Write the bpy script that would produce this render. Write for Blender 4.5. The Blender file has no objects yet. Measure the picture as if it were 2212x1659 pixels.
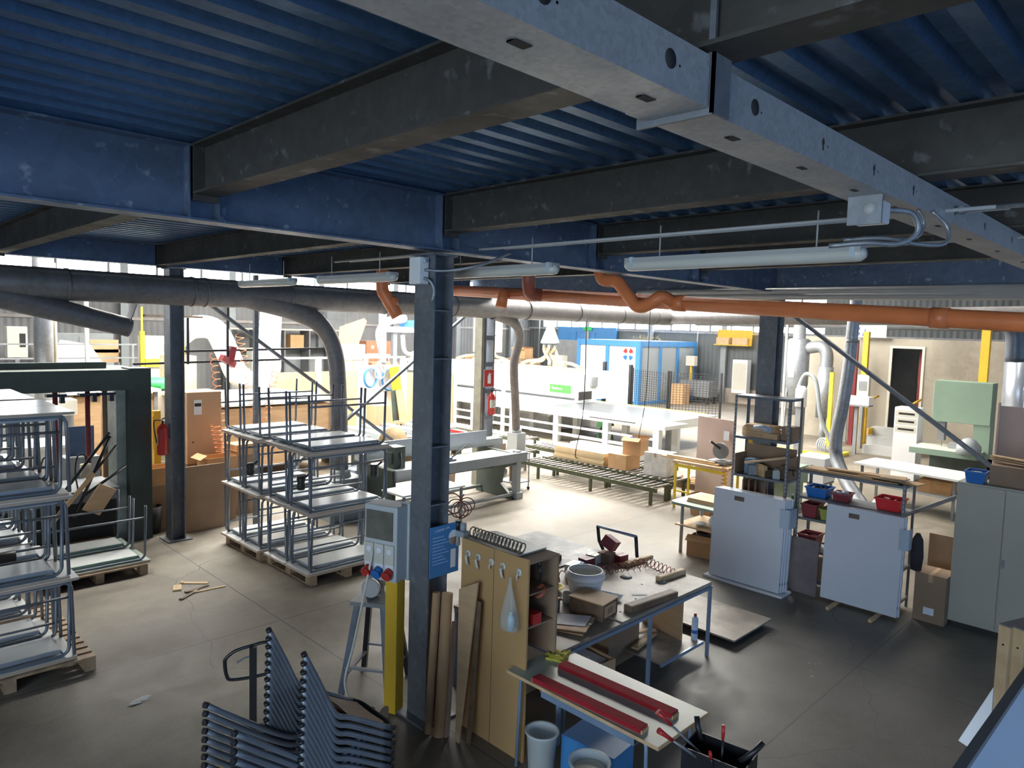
import bpy, math, random
from math import sin, cos, pi, radians, sqrt, atan2, hypot
from mathutils import Vector, Matrix
random.seed(7)
S = bpy.context.scene
COL = S.collection

# ------------------------------------------------------------------ camera
CAM_H = 3.6
F_PX = 1534.0
cam_data = bpy.data.cameras.new('camera')
cam_data.sensor_fit = 'HORIZONTAL'
cam_data.sensor_width = 36.0
cam_data.lens = F_PX / 2212.0 * 36.0
cam_data.clip_start = 0.05
cam_data.clip_end = 300
cam = bpy.data.objects.new('camera', cam_data)
COL.objects.link(cam)
_p, _r, _y = radians(4.553), radians(1.685), radians(45)
_F = Vector((sin(_y)*cos(_p), cos(_y)*cos(_p), -sin(_p)))
_R = Vector((cos(_y), -sin(_y), 0))
_U = _R.cross(_F)
_R2 = _R*cos(_r) + _U*sin(_r)
_U2 = _U*cos(_r) - _R*sin(_r)
cam.matrix_world = Matrix(((_R2.x, _U2.x, -_F.x, 0), (_R2.y, _U2.y, -_F.y, 0), (_R2.z, _U2.z, -_F.z, CAM_H), (0, 0, 0, 1)))
S.camera = cam

# ------------------------------------------------------------------ world, exposure
S.view_settings.view_transform = 'Standard'
S.view_settings.look = 'None'
S.view_settings.gamma = 1.0
S.view_settings.use_curve_mapping = False
S.view_settings.exposure = 0.3
W = bpy.data.worlds.new('world'); S.world = W; W.use_nodes = True
_bg = W.node_tree.nodes['Background']
_bg.inputs[0].default_value = (0.62, 0.78, 1.0, 1)
_bg.inputs[1].default_value = 1.0

# daylight levels (emission of the roof lights and of the glazing)
E_ROOF = 27.0
E_ROOF2 = 46.0
E_ROOF3 = 4.0
E_BACKWIN = 13.0
E_YARD = 1.9
E_YARD2 = 1.0
E_LEFT = 8.0

# ------------------------------------------------------------------ materials
def newmat(name):
    m = bpy.data.materials.new(name); m.use_nodes = True
    nt = m.node_tree
    return m, nt, nt.nodes['Principled BSDF']

def coords(nt, scale=(1, 1, 1)):
    tc = nt.nodes.new('ShaderNodeTexCoord'); mp = nt.nodes.new('ShaderNodeMapping')
    mp.inputs['Scale'].default_value = scale
    nt.links.new(tc.outputs['Object'], mp.inputs[0])
    return mp.outputs[0]

def noise(nt, vec, scale, detail=4, rough=0.55):
    n = nt.nodes.new('ShaderNodeTexNoise')
    n.inputs['Scale'].default_value = scale; n.inputs['Detail'].default_value = detail
    n.inputs['Roughness'].default_value = rough
    nt.links.new(vec, n.inputs['Vector'])
    return n.outputs['Fac']

def ramp(nt, fac, stops):
    r = nt.nodes.new('ShaderNodeValToRGB')
    els = r.color_ramp.elements
    while len(els) < len(stops): els.new(0.5)
    for e, (p, c) in zip(els, stops):
        e.position = p; e.color = (c[0], c[1], c[2], 1)
    nt.links.new(fac, r.inputs[0])
    return r.outputs[0]

def mixc(nt, a, b, fac, mode='MIX'):
    m = nt.nodes.new('ShaderNodeMix'); m.data_type = 'RGBA'; m.blend_type = mode
    for i, v in ((6, a), (7, b)):
        if isinstance(v, tuple): m.inputs[i].default_value = (v[0], v[1], v[2], 1)
        else: nt.links.new(v, m.inputs[i])
    if isinstance(fac, float): m.inputs[0].default_value = fac
    else: nt.links.new(fac, m.inputs[0])
    return m.outputs[2]

def bump(nt, p, h, strength=0.2, dist=0.01):
    b = nt.nodes.new('ShaderNodeBump'); b.inputs['Strength'].default_value = strength
    b.inputs['Distance'].default_value = dist
    nt.links.new(h, b.inputs['Height']); nt.links.new(b.outputs[0], p.inputs['Normal'])

MC = {}
def M(name, col, rough=0.55, metal=0.0, var=0.18, sc=6.0, stretch=(1, 1, 1), bmp=0.0, dirt=None):
    """painted or plain surface whose colour wanders a little"""
    if name in MC: return MC[name]
    m, nt, p = newmat(name)
    v = coords(nt, stretch)
    f = noise(nt, v, sc, 5)
    lo = tuple(c*(1-var) for c in col); hi = tuple(min(1, c*(1+var)) for c in col)
    c = ramp(nt, f, [(0.3, lo), (0.7, hi)])
    if dirt:
        g = noise(nt, v, sc*0.45, 6, 0.7)
        d = ramp(nt, g, [(0.5, (0, 0, 0)), (0.68, (1, 1, 1))])
        c = mixc(nt, c, dirt, d)
    nt.links.new(c, p.inputs['Base Color'])
    p.inputs['Roughness'].default_value = rough; p.inputs['Metallic'].default_value = metal
    if bmp: bump(nt, p, f, bmp)
    MC[name] = m
    return m

def wood(name, a, b, sc=3.0, stretch=(1, 12, 12), rough=0.6):
    if name in MC: return MC[name]
    m, nt, p = newmat(name)
    f = noise(nt, coords(nt, stretch), sc, 6, 0.6)
    c = ramp(nt, f, [(0.3, a), (0.7, b)])
    nt.links.new(c, p.inputs['Base Color']); p.inputs['Roughness'].default_value = rough
    MC[name] = m
    return m

def galv(name, col, metal=0.75, rough=0.45, spangle=22.0, spots=0.0):
    m, nt, p = newmat(name)
    v = coords(nt)
    vo = nt.nodes.new('ShaderNodeTexVoronoi'); vo.inputs['Scale'].default_value = spangle
    nt.links.new(v, vo.inputs['Vector'])
    hs = nt.nodes.new('ShaderNodeSeparateColor'); nt.links.new(vo.outputs['Color'], hs.inputs[0])
    f = noise(nt, v, 2.2, 6, 0.65)
    c1 = ramp(nt, hs.outputs[0], [(0.0, tuple(x*0.9 for x in col)), (1.0, tuple(min(1, x*1.1) for x in col))])
    c2 = ramp(nt, f, [(0.3, (0.80, 0.79, 0.77)), (0.7, (1, 1, 1))])
    c = mixc(nt, c1, c2, 1.0, 'MULTIPLY')
    if spots:
        n2 = noise(nt, v, 9.0, 3, 0.5)
        s = ramp(nt, n2, [(0.62, (0, 0, 0)), (0.72, (1, 1, 1))])
        c = mixc(nt, c, (0.8, 0.82, 0.85), mixc(nt, (0, 0, 0), s, spots))
    nt.links.new(c, p.inputs['Base Color'])
    r = ramp(nt, f, [(0.3, (rough+0.15,)*3), (0.7, (rough-0.08,)*3)])
    nt.links.new(r, p.inputs['Roughness'])
    p.inputs['Metallic'].default_value = metal
    MC[name] = m
    return m

def emit(name, col, strength, frame=None):
    m, nt, p = newmat(name)
    p.inputs['Base Color'].default_value = (col[0]*0.6, col[1]*0.6, col[2]*0.6, 1)
    p.inputs['Emission Color'].default_value = (*col, 1)
    p.inputs['Emission Strength'].default_value = strength
    p.inputs['Roughness'].default_value = 0.4
    MC[name] = m
    return m

def glassy(name, col, alpha=0.35, rough=0.2):
    if name in MC: return MC[name]
    m, nt, p = newmat(name)
    p.inputs['Base Color'].default_value = (*col, 1)
    p.inputs['Roughness'].default_value = rough
    p.inputs['Alpha'].default_value = alpha
    MC[name] = m
    return m

# concrete floor: stains, fine speckle, worn patches, sawn joints and a few cracks
def floor_material():
    m, nt, p = newmat('concrete_floor')
    v = coords(nt)
    a = noise(nt, v, 0.35, 8, 0.6)
    b = noise(nt, v, 2.3, 8, 0.7)
    c = noise(nt, v, 60.0, 3, 0.7)
    base = ramp(nt, a, [(0.32, (0.15, 0.128, 0.098)), (0.5, (0.225, 0.195, 0.152)), (0.68, (0.30, 0.265, 0.215))])
    st = ramp(nt, b, [(0.3, (0.6, 0.58, 0.56)), (0.6, (1, 1, 1))])
    base = mixc(nt, base, st, 1.0, 'MULTIPLY')
    sp = ramp(nt, c, [(0.25, (0.78, 0.78, 0.78)), (0.75, (1.15, 1.15, 1.15))])
    base = mixc(nt, base, sp, 1.0, 'MULTIPLY')
    # darker, cooler grey zone around the benches, with a noisy edge
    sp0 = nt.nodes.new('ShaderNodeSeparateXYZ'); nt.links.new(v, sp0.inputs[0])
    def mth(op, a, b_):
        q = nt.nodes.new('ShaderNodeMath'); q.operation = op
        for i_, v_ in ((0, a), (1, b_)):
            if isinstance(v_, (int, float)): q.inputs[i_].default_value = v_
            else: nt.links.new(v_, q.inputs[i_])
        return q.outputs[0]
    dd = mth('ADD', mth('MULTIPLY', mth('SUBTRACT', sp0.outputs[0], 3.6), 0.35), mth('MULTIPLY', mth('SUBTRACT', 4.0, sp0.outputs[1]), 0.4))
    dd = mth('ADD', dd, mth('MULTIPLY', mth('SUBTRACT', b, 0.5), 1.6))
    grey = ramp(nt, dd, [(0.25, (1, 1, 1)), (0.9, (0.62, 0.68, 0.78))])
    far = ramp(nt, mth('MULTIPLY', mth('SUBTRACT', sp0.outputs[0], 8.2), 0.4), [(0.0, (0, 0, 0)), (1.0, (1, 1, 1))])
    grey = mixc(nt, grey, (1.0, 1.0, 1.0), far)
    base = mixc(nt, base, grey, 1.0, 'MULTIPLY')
    w = noise(nt, v, 1.1, 4, 0.8)
    wr = ramp(nt, w, [(0.7, (0, 0, 0)), (0.74, (0.5, 0.5, 0.5))])
    base = mixc(nt, base, (0.5, 0.48, 0.45), wr)
    # sawn joints
    sep = nt.nodes.new('ShaderNodeSeparateXYZ'); nt.links.new(v, sep.inputs[0])
    wob = nt.nodes.new('ShaderNodeMath'); wob.operation = 'MULTIPLY'; wob.inputs[1].default_value = 0.03
    nt.links.new(b, wob.inputs[0])
    masks = []
    for ax, off, JP in ((0, JX, JPX), (1, JY, JPY)):
        ad = nt.nodes.new('ShaderNodeMath'); ad.operation = 'ADD'; ad.inputs[1].default_value = off
        nt.links.new(sep.outputs[ax], ad.inputs[0])
        a2 = nt.nodes.new('ShaderNodeMath'); a2.operation = 'ADD'
        nt.links.new(ad.outputs[0], a2.inputs[0]); nt.links.new(wob.outputs[0], a2.inputs[1])
        pp = nt.nodes.new('ShaderNodeMath'); pp.operation = 'PINGPONG'; pp.inputs[1].default_value = JP/2
        nt.links.new(a2.outputs[0], pp.inputs[0])
        lt = nt.nodes.new('ShaderNodeMath'); lt.operation = 'LESS_THAN'; lt.inputs[1].default_value = 0.008
        nt.links.new(pp.outputs[0], lt.inputs[0]); masks.append(lt.outputs[0])
    vo = nt.nodes.new('ShaderNodeTexVoronoi'); vo.feature = 'DISTANCE_TO_EDGE'; vo.inputs['Scale'].default_value = 0.32
    dv = nt.nodes.new('ShaderNodeTexNoise'); dv.inputs['Scale'].default_value = 1.5; dv.inputs['Detail'].default_value = 6
    nt.links.new(v, dv.inputs['Vector'])
    va = nt.nodes.new('ShaderNodeMixRGB'); va.inputs[0].default_value = 0.25
    nt.links.new(v, va.inputs[1]); nt.links.new(dv.outputs['Color'], va.inputs[2])
    nt.links.new(va.outputs[0], vo.inputs['Vector'])
    cl = nt.nodes.new('ShaderNodeMath'); cl.operation = 'LESS_THAN'; cl.inputs[1].default_value = 0.0007
    nt.links.new(vo.outputs['Distance'], cl.inputs[0])
    mx = nt.nodes.new('ShaderNodeMath'); mx.operation = 'MAXIMUM'
    nt.links.new(masks[0], mx.inputs[0]); nt.links.new(masks[1], mx.inputs[1])
    mx2 = nt.nodes.new('ShaderNodeMath'); mx2.operation = 'MAXIMUM'
    nt.links.new(mx.outputs[0], mx2.inputs[0]); nt.links.new(cl.outputs[0], mx2.inputs[1])
    base = mixc(nt, base, (0.085, 0.075, 0.065), mx2.outputs[0])
    nt.links.new(base, p.inputs['Base Color'])
    r = ramp(nt, b, [(0.3, (0.42,)*3), (0.7, (0.68,)*3)])
    nt.links.new(r, p.inputs['Roughness'])
    bump(nt, p, b, 0.15, 0.01)
    return m
JX, JY, JPX, JPY = -3.98, -7.8, 4.1, 5.2

# ------------------------------------------------------------------ mesh builder
class MB:
    def __init__(s): s.v = []; s.f = []; s.sm = []; s.mt = []; s.m = 0
    def add(s, vs, fs, smooth=False):
        n = len(s.v); s.v.extend([tuple(v) for v in vs])
        for f in fs: s.f.append(tuple(i+n for i in f)); s.sm.append(smooth); s.mt.append(s.m)
        return s
    def b(s, x0, x1, y0, y1, z0, z1):
        vs = [(x, y, z) for z in (z0, z1) for y in (y0, y1) for x in (x0, x1)]
        return s.add(vs, [(0, 2, 3, 1), (4, 5, 7, 6), (0, 1, 5, 4), (2, 6, 7, 3), (0, 4, 6, 2), (1, 3, 7, 5)])
    def box(s, c, d, rx=0, ry=0, rz=0):
        mt = Matrix.Translation(c) @ Matrix.Rotation(rz, 4, 'Z') @ Matrix.Rotation(ry, 4, 'Y') @ Matrix.Rotation(rx, 4, 'X')
        h = [q/2 for q in d]
        vs = [mt @ Vector((x, y, z)) for z in (-h[2], h[2]) for y in (-h[1], h[1]) for x in (-h[0], h[0])]
        return s.add(vs, [(0, 2, 3, 1), (4, 5, 7, 6), (0, 1, 5, 4), (2, 6, 7, 3), (0, 4, 6, 2), (1, 3, 7, 5)])
    def bar(s, p, q, w, h, up=(0, 0, 1)):
        p = Vector(p); q = Vector(q); d = (q-p).normalized(); u = Vector(up)
        if abs(d.dot(u)) > 0.98: u = Vector((1, 0, 0))
        a = d.cross(u).normalized(); c = a.cross(d).normalized()
        vs = []
        for e in (p, q):
            for i, j in ((-1, -1), (1, -1), (1, 1), (-1, 1)): vs.append(e + a*(w/2*i) + c*(h/2*j))
        return s.add(vs, [(0, 1, 2, 3), (7, 6, 5, 4), (0, 4, 5, 1), (1, 5, 6, 2), (2, 6, 7, 3), (3, 7, 4, 0)])
    def tube(s, pts, r, seg=8, caps=True, closed=False):
        P = [Vector(p) for p in pts]; n = len(P)
        R = r if isinstance(r, (list, tuple)) else [r]*n
        T = []
        for i in range(n):
            if closed: t = P[(i+1) % n]-P[i-1]
            elif i == 0: t = P[1]-P[0]
            elif i == n-1: t = P[-1]-P[-2]
            else: t = (P[i+1]-P[i]).normalized()+(P[i]-P[i-1]).normalized()
            T.append(t.normalized() if t.length > 1e-9 else Vector((0, 0, 1)))
        u = Vector((0, 0, 1))
        if abs(T[0].dot(u)) > 0.9: u = Vector((1, 0, 0))
        a = T[0].cross(u).normalized(); vs = []
        for i in range(n):
            a = (a - T[i]*a.dot(T[i]))
            if a.length < 1e-6: a = T[i].orthogonal()
            a.normalize(); c = T[i].cross(a)
            for k in range(seg):
                g = 2*pi*k/seg; vs.append(P[i] + (a*cos(g)+c*sin(g))*R[i])
        fs = []
        for i in range(n if closed else n-1):
            j = (i+1) % n
            for k in range(seg):
                k2 = (k+1) % seg
                fs.append((i*seg+k, i*seg+k2, j*seg+k2, j*seg+k))
        s.add(vs, fs, True)
        if caps and not closed:
            n0 = len(s.v)-n*seg
            s.f.append(tuple(n0+k for k in reversed(range(seg)))); s.sm.append(False); s.mt.append(s.m)
            s.f.append(tuple(n0+(n-1)*seg+k for k in range(seg))); s.sm.append(False); s.mt.append(s.m)
        return s
    def cyl(s, p, q, r, r2=None, seg=16, caps=True):
        return s.tube([p, q], [r, r if r2 is None else r2], seg, caps)
    def lathe(s, prof, c=(0, 0, 0), seg=24, axis='z'):
        vs = []; n = len(prof)
        for r, h in prof:
            for k in range(seg):
                g = 2*pi*k/seg
                if axis == 'z': vs.append((c[0]+r*cos(g), c[1]+r*sin(g), c[2]+h))
                elif axis == 'y': vs.append((c[0]+r*cos(g), c[1]+h, c[2]+r*sin(g)))
                else: vs.append((c[0]+h, c[1]+r*cos(g), c[2]+r*sin(g)))
        fs = [(i*seg+k, i*seg+(k+1) % seg, (i+1)*seg+(k+1) % seg, (i+1)*seg+k) for i in range(n-1) for k in range(seg)]
        s.add(vs, fs, True)
        n0 = len(s.v)-n*seg
        if prof[0][0] > 1e-4: s.f.append(tuple(n0+k for k in reversed(range(seg)))); s.sm.append(False); s.mt.append(s.m)
        if prof[-1][0] > 1e-4: s.f.append(tuple(n0+(n-1)*seg+k for k in range(seg))); s.sm.append(False); s.mt.append(s.m)
        return s
    def prism(s, poly, a0, a1, axis='z'):
        n = len(poly)
        def mk(p, a):
            return (p[0], p[1], a) if axis == 'z' else ((p[0], a, p[1]) if axis == 'y' else (a, p[0], p[1]))
        vs = [mk(p, a0) for p in poly]+[mk(p, a1) for p in poly]
        fs = [tuple(reversed(range(n))), tuple(range(n, 2*n))]+[(i, (i+1) % n, n+(i+1) % n, n+i) for i in range(n)]
        return s.add(vs, fs)
    def xf(s, mat, start=0):
        for i in range(start, len(s.v)): s.v[i] = tuple(mat @ Vector(s.v[i]))
        return s
    def build(s, name, mat, parent=None, loc=None, bev=0):
        me = bpy.data.meshes.new(name); me.from_pydata(s.v, [], s.f)
        for q in (mat if isinstance(mat, (list, tuple)) else [mat]): me.materials.append(q)
        me.polygons.foreach_set('use_smooth', s.sm)
        me.polygons.foreach_set('material_index', s.mt)
        me.update()
        o = bpy.data.objects.new(name, me); COL.objects.link(o)
        if parent is not None: o.parent = parent
        if loc is not None: o.location = loc
        if bev:
            md = o.modifiers.new('bevel', 'BEVEL'); md.width = bev; md.segments = 2; md.limit_method = 'ANGLE'
        return o

def tag(o, label=None, cat=None, group=None, kind=None):
    if label: o['label'] = label
    if cat: o['category'] = cat
    if group: o['group'] = group
    if kind: o['kind'] = kind
    return o

def thing(name, label, cat, loc=(0, 0, 0), rz=0.0, group=None):
    o = bpy.data.objects.new(name, None); COL.objects.link(o)
    o.empty_display_size = 0.1
    o.location = loc; o.rotation_euler = (0, 0, rz)
    return tag(o, label, cat, group)

def one(name, mb, mat, label, cat, loc=(0, 0, 0), rz=0.0, group=None, bev=0):
    o = mb.build(name, mat, None, loc, bev); o.rotation_euler = (0, 0, rz)
    return tag(o, label, cat, group)

def struct(name, mb, mat, loc=(0, 0, 0)):
    return tag(mb.build(name, mat, None, loc), kind='structure')

def dup(root, loc, rz=None, label=None, group=None, rot=None):
    r = root.copy(); COL.objects.link(r); r.location = loc
    if rz is not None: r.rotation_euler = (0, 0, rz)
    if rot is not None: r.rotation_euler = rot
    if label: r['label'] = label
    if group: r['group'] = group
    for ch in list(root.children):
        c = ch.copy(); COL.objects.link(c); c.parent = r
        for g in list(ch.children):
            d = g.copy(); COL.objects.link(d); d.parent = c
    return r

def arc(c, r, a0, a1, n, plane='xz'):
    out = []
    for i in range(n+1):
        a = a0+(a1-a0)*i/n
        u, w = r*cos(a), r*sin(a)
        if plane == 'xz': out.append((c[0]+u, c[1], c[2]+w))
        elif plane == 'xy': out.append((c[0]+u, c[1]+w, c[2]))
        else: out.append((c[0], c[1]+u, c[2]+w))
    return out

def smooth_path(pts, n=8):
    """Catmull-Rom through the points"""
    P = [Vector(p) for p in pts]; P = [P[0]*2-P[1]]+P+[P[-1]*2-P[-2]]; out = []
    for i in range(1, len(P)-2):
        for k in range(n):
            t = k/n
            a, b, c, d = P[i-1], P[i], P[i+1], P[i+2]
            out.append(0.5*((2*b)+(c-a)*t+(2*a-5*b+4*c-d)*t*t+(3*b-a-3*c+d)*t**3))
    out.append(P[-2])
    return out

def coil(p, q, r, turns, wr, seg=5, per=10, sag=0.0, flat=1.0):
    p = Vector(p); q = Vector(q); d = (q-p); L = d.length; d.normalize()
    a = d.orthogonal().normalized(); b = d.cross(a); pts = []
    n = int(turns*per)
    for i in range(n+1):
        t = i/n; g = 2*pi*turns*t
        c = p+(q-p)*t - Vector((0, 0, 1))*sag*4*t*(1-t)
        pts.append(c+(a*cos(g)+b*sin(g))*r)
    m = MB(); m.tube(pts, wr, seg)
    return m

def text_mesh(txt, size, name, mat, parent, loc, rot, ext=0.002):
    cu = bpy.data.curves.new(name, 'FONT'); cu.body = txt; cu.size = size; cu.extrude = ext
    cu.align_x = 'CENTER'; cu.align_y = 'CENTER'
    tmp = bpy.data.objects.new(name+'_tmp', cu); COL.objects.link(tmp)
    dg = bpy.context.evaluated_depsgraph_get()
    me = bpy.data.meshes.new_from_object(tmp.evaluated_get(dg))
    bpy.data.objects.remove(tmp); bpy.data.curves.remove(cu)
    me.materials.clear(); me.materials.append(mat)
    o = bpy.data.objects.new(name, me); COL.objects.link(o)
    if parent is not None: o.parent = parent
    o.location = loc; o.rotation_euler = rot
    return o

# palette
m_girder = galv('galvanised_blue_grey', (0.15, 0.20, 0.29), 0.55, 0.45, 14, 0.35)
m_beam = galv('galvanised_dull', (0.075, 0.069, 0.060), 0.35, 0.6, 20, 0.12)
m_deck = galv('galvanised_deck', (0.15, 0.27, 0.46), 0.75, 0.38, 34)
m_channel = galv('galvanised_channel', (0.46, 0.47, 0.48), 0.35, 0.5, 60)
m_duct = galv('galvanised_duct', (0.19, 0.185, 0.19), 0.5, 0.5, 18)
m_ductl = galv('galvanised_bright_duct', (0.32, 0.34, 0.37), 0.55, 0.42, 26)
m_colm = galv('steel_column_grey', (0.21, 0.225, 0.25), 0.4, 0.5, 16, 0.15)
m_tube = M('grey_blue_tube', (0.19, 0.21, 0.24), 0.38, 0.3, 0.12, 4)
m_tray = M('grey_tray', (0.36, 0.39, 0.43), 0.42, 0.2, 0.08, 3)
m_top = M('white_laminate', (0.72, 0.74, 0.73), 0.22, 0, 0.03, 2)
m_edge = M('beech_edge', (0.50, 0.37, 0.26), 0.5, 0, 0.1, 8)
m_pallet = wood('pallet_wood', (0.26, 0.17, 0.10), (0.44, 0.31, 0.19), 4, (2, 2, 2))
m_card = M('cardboard', (0.54, 0.32, 0.155), 0.8, 0, 0.10, 3)
m_carddk = M('cardboard_dark', (0.30, 0.20, 0.125), 0.8, 0, 0.12, 3)
m_ply = M('plywood_tan', (0.54, 0.355, 0.195), 0.65, 0, 0.12, 2, (1, 1, 6))
m_mdf = M('mdf_brown', (0.50, 0.30, 0.125), 0.6, 0, 0.10, 1.2)
m_white = M('white_paint', (0.78, 0.79, 0.80), 0.35, 0, 0.03, 2)
m_cream = M('cream_paint', (0.62, 0.59, 0.50), 0.45, 0, 0.05, 2)
m_black = M('black_plastic', (0.022, 0.022, 0.024), 0.4, 0, 0.2, 4)
m_blackm = M('black_metal', (0.03, 0.03, 0.033), 0.32, 0.3, 0.2, 4)
m_red = M('red_paint', (0.52, 0.035, 0.03), 0.35, 0, 0.08, 3)
m_orange = M('orange_pvc', (0.80, 0.235, 0.08), 0.4, 0, 0.12, 3)
m_yellow = M('yellow_paint', (0.72, 0.43, 0.03), 0.45, 0, 0.08, 3)
m_yellowb = M('bright_yellow_paint', (0.85, 0.66, 0.04), 0.45, 0, 0.05, 3)
m_green = M('sage_green_paint', (0.26, 0.36, 0.27), 0.5, 0, 0.07, 2)
m_dgreen = M('dark_green_paint', (0.065, 0.085, 0.072), 0.5, 0.1, 0.15, 3)
m_blue = M('blue_paint', (0.06, 0.24, 0.52), 0.45, 0, 0.06, 2)
m_bluebin = M('blue_bin', (0.02, 0.16, 0.50), 0.4, 0, 0.06, 2)
m_redbin = M('red_bin', (0.70, 0.03, 0.035), 0.35, 0, 0.06, 2)
m_greypaint = M('grey_machine_paint', (0.34, 0.37, 0.38), 0.45, 0.1, 0.08, 3)
m_midgrey = M('mid_grey_paint', (0.22, 0.23, 0.24), 0.5, 0.1, 0.12, 3)
m_olive = M('olive_conveyor', (0.085, 0.095, 0.055), 0.5, 0.3, 0.15, 3)
m_roller = M('roller_steel', (0.33, 0.31, 0.30), 0.4, 0.4, 0.1, 5)
m_cab = M('beige_cabinet', (0.40, 0.385, 0.32), 0.5, 0.05, 0.05, 2)
m_paper = M('paper', (0.75, 0.78, 0.85), 0.7, 0, 0.03, 2)
m_benchtop = M('worn_bench_top', (0.26, 0.225, 0.185), 0.5, 0, 0.3, 3, dirt=(0.42, 0.39, 0.35))
m_benchleg = M('blue_grey_steel', (0.24, 0.32, 0.44), 0.4, 0.2, 0.1, 4)
m_ltable = M('pale_green_top', (0.44, 0.50, 0.42), 0.35, 0, 0.07, 3)
m_redfelt = M('red_felt', (0.36, 0.012, 0.02), 0.9, 0, 0.15, 10)
m_plastic = glassy('cloudy_plastic', (0.72, 0.75, 0.72), 0.72, 0.4)
m_bag = glassy('clear_bag', (0.70, 0.74, 0.70), 0.26, 0.1)
m_hose = M('cream_hose', (0.72, 0.62, 0.44), 0.6, 0, 0.08, 6)
m_redhose = M('red_brown_hose', (0.38, 0.10, 0.055), 0.45, 0, 0.1, 5)
m_orhose = M('orange_hose', (0.80, 0.27, 0.10), 0.45, 0, 0.1, 5)
m_dwood = wood('dark_wood', (0.10, 0.065, 0.035), (0.2, 0.13, 0.08), 4, (2, 2, 2))
m_lwood = wood('light_wood', (0.52, 0.34, 0.17), (0.70, 0.50, 0.29), 4, (2, 2, 2))
m_lampb = M('lamp_diffuser', (0.60, 0.60, 0.54), 0.25, 0, 0.06, 2)
m_conduit = M('grey_conduit', (0.42, 0.42, 0.41), 0.45, 0, 0.05, 3)
m_dark = M('dark_inside', (0.03, 0.028, 0.026), 0.8, 0, 0.2, 3)
m_maroon = M('maroon_paint', (0.26, 0.04, 0.05), 0.5, 0, 0.1, 3)
# ================================================================== SETTING
XL, XR, YF, YB = -8.0, 34.5, -9.0, 33.0
ROOF = 7.6
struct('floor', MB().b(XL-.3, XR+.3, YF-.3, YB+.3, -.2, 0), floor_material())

# corrugated sheet walls
def sheet_mat(name, col, per, axis):
    m, nt, p = newmat(name)
    v = coords(nt)
    sep = nt.nodes.new('ShaderNodeSeparateXYZ'); nt.links.new(v, sep.inputs[0])
    mu = nt.nodes.new('ShaderNodeMath'); mu.operation = 'MULTIPLY'; mu.inputs[1].default_value = 2*pi/per
    nt.links.new(sep.outputs[axis], mu.inputs[0])
    sn = nt.nodes.new('ShaderNodeMath'); sn.operation = 'SINE'; nt.links.new(mu.outputs[0], sn.inputs[0])
    f = noise(nt, v, 0.5, 6, 0.6)
    c = ramp(nt, f, [(0.3, tuple(x*.8 for x in col)), (0.7, tuple(x*1.15 for x in col))])
    nt.links.new(c, p.inputs['Base Color']); p.inputs['Roughness'].default_value = 0.6
    bump(nt, p, sn.outputs[0], 0.6, 0.02)
    return m
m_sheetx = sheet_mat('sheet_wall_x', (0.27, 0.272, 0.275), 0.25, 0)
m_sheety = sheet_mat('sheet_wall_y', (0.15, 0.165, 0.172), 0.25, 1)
m_plinth = M('plinth_concrete', (0.40, 0.34, 0.29), 0.8, 0, 0.12, 1)

# back wall with the strip window z 4.95-6.3
w = MB(); w.b(XL, XR+.3, YB, YB+.3, 0, 4.95); w.b(XL, XR+.3, YB, YB+.3, 6.3, ROOF)
struct('wall_back', w, m_sheetx)
w = MB(); w.b(XR, XR+.3, YF, YB, 0, 3.72); w.b(XR, XR+.3, YF, 13.5, 3.72, ROOF); w.b(XR, XR+.3, 13.5, YB, 5.9, ROOF); w.b(XR, XR+.3, 31.8, YB, 3.72, 5.9)
struct('wall_far', w, m_sheety)
w = MB(); w.b(XL-.3, XL, YF, -6, 0, ROOF); w.b(XL-.3, XL, 3, YB+.3, 0, ROOF); w.b(XL-.3, XL, -6, 3, 0, .8); w.b(XL-.3, XL, -6, 3, 4.3, ROOF)
struct('wall_left', w, m_sheety)
o = struct('window_20', MB().b(XL-.2, XL-.16, -6, 3, .8, 4.3), emit('left_fill_daylight', (.68, .84, 1.0), E_LEFT))  # unseen window, added to brighten the faces turned to the left wall
f = MB()
for y in (-6, -3, 0, 3): f.b(XL-.14, XL-.06, y-.05, y+.05, .8, 4.3)
f.b(XL-.14, XL-.06, -6, 3, 2.4, 2.5)
f.build('window_frame', m_frame if 'm_frame' in globals() else M('window_frame_grey', (0.25, 0.26, 0.27), 0.5), o)
# front wall behind the camera with three wide yard openings
w = MB()
FW = [(-4.0, -1.0), (0.5, 5.5), (7.0, 10.4), (13, 17), (19, 23), (26, 31)]
xs = [XL] + [q for ab in FW for q in ab] + [XR+.3]
for i in range(0, len(xs), 2): w.b(xs[i], xs[i+1], YF-.3, YF, 0, ROOF)
for a, b_ in FW: w.b(a, b_, YF-.3, YF, 0, 0.9); w.b(a, b_, YF-.3, YF, 4.3, ROOF)
struct('wall_front', w, m_sheetx)
m_yard = emit('yard_daylight', (0.26, 0.52, 1.0), E_YARD)
m_yard2 = emit('yard_daylight_far', (0.55, 0.75, 1.0), E_YARD2*2)
m_yard3 = emit('yard_daylight_left', (0.26, 0.52, 1.0), E_YARD*0.5)
m_win = emit('window_daylight', (0.93, 0.97, 1.0), E_BACKWIN)
m_frame = M('window_frame_grey', (0.25, 0.26, 0.27), 0.5)
for i, (a, b_) in enumerate(FW):
    o = struct('window_%d' % (i+1), MB().b(a, b_, YF-.2, YF-.16, 0.9, 4.3), [m_yard3, m_yard, m_yard, m_yard2, m_yard2, m_yard2][i])
    f = MB()
    n = 3
    for k in range(n+1):
        x = a+(b_-a)*k/n; f.b(x-.04, x+.04, YF-.15, YF-.07, .9, 4.3)
    f.b(a, b_, YF-.15, YF-.07, .9, 1.0); f.b(a, b_, YF-.15, YF-.07, 4.2, 4.3)
    f.build('window_frame', m_frame, o)
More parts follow.
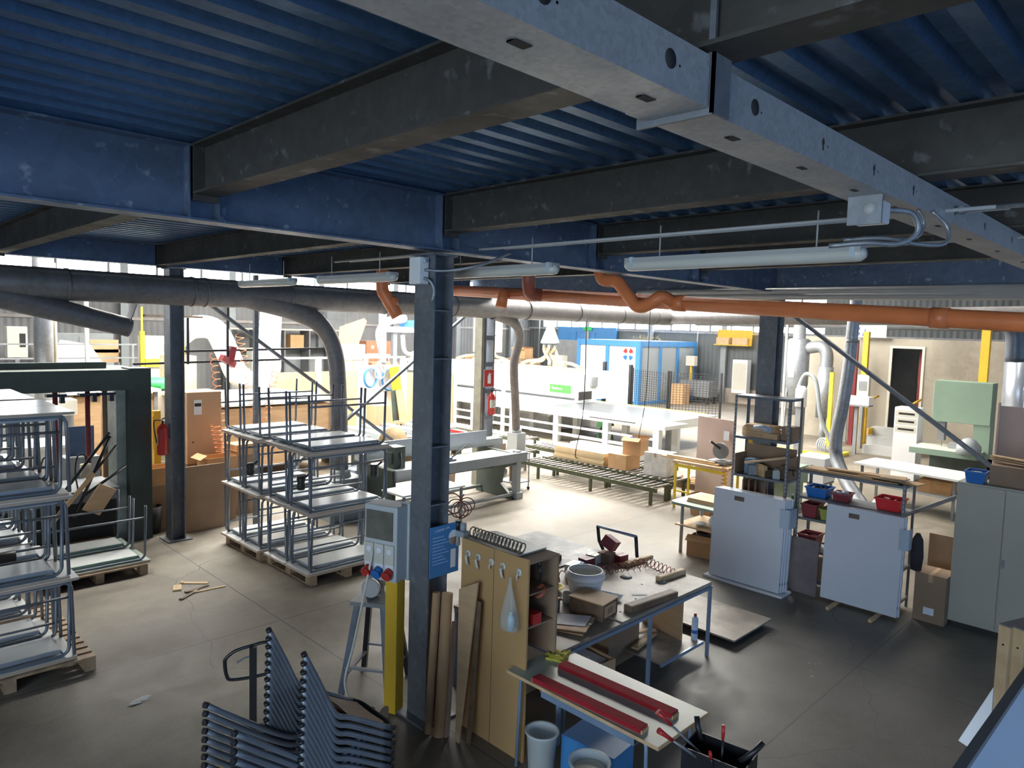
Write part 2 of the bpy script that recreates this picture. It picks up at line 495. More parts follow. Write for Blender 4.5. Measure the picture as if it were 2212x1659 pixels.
def strip(n, axis, a, b_, pos, z0, z1, step):
    mb = MB(); f = MB(); k = a
    if axis == 'x': mb.b(a, b_, pos+.12, pos+.16, z0, z1)
    else: mb.b(pos+.12, pos+.16, a, b_, z0, z1)
    o = struct('window_%d' % n, mb, m_win)
    while k <= b_+1e-3:
        wd = .05
        if axis == 'x': f.b(k-wd, k+wd, pos+.02, pos+.1, z0, z1)
        else: f.b(pos+.02, pos+.1, k-wd, k+wd, z0, z1)
        k += step
    f.build('window_frame', m_frame, o)
strip(7, 'x', XL, 33.0, YB, 4.95, 6.3, 1.9)
strip(8, 'y', 13.5, 31.8, XR, 3.72, 5.9, 1.22)
# hall roof with roof lights
w = MB(); holes = []
for y, x0, x1 in ((14.6, 1.5, 24), (17.4, 3, 24), (20.4, 11, 23), (24.0, 16, 22)): holes.append((x0, x1, y-.8, y+.8))
for y, x1 in ((4.0, 24), (10.8, 21)): holes.append((13.5, x1, y-.8, y+.8))
w.b(XL, XR+.3, YF, YB+.3, ROOF+.12, ROOF+.3)
m_roof = M('roof_underside', (0.30, 0.30, 0.30), 0.7)
struct('ceiling', w, m_roof)
m_sky = emit('rooflight_daylight', (1.0, 0.97, 0.91), E_ROOF)
m_sky2 = emit('rooflight_daylight_strong', (1.0, 0.96, 0.88), E_ROOF2)  # strongest roof strip, emission raised to brighten the hall floor
m_sky3 = emit('rooflight_daylight_dim', (1.0, 0.96, 0.88), E_ROOF3)
for i, (a, b_, c, d) in enumerate(holes):
    o = struct('window_%d' % (i+9), MB().b(a, b_, c, d, ROOF+.02, ROOF+.07), m_sky if i < 4 else (m_sky3 if i == 4 else m_sky2))
    f = MB()
    k = a
    while k <= b_+.01: f.b(k-.03, k+.03, c, d, ROOF-.05, ROOF+.01); k += 3
    f.b(a, b_, c-.06, c, ROOF-.06, ROOF+.12); f.b(a, b_, d, d+.06, ROOF-.06, ROOF+.12)
    f.build('window_frame', m_frame, o)
# rails, plinth and posts of the sheet walls
struct('trim_1', MB().b(XL, XR, YB-.08, YB, 3.44, 3.56).b(XL, XR, YB-.08, YB, 4.82, 4.92), M('rail_rusty', (0.42, 0.38, 0.36), 0.6, 0, .15, 3))
struct('trim_2', MB().b(XR-.08, XR, YF, YB, 3.56, 3.68), M('rail_grey', (0.33, 0.33, 0.34), 0.5))
struct('baseboard_far', MB().b(XR-.12, XR, YF, YB-.1, 0, .75), m_plinth)
tn = 3
for x in (-5, 0, 5, 9.6, 14.2, 18.8, 23.4, 28, 32.6):
    struct('trim_%d' % tn, MB().b(x-.15, x+.15, YB-.3, YB-.13, 0, ROOF-.1), m_greypaint); tn += 1
for y in (18.6, 23.2, 27.8):
    struct('trim_%d' % tn, MB().b(XR-.3, XR-.13, y-.15, y+.15, 0, ROOF-.1), m_greypaint); tn += 1

# ================================================================== MEZZANINE STEEL
# trapezoidal deck, ribs along X
ZD = 4.73
def deck(name, x0, x1, y0, y1):
    m = MB(); per = .22; y = y0; prof = []
    while y < y1:
        prof += [(y, ZD), (y+.085, ZD), (y+.11, ZD+.055), (y+.195, ZD+.055)]; y += per
    prof.append((y, ZD))
    n = len(prof)
    vs = [(x0, a, z) for a, z in prof]+[(x1, a, z) for a, z in prof]
    m.add(vs, [(i, i+1, n+i+1, n+i) for i in range(n-1)])
    m.b(x0, x1, y0, y1, ZD+.056, ZD+.16)
    return struct(name, m, m_deck)
deck('ceiling.001', XL, 10.6, YF, 4.8)
deck('ceiling.002', XL, 10.6, 5.0, 11.95)

def ibeam_x(mb, x0, x1, y, z0, z1, fl, tf=.014, tw=.01):
    mb.b(x0, x1, y-fl/2, y+fl/2, z0, z0+tf); mb.b(x0, x1, y-fl/2, y+fl/2, z1-tf, z1); mb.b(x0, x1, y-tw/2, y+tw/2, z0+tf, z1-tf)
def ibeam_y(mb, y0, y1, x, z0, z1, fl, tf=.014, tw=.01):
    mb.b(x-fl/2, x+fl/2, y0, y1, z0, z0+tf); mb.b(x-fl/2, x+fl/2, y0, y1, z1-tf, z1); mb.b(x-tw/2, x+tw/2, y0, y1, z0+tf, z1-tf)

# main girders along X
for (y, lab) in ((4.9, 'deep blue-grey galvanised girder crossing over the near steel column'), (11.9, 'deep galvanised girder further back, above the column with the fire extinguisher')):
    z0 = 4.24 if y < 6 else 4.395; zt = 4.72-z0
    t = thing('steel_girder', lab, 'girder', (0, y, z0), 0, 'main girders under the mezzanine')
    g = MB(); ibeam_x(g, XL, 10.5, 0, 0, zt, .2); g.build('beam_body', m_girder, t)
    for x in (-6.5, -4.4, -2.3, -.2, 1.9, 4.0, 6.1, 8.2):
        MB().b(x-.1, x-.092, -.1, -.006, .014, zt-.014).build('stiffener_plate', m_girder, t)
        MB().b(x+.09, x+.098, -.1, -.006, .014, zt-.014).build('stiffener_plate', m_girder, t)
# secondary beams along Y
near_lab = {-6.5: 'secondary ceiling beam in the near bay at the far left, out past the frame edge',
            -4.4: 'third ceiling beam left of the near column in the near bay',
            -2.3: 'second ceiling beam beyond the wide one, in the near bay at the left',
            -.2: 'near-bay ceiling beam directly above the viewer at the top left',
            1.9: 'wide galvanised ceiling beam running from the girder up to the perforated channel joint',
            4.0: 'galvanised ceiling beam meeting the girder right above the near steel column',
            6.1: 'galvanised ceiling beam just behind the hanging white junction box',
            8.2: 'dark galvanised ceiling beam low at the right behind the long tube lamp'}
far_lab = {-6.5: 'back-bay ceiling beam far at the left', -4.4: 'back-bay ceiling beam left of the lit strip window',
           -2.3: 'back-bay ceiling beam over the left table stack', -.2: 'back-bay ceiling beam at the left edge, next to the lit strip window',
           1.9: 'back-bay ceiling beam crossing above the bright strip window at the left',
           4.0: 'back-bay ceiling beam running from the extinguisher column to the near column',
           6.1: 'back-bay ceiling beam just behind the near column', 8.2: 'back-bay ceiling beam behind the orange pipe'}
for x in (1.9, 4.0, 6.1, 8.2, -.2, -2.3):
    g = MB(); ibeam_y(g, YF+.02, 4.78, 0, 4.40, 4.72, .17)
    g.b(-.08, .08, 4.781, 4.79, 4.36, 4.72)
    one('ceiling_beam', g, m_beam, near_lab[x], 'beam', (x, 0, 0), 0, 'secondary beams of the near bay')
for x in (1.9, 4.0, 6.1, 8.2, -.2, -2.3):
    g = MB(); ibeam_y(g, 5.01, 11.78, 0, 4.40, 4.72, .17)
    g.b(-.08, .08, 11.781, 11.79, 4.36, 4.72)
    one('ceiling_beam', g, m_beam, far_lab[x], 'beam', (x, 0, 0), 0, 'secondary beams of the back bay')
g = MB(); ibeam_y(g, YF+.02, 11.95, 0, 4.24, 4.72, .2)
one('edge_girder', g, m_girder, 'deep girder closing the right-hand edge of the mezzanine', 'girder', (10.62, 0, 0))

# columns: H section, flanges facing +-X
def hcol(x, y, h, lab, d=.22, w=.27, ystiff=(), plate=True):
    t = thing('steel_column', lab, 'column', (x, y, 0), 0)
    m = MB()
    m.b(-d/2, -d/2+.016, -w/2, w/2, .02, h); m.b(d/2-.016, d/2, -w/2, w/2, .02, h); m.b(-d/2+.016, d/2-.016, -.006, .006, .02, h)
    m.build('column_shaft', m_colm, t)
    MB().b(-d/2-.08, d/2+.08, -w/2-.08, w/2+.08, 0, .02).build('base_plate', m_colm, t)
    for z in ystiff:
        MB().b(-d/2+.016, d/2-.016, -w/2, -.006, z, z+.012).build('stiffener_plate', m_colm, t)
    MB().b(-d/2-.03, d/2+.03, -w/2-.02, w/2+.02, h, h+.02).build('head_plate', m_colm, t)
    return t
hcol(3.97, 4.98, 4.2, 'near steel H-column carrying the blue safety poster', ystiff=(3.72, 3.3, 2.0, 2.52, 1.42))
hcol(4.2, 11.86, 4.36, 'steel column at the left with a fire extinguisher hung on it', d=.22, w=.26)
hcol(10.45, 4.9, 4.2, 'dark steel column behind the tall shelf rack at the right', d=.24, w=.28)
# laced column in the middle distance
m_lat = M('lattice_blue_grey', (.15, .17, .20), .5, .3, .15, 4)
t = thing('lattice_column', 'laced steel column with battens, red extinguisher sign on it', 'column', (10.95, 11.86, 0))
m = MB()
m.b(-.2, -.12, -.12, .12, 0, 4.2); m.build('round_pipe_side', M('column_pale_side', (.26, .25, .20), .45, .3), t)
m = MB(); m.b(-.1, -.06, -.12, .12, 0, 4.2); m.b(.16, .2, -.12, .12, 0, 4.2); m.build('column_shaft', m_lat, t)
for z in (.3, .9, 1.5, 2.1, 2.7, 3.3, 3.9):
    MB().b(-.06, .16, -.12, -.105, z, z+.1).b(-.06, .16, .105, .12, z, z+.1).build('batten_plate', m_lat, t)

# X bracing, two bays
def brace(p, q, lab):
    m = MB(); p = Vector(p); q = Vector(q); d = (q-p)
    m.bar((0, 0, 0), d, .07, .05)
    a = m.build('diagonal_brace', m_colm, None, p); tag(a, lab, 'brace')
brace((4.4, 11.9, 4.1), (9.6, 11.95, .45), 'diagonal steel brace falling rightward from the extinguisher column behind the table stack')
brace((10.7, 11.82, 4.1), (5.5, 11.8, .45), 'diagonal steel brace rising rightward to the laced column')
brace((10.76, 4.88, 4.035), (10.76, .4, .86), 'long diagonal steel brace falling to the beige cabinet at the right')
brace((10.82, 4.7, .08), (10.82, .2, 2.87), 'short visible diagonal brace between the low rack and the beige cabinet')

# ------------------------------------------------------------------ perforated channel beam under the near bay
def channel(x0, x1, y0, y1, z0, z1, lab, holes):
    t = thing('perforated_channel', lab, 'channel beam', (x0, y0, z0))
    L = x1-x0; w_ = y1-y0; h = z1-z0
    m = MB(); th = .006
    m.b(0, L, 0, th, 0, h); m.b(0, L, th, w_, 0, th); m.b(0, L, th, .04, h-th, h); m.b(0, L, w_-th, w_, th, h)
    m.build('channel_body', m_channel, t)
    for x, big in holes:
        if big:
            MB().lathe([(.001, -.0015), (.026, -.0015), (.026, .001)], (x-x0, 0, h*.55), 20, 'y').build('round_hole', m_dark, t)
            MB().box((x-x0+.02, w_*.42, -.001), (.055, .03, .003)).lathe([(.001, 0), (.016, 0)], (x-x0, w_*.42, -.002), 12).build('bottom_slot', m_dark, t)
        else:
            MB().box((x-x0, -.001, h*.5), (.008, .003, .045)).lathe([(.001, -.0015), (.012, -.0015), (.012, .001)], (x-x0, 0, h*.55), 12, 'y').build('key_slot', m_dark, t)
            MB().box((x-x0+.02, w_*.42, -.001), (.055, .022, .003)).build('bottom_slot', m_dark, t)
        MB().lathe([(.001, -.001), (.004, -.001)], (x-x0+.045, 0, h*.5), 8, 'y').build('bolt_hole', m_dark, t)
    return t
channel(-1.0, 1.86, 1.10, 1.31, 4.245, 4.39, 'upper length of perforated steel channel crossing overhead at top centre', [(.2, 1), (.75, 1), (1.16, 1), (1.66, 1)])
channel(1.78, 9.4, 1.13, 1.33, 4.25, 4.395, 'lower length of perforated steel channel running down to the right', [(2.2, 1), (2.75, 0), (3.3, 0), (3.85, 0), (4.6, 0), (5.3, 0), (6.1, 0), (7, 0)])
one('channel_clamp', MB().b(0, .012, 0, .26, -.012, .165).b(0, .1, 0, .008, -.008, .165).b(0, .012, 0, .02, .165, .5), m_colm,
    'thin steel clamp plate wrapped around the joint of the perforated channel', 'bracket', (1.865, 1.09, 4.238))

# ================================================================== DUCTS AND PIPES
t = thing('extraction_duct', 'large grey extraction duct running the length of the hall at eye level', 'duct', (0, 11.45, 4.01))
m = MB(); m.cyl((XL+.2, 0, 0), (17.9, 0, 0), .222, seg=28); m.build('main_run', m_duct, t)
for x in (-1, .8, 2.6, 4.3, 4.5, 5.9, 7.9, 9.3, 9.6, 11.8, 13.6, 15.4, 17.0):
    MB().cyl((x, 0, 0), (x+.04, 0, 0), .232, seg=28).build('duct_band', m_duct, t)
m = MB(); m.tube([(17.7, 0, 0), (17.9, -.4, 0.02), (17.9, -8, .13), (17.9, -16, .26)], .2, 24); m.build('side_run', m_duct, t)
m = MB(); m.tube([(1.15, 0, .02), (2.45, .0, -.34), (3.4, .0, -.57)], [.21, .16, .14], 20, caps=False)
b1 = m.build('capped_branch', m_duct, t)
MB().lathe([(.0, 0), (.142, 0), (.142, .03)], (0, 0, 0), 20, 'x').xf(Matrix.Translation((3.4, 0, -.57)) @ Matrix.Rotation(.25, 4, 'Y')).box((3.44, 0, -.38), (.012, .24, .32), 0, .35, 0).build('shut_off_flap', M('duct_flap', (.20, .17, .18), .5, .3), b1)
m = MB(); pts = smooth_path([(5.2, 0, .0), (6.05, -.02, -.22), (6.55, -.05, -.48), (6.82, -.06, -.95), (6.9, -.08, -1.8), (6.95, -.08, -3.26)], 8)
m.tube(pts, [max(.15, .22-.004*i) for i in range(len(pts))], 20, caps=False)
b2 = m.build('curved_branch', m_duct, t)
m = MB(); pts = smooth_path([(10.8, .0, -.1), (11.5, .05, -.3), (11.9, .25, -.65), (12.1, .6, -1.3), (12.7, 1.1, -2.4), (13.05, 1.4, -3.05)], 8)
m.tube(pts, [max(.105, .15-.004*i) for i in range(len(pts))], 16, caps=False)
m.build('flexible_branch', m_duct, t)

t = thing('upper_gray_duct', 'pale grey duct pipe running over the paint booths at the right', 'duct', (27.0, 0, 4.15))
MB().cyl((0, -8, 0), (0, 16, 0), .24, seg=20).build('duct_run', m_ductl, t)
for y in (-3, 1, 5, 9, 13): MB().cyl((0, y, 0), (0, y+.05, 0), .255, seg=20).build('duct_band', m_ductl, t)
t = thing('conduit_pipe', 'upper of two long grey pipes above the orange drain pipe', 'pipe', (10.2, 0, 4.2))
MB().cyl((0, -8, .0), (0, 7.2, .05), .055, seg=12).build('pipe_run', m_conduit, t)
t = thing('conduit_pipe', 'lower of two long grey pipes above the orange drain pipe', 'pipe', (10.2, 0, 4.08))
MB().cyl((0, -8, .0), (0, 6.4, .10), .05, seg=12).build('pipe_run', m_conduit, t)

# orange drain pipe along Y at x = 7
t = thing('drain_pipe', 'long orange plastic drain pipe with elbows and traps under the mezzanine', 'pipe', (7.0, 0, 0))
def dz(y): return 3.70+.052*y
m = MB(); m.cyl((0, -7, dz(-7)), (0, 8.3, dz(8.3)), .082, seg=18); m.build('pipe_run', m_orange, t)
for y in (-1.6, 1.7, 4.3, 6.6): MB().cyl((0, y, dz(y)), (0, y+.14, dz(y)+.005), .092, seg=18).build('pipe_socket', m_orange, t)
pts = smooth_path([(0, 8.3, dz(8.3)), (0, 8.5, dz(8.4)), (0, 8.56, dz(8.5)+.15), (0, 8.56, 4.42)], 6)
MB().tube(pts, .085, 14).build('end_elbow', m_orange, t)
MB().tube([(0, 7.1, dz(7.1)), (-.12, 7.1, dz(7.1)-.02), (-.16, 7.1, dz(7.1)-.2)], .08, 14).build('tee_stub', m_orange, t)
MB().tube(smooth_path([(0, 6.5, dz(6.5)), (-.2, 6.5, dz(6.5)+.02), (-.3, 6.45, dz(6.5)+.16), (-.3, 6.45, 4.42)], 6), .088, 14).build('riser_elbow', M('orange_brown_pvc', (.42, .12, .07), .4), t)
MB().tube(smooth_path([(0, 4.45, dz(4.5)), (-.18, 4.5, dz(4.5)+.05), (-.22, 4.62, dz(4.5)-.02), (-.22, 4.78, dz(4.5)-.05), (-.22, 4.95, dz(4.5)+.1), (-.22, 5.1, dz(4.5)+.24), (-.22, 5.3, dz(4.5)+.27), (-.22, 5.38, 4.4)], 6), .075, 14).build('trap_bend', m_orange, t)
t = thing('drain_pipe', 'short orange elbow pipe hanging left of the near column', 'pipe', (6.6, 9.6, 0))
MB().tube(smooth_path([(0, 0, 4.45), (0, 0, 4.15), (.05, -.05, 4.02), (.2, -.15, 3.72)], 6), .1, 14).build('elbow', m_orange, t)
MB().cyl((.12, -.1, 4.02), (.14, -.1, 3.84), .1, .085, seg=14).build('pipe_socket', m_orange, t)
# dark down pipe crossing behind the orange pipe on the right
one('dust_pipe', MB().tube(smooth_path([(0, .4, .28), (0, .1, .2), (.05, 0, 0), (.08, -.02, -.5)], 6), .16, 16), M('dark_duct', (.1, .12, .15), .4, .4), 'dark round duct dropping onto the pale blue filter at the far right', 'duct', (16.6, 2.9, 3.72))

# ================================================================== LAMPS
def tube_lamp(y0, y1, lab, grp='tube lamps under the mezzanine', x=4.5, z=4.10):
    t = thing('tube_lamp', lab, 'lamp', (x, y0, z), 0, grp)
    L = y1-y0
    prof = [(.0, 0), (.03, .004), (.052, .03), (.055, .06), (.055, L-.06), (.052, L-.03), (.03, L-.004), (0, L)]
    m = MB(); m.lathe(prof, (0, 0, 0), 18, 'y'); m.xf(Matrix.Diagonal((1, 1, .85, 1))); m.build('diffuser', m_lampb, t)
    MB().b(-.05, .05, .02, L-.02, .01, .05).build('housing', m_conduit, t)
    for y in (.05, L-.1):
        MB().b(-.058, .058, y, y+.03, -.02, .055).build('end_clip', M('pale_blue_clip', (.5, .6, .66), .4), t)
    for y in (.3, L-.3):
        MB().cyl((0, y, .05), (0, y, .3-.02), .006, seg=6).build('hanger_rod', m_conduit, t)
    return t
tube_lamp(1.55, 3.3, 'long tube lamp hanging at the right, beside the white junction box')
tube_lamp(4.0, 5.55, 'tube lamp partly hidden behind the near column')
tube_lamp(6.3, 7.9, 'tube lamp left of the near column, above the big duct')
tube_lamp(8.5, 10.1, 'tube lamp furthest back, next to the small lit windows')
# conduits along the beams
for (x, z, y0, y1, lab) in ((4.75, 4.34, .9, 7.6, 'upper thin conduit running along above the tube lamps'), (4.42, 4.3, .9, 7.4, 'lower thin conduit running along above the tube lamps'), (6.3, 4.36, -4, 4.5, 'thin conduit fixed under the beam behind the junction box')):
    one('conduit_pipe', MB().cyl((0, y0, 0), (0, y1, 0), .011, seg=8), m_conduit, lab, 'conduit', (x, 0, z))
# junction box under the channel with flexible conduits
t = thing('junction_box', 'white junction box hung under the perforated channel with a knurled knob', 'electrical box', (3.55, 1.15, 4.13))
m = MB(); m.b(-.06, .06, 0, .14, 0, .1); m.build('box_body', m_white, t, bev=.008)
MB().b(-.075, -.062, -.005, .145, -.01, .15).build('back_plate', m_ductl, t)
MB().lathe([(0, -.085), (.028, -.085), (.03, -.065), (.02, -.062)], (0, .05, .06), 14, 'x').build('knob', m_conduit, t)
cpath = [(.06, .02, .07), (.16, -.06, .06), (.2, -.08, -.02), (.15, -.02, -.08), (.05, .1, -.08), (.0, .25, -.09)]
MB().tube(smooth_path(cpath, 6), .013, 8).build('flexible_conduit', m_ductl, t)
MB().tube(smooth_path([(.4, -.08, .1), (.46, -.14, .02), (.42, -.14, -.06), (.3, -.06, -.07), (.15, .05, -.05), (.05, .2, -.06)], 6), .010, 8).build('flexible_conduit', m_ductl, t)
MB().tube(smooth_path([(.32, -.04, .1), (.36, -.06, .03), (.3, -.04, -.04), (.15, .05, -.05)], 6), .009, 8).build('flexible_conduit', m_ductl, t)
one('conduit_pipe', MB().cyl((0, 0, 0), (.18, -2.2, .02), .014, seg=8).lathe([(.02, -.02), (.024, .03), (.02, .05)], (0, 0, 0), 10, 'x'), m_ductl, 'slim metal conduit leaving the perforated channel toward the right edge', 'conduit', (4.62, 1.1, 4.33))
# junction box on the near column
t = thing('junction_box', 'grey-white junction box fixed high on the near steel column', 'electrical box', (3.80, 4.98, 3.95))
m = MB(); m.b(-.05, .05, -.075, .075, 0, .23); m.build('box_body', m_white, t, bev=.006)
MB().lathe([(0, -.02), (.02, -.02), (.022, 0)], (0, -.075, .2), 12, 'y').build('knob', M('pale_blue_clip', (.5, .6, .66), .4), t)
MB().tube(smooth_path([(0, -.075, .12), (.15, -.22, .12), (.35, -.42, .18), (.62, -.5, .3)], 8), .013, 8).build('flexible_conduit', m_ductl, t)
MB().tube(smooth_path([(0, -.075, .05), (.03, -.13, .02), (.06, -.14, -.06), (.06, -.12, -.14)], 8), .014, 8).build('flexible_conduit', m_ductl, t)
# ================================================================== SCHOOL TABLES ON PALLETS
def make_pallet(L, Wd, lab, loc, rz=0):
    """euro-style pallet: top boards along X, three skids along Y"""
    t = thing('pallet', lab, 'pallet', loc, rz, 'wooden pallets under the table stacks')
    n = int(Wd/.145); gap = (Wd-n*.1)/(n-1)
    for i in range(n):
        y = i*(.1+gap); MB().b(0, L, y, y+.1, .122, .144).build('deck_board', m_pallet, t)
    for x in (0, L/2-.05, L-.1):
        MB().b(x, x+.1, 0, Wd, .1, .122).build('stringer_board', m_pallet, t)
        MB().b(x, x+.1, 0, Wd, 0, .022).build('bottom_board', m_pallet, t)
        for y in (0, Wd/2-.07, Wd-.14): MB().b(x, x+.1, y, y+.14, .022, .1).build('block', m_pallet, t)
    return t

TL, TW, TH = 1.32, .63, .805
def make_table(lab, group, top=m_top, tube=m_tube, tray=m_tray):
    """upright school table, origin at floor centre; top, two tube frames, book tray, foot rail"""
    t = thing('school_table', lab, 'table', (0, 0, 0), 0, group)
    m = MB(); m.b(-TL/2, TL/2, -TW/2, TW/2, TH-.004, TH); m.m = 1; m.b(-TL/2, TL/2, -TW/2, TW/2, TH-.026, TH-.004); m.m = 0
    m.b(-TL/2+.005, TL/2-.005, -TW/2+.005, TW/2-.005, TH-.030, TH-.0262)
    m.build('table_top', [top, m_edge], t)
    r = .0175
    for s in (-1, 1):
        y = s*.265
        pts = [(-.615, y, 0), (-.60, y, TH-.16)]+arc((-.52, y, TH-.125), .08, pi, pi/2, 5)+arc((.52, y, TH-.125), .08, pi/2, 0, 5)+[(.60, y, TH-.16), (.615, y, 0)]
        MB().tube(pts, r, 8).build('leg_frame', tube, t)
        for x in (-.615, .615): MB().cyl((x, y, 0), (x, y, .02), .017, seg=8).build('foot_cap', m_black, t)
    m = MB(); m.b(-.54, .54, -.21, .21, TH-.09, TH-.085); m.b(-.54, .54, -.21, -.205, TH-.085, TH-.05); m.b(-.54, .54, .205, .21, TH-.085, TH-.05); m.b(-.54, -.535, -.205, .205, TH-.085, TH-.05); m.b(.535, .54, -.205, .205, TH-.085, TH-.05)
    m.m = 1; m.b(-.525, .525, -.195, .195, TH-.093, TH-.0902)
    m.build('book_tray', [tray, m_top], t)
    MB().cyl((-.608, .265, .17), (.608, .265, .17), .014, seg=8).build('foot_rail', tube, t)
    for s in (-1, 1): MB().cyl((s*.54, -.265, TH-.06), (s*.54, .265, TH-.06), .011, seg=8).build('side_rail', tube, t)
    return t

def up_rot(inv): return (pi, 0, 0) if inv else (0, 0, 0)
PT = .80
def stack(x, y, nx_labels, base_z, tiers, grp, proto, side, first=False, jit=.012, tw=TW+.02, ry=0):
    """tiers: string of 'i' (inverted) and 'u' (upright)."""
    z = base_z; zt = base_z
    out = []
    for k, c in enumerate(tiers):
        for j in range(2):
            yy = y+tw*(j+.5)
            dx = random.uniform(-jit, jit)
            if c == 'i':
                loc = (x+dx, yy, zt+TH); rot = (pi, 0, 0)
            else:
                loc = (x+dx+.035, yy, zt+.03); rot = (0, 0, 0)
            lab = nx_labels(k, j, c)
            if proto[0] is None:
                proto[0] = proto[1](lab, grp); o = proto[0]; o.location = loc; o.rotation_euler = rot
            else:
                o = dup(proto[0], loc, rot=rot, label=lab, group=grp)
            out.append(o)
        if c == 'u': zt = zt+.03+TH
        # an inverted table's own top occupies zt..zt+.03; the upright partner stands on it
    return out
order = ['lowest', 'second', 'third', 'fourth', 'topmost', 'sixth']
PROTO = [None, make_table]
def labA(pal):
    def f(k, j, c):
        pos = ['upside down on the pallet', 'upright above the lowest', 'upside down in mid stack', 'upright below the top', 'upside down on top'][k]
        return 'middle stack school table, %s pallet, %s row, %s' % (pal, ['front', 'rear'][j], pos)
    return f
XA = 5.38
make_pallet(1.2, 1.28, 'pallet under the near half of the middle table stack', (XA-.6, 8.55, 0))
make_pallet(1.2, 1.22, 'pallet under the far half of the middle table stack', (XA-.66, 9.92, 0))
stack(XA, 8.52, labA('near'), .147, 'iuiui', 'school tables stacked on the two middle pallets', PROTO, 0)
stack(XA-.05, 9.9, labA('far'), .147, 'iuiui', 'school tables stacked on the two middle pallets', PROTO, 0)
# straps of black film round bundles of legs
for (x, y, z, lab) in ((4.80, 8.86, 1.38, 'black strapping film round the near left table legs of the middle stack'),
                       (4.72, 10.25, 1.36, 'black strapping film round the far left table legs of the middle stack'),
                       (6.02, 8.9, 1.40, 'black strapping film round the right end table legs of the middle stack')):
    m = MB(); m.tube([(0, 0, -.1), (0, 0, -.05), (0, 0, 0), (0, 0, .05), (0, 0, .09)], [.05, .062, .05, .065, .055], 9)
    m.bar((.03, 0, .05), (.12, -.03, .12), .012, .03)
    one('strapping_film', m, m_black, lab, 'strapping', (x, y, z))
def labB(pal):
    def f(k, j, c):
        pos = ['upside down on the pallet', 'upright above the lowest', 'upside down, third up', 'upright, fourth up', 'upside down, fifth up', 'upright on top'][k]
        return 'tall stack school table, %s pallet, %s row, %s' % (pal, ['front', 'rear'][j], pos)
    return f
make_pallet(1.45, 1.9, 'long pallet under the tall table stack at the left edge', (.55, 7.88, 0))
stack(1.16, 7.92, labB('near'), .147, 'iuiuiu', 'school tables of the tall stack at the left', PROTO, 0, jit=.03)
stack(1.10, 9.35, labB('far'), .147, 'iuiuiu', 'school tables of the tall stack at the left', PROTO, 0, jit=.03)
make_pallet(1.2, .8, 'far pallet under the tall table stack at the left edge', (.55, 9.86, 0))
for (x, y, z, lab) in ((1.1, 7.93, 1.30, 'black strapping film round the legs low on the tall left stack'), (.86, 7.93, 2.1, 'black strapping film round the legs high on the tall left stack')):
    m = MB(); m.tube([(-.3, 0, 0), (.25, 0, .01)], .055, 8)
    one('strapping_film', m, m_black, lab, 'strapping', (x, y, z))
# low pallet with green tables
make_pallet(1.2, 1.7, 'low pallet with green upside-down tables in front of the green press', (2.12, 10.45, 0))
m_gtop = M('green_laminate', (.20, .30, .25), .3, 0, .1, 3)
PROTO2 = [None, lambda lab, grp: make_table(lab, grp, M('pale_green_laminate', (.42, .5, .45), .25, 0, .06, 3), m_tube, m_gtop)]
def labC(k, j, c): return 'green-trayed table lying upside down on the low pallet, %s' % ['front one', 'back one'][j]
stack(2.72, 10.45, labC, .147, 'i', 'green tables upside down on the low pallet', PROTO2, 0, tw=.72)
one('wooden_offcut', MB().box((0, 0, 0), (.28, .02, .42), .25, .5, .3), m_ply, 'tan square board leaning among the upturned green tables', 'board', (2.95, 11.3, .95))

# ================================================================== NEAR COLUMN GROUP
# electrical distribution board on yellow post
t = thing('distribution_board', 'grey distribution board with red and blue industrial sockets on a yellow post', 'electrical panel', (3.78, 5.30, 0), radians(-72))
MB().b(.0, .13, -.07, .05, 0, 1.28).build('yellow_post', m_yellow, t)
m_pnl = M('grey_panel_plastic', (.52, .54, .53), .4, 0, .05, 2)
MB().b(-.18, .18, -.16, .06, 1.28, 1.97).b(.1, .2, .0, .1, 1.26, 1.98).build('box_body', m_pnl, t, bev=.01)
MB().b(-.15, .14, -.175, -.162, 1.66, 1.92).build('dark_window', M('smoked_window', (.16, .15, .12), .25), t)
for i in range(3):
    x = -.12+i*.115
    s_ = MB().b(x-.05, x+.05, -.175, -.162, 1.44, 1.62).build('socket_cover', m_cream, t)
    MB().lathe([(.0, -.012), (.02, -.012), (.034, -.006), (.036, .004)], (x, -.175, 1.56), 16, 'y').build('socket_ring', m_white, s_)
    MB().b(x-.045, x+.045, -.172, -.162, 1.4, 1.44).build('label_strip', m_white, s_)
    mt_ = (m_red, m_bluebin, m_red)[i]
    m = MB(); m.tube([(x, -.16, 1.38), (x, -.215, 1.35)], [.042, .045], 14); m.tube([(x, -.213, 1.351), (x, -.225, 1.345)], [.05, .047], 14)
    m.build('industrial_socket', mt_, t)
one('power_cable', MB().tube(smooth_path([(0, 0, 0), (-.08, 0, -.35), (-.2, 0, -.85), (-.28, 0, -1.15), (-.2, .0, -1.42)], 8), .011, 8), m_cream,
    'cream power cable hanging from the socket panel to the floor', 'cable', (3.60, 5.32, 1.55))

m_stand = M('stand_grey', (.10, .12, .15), .4, .2)
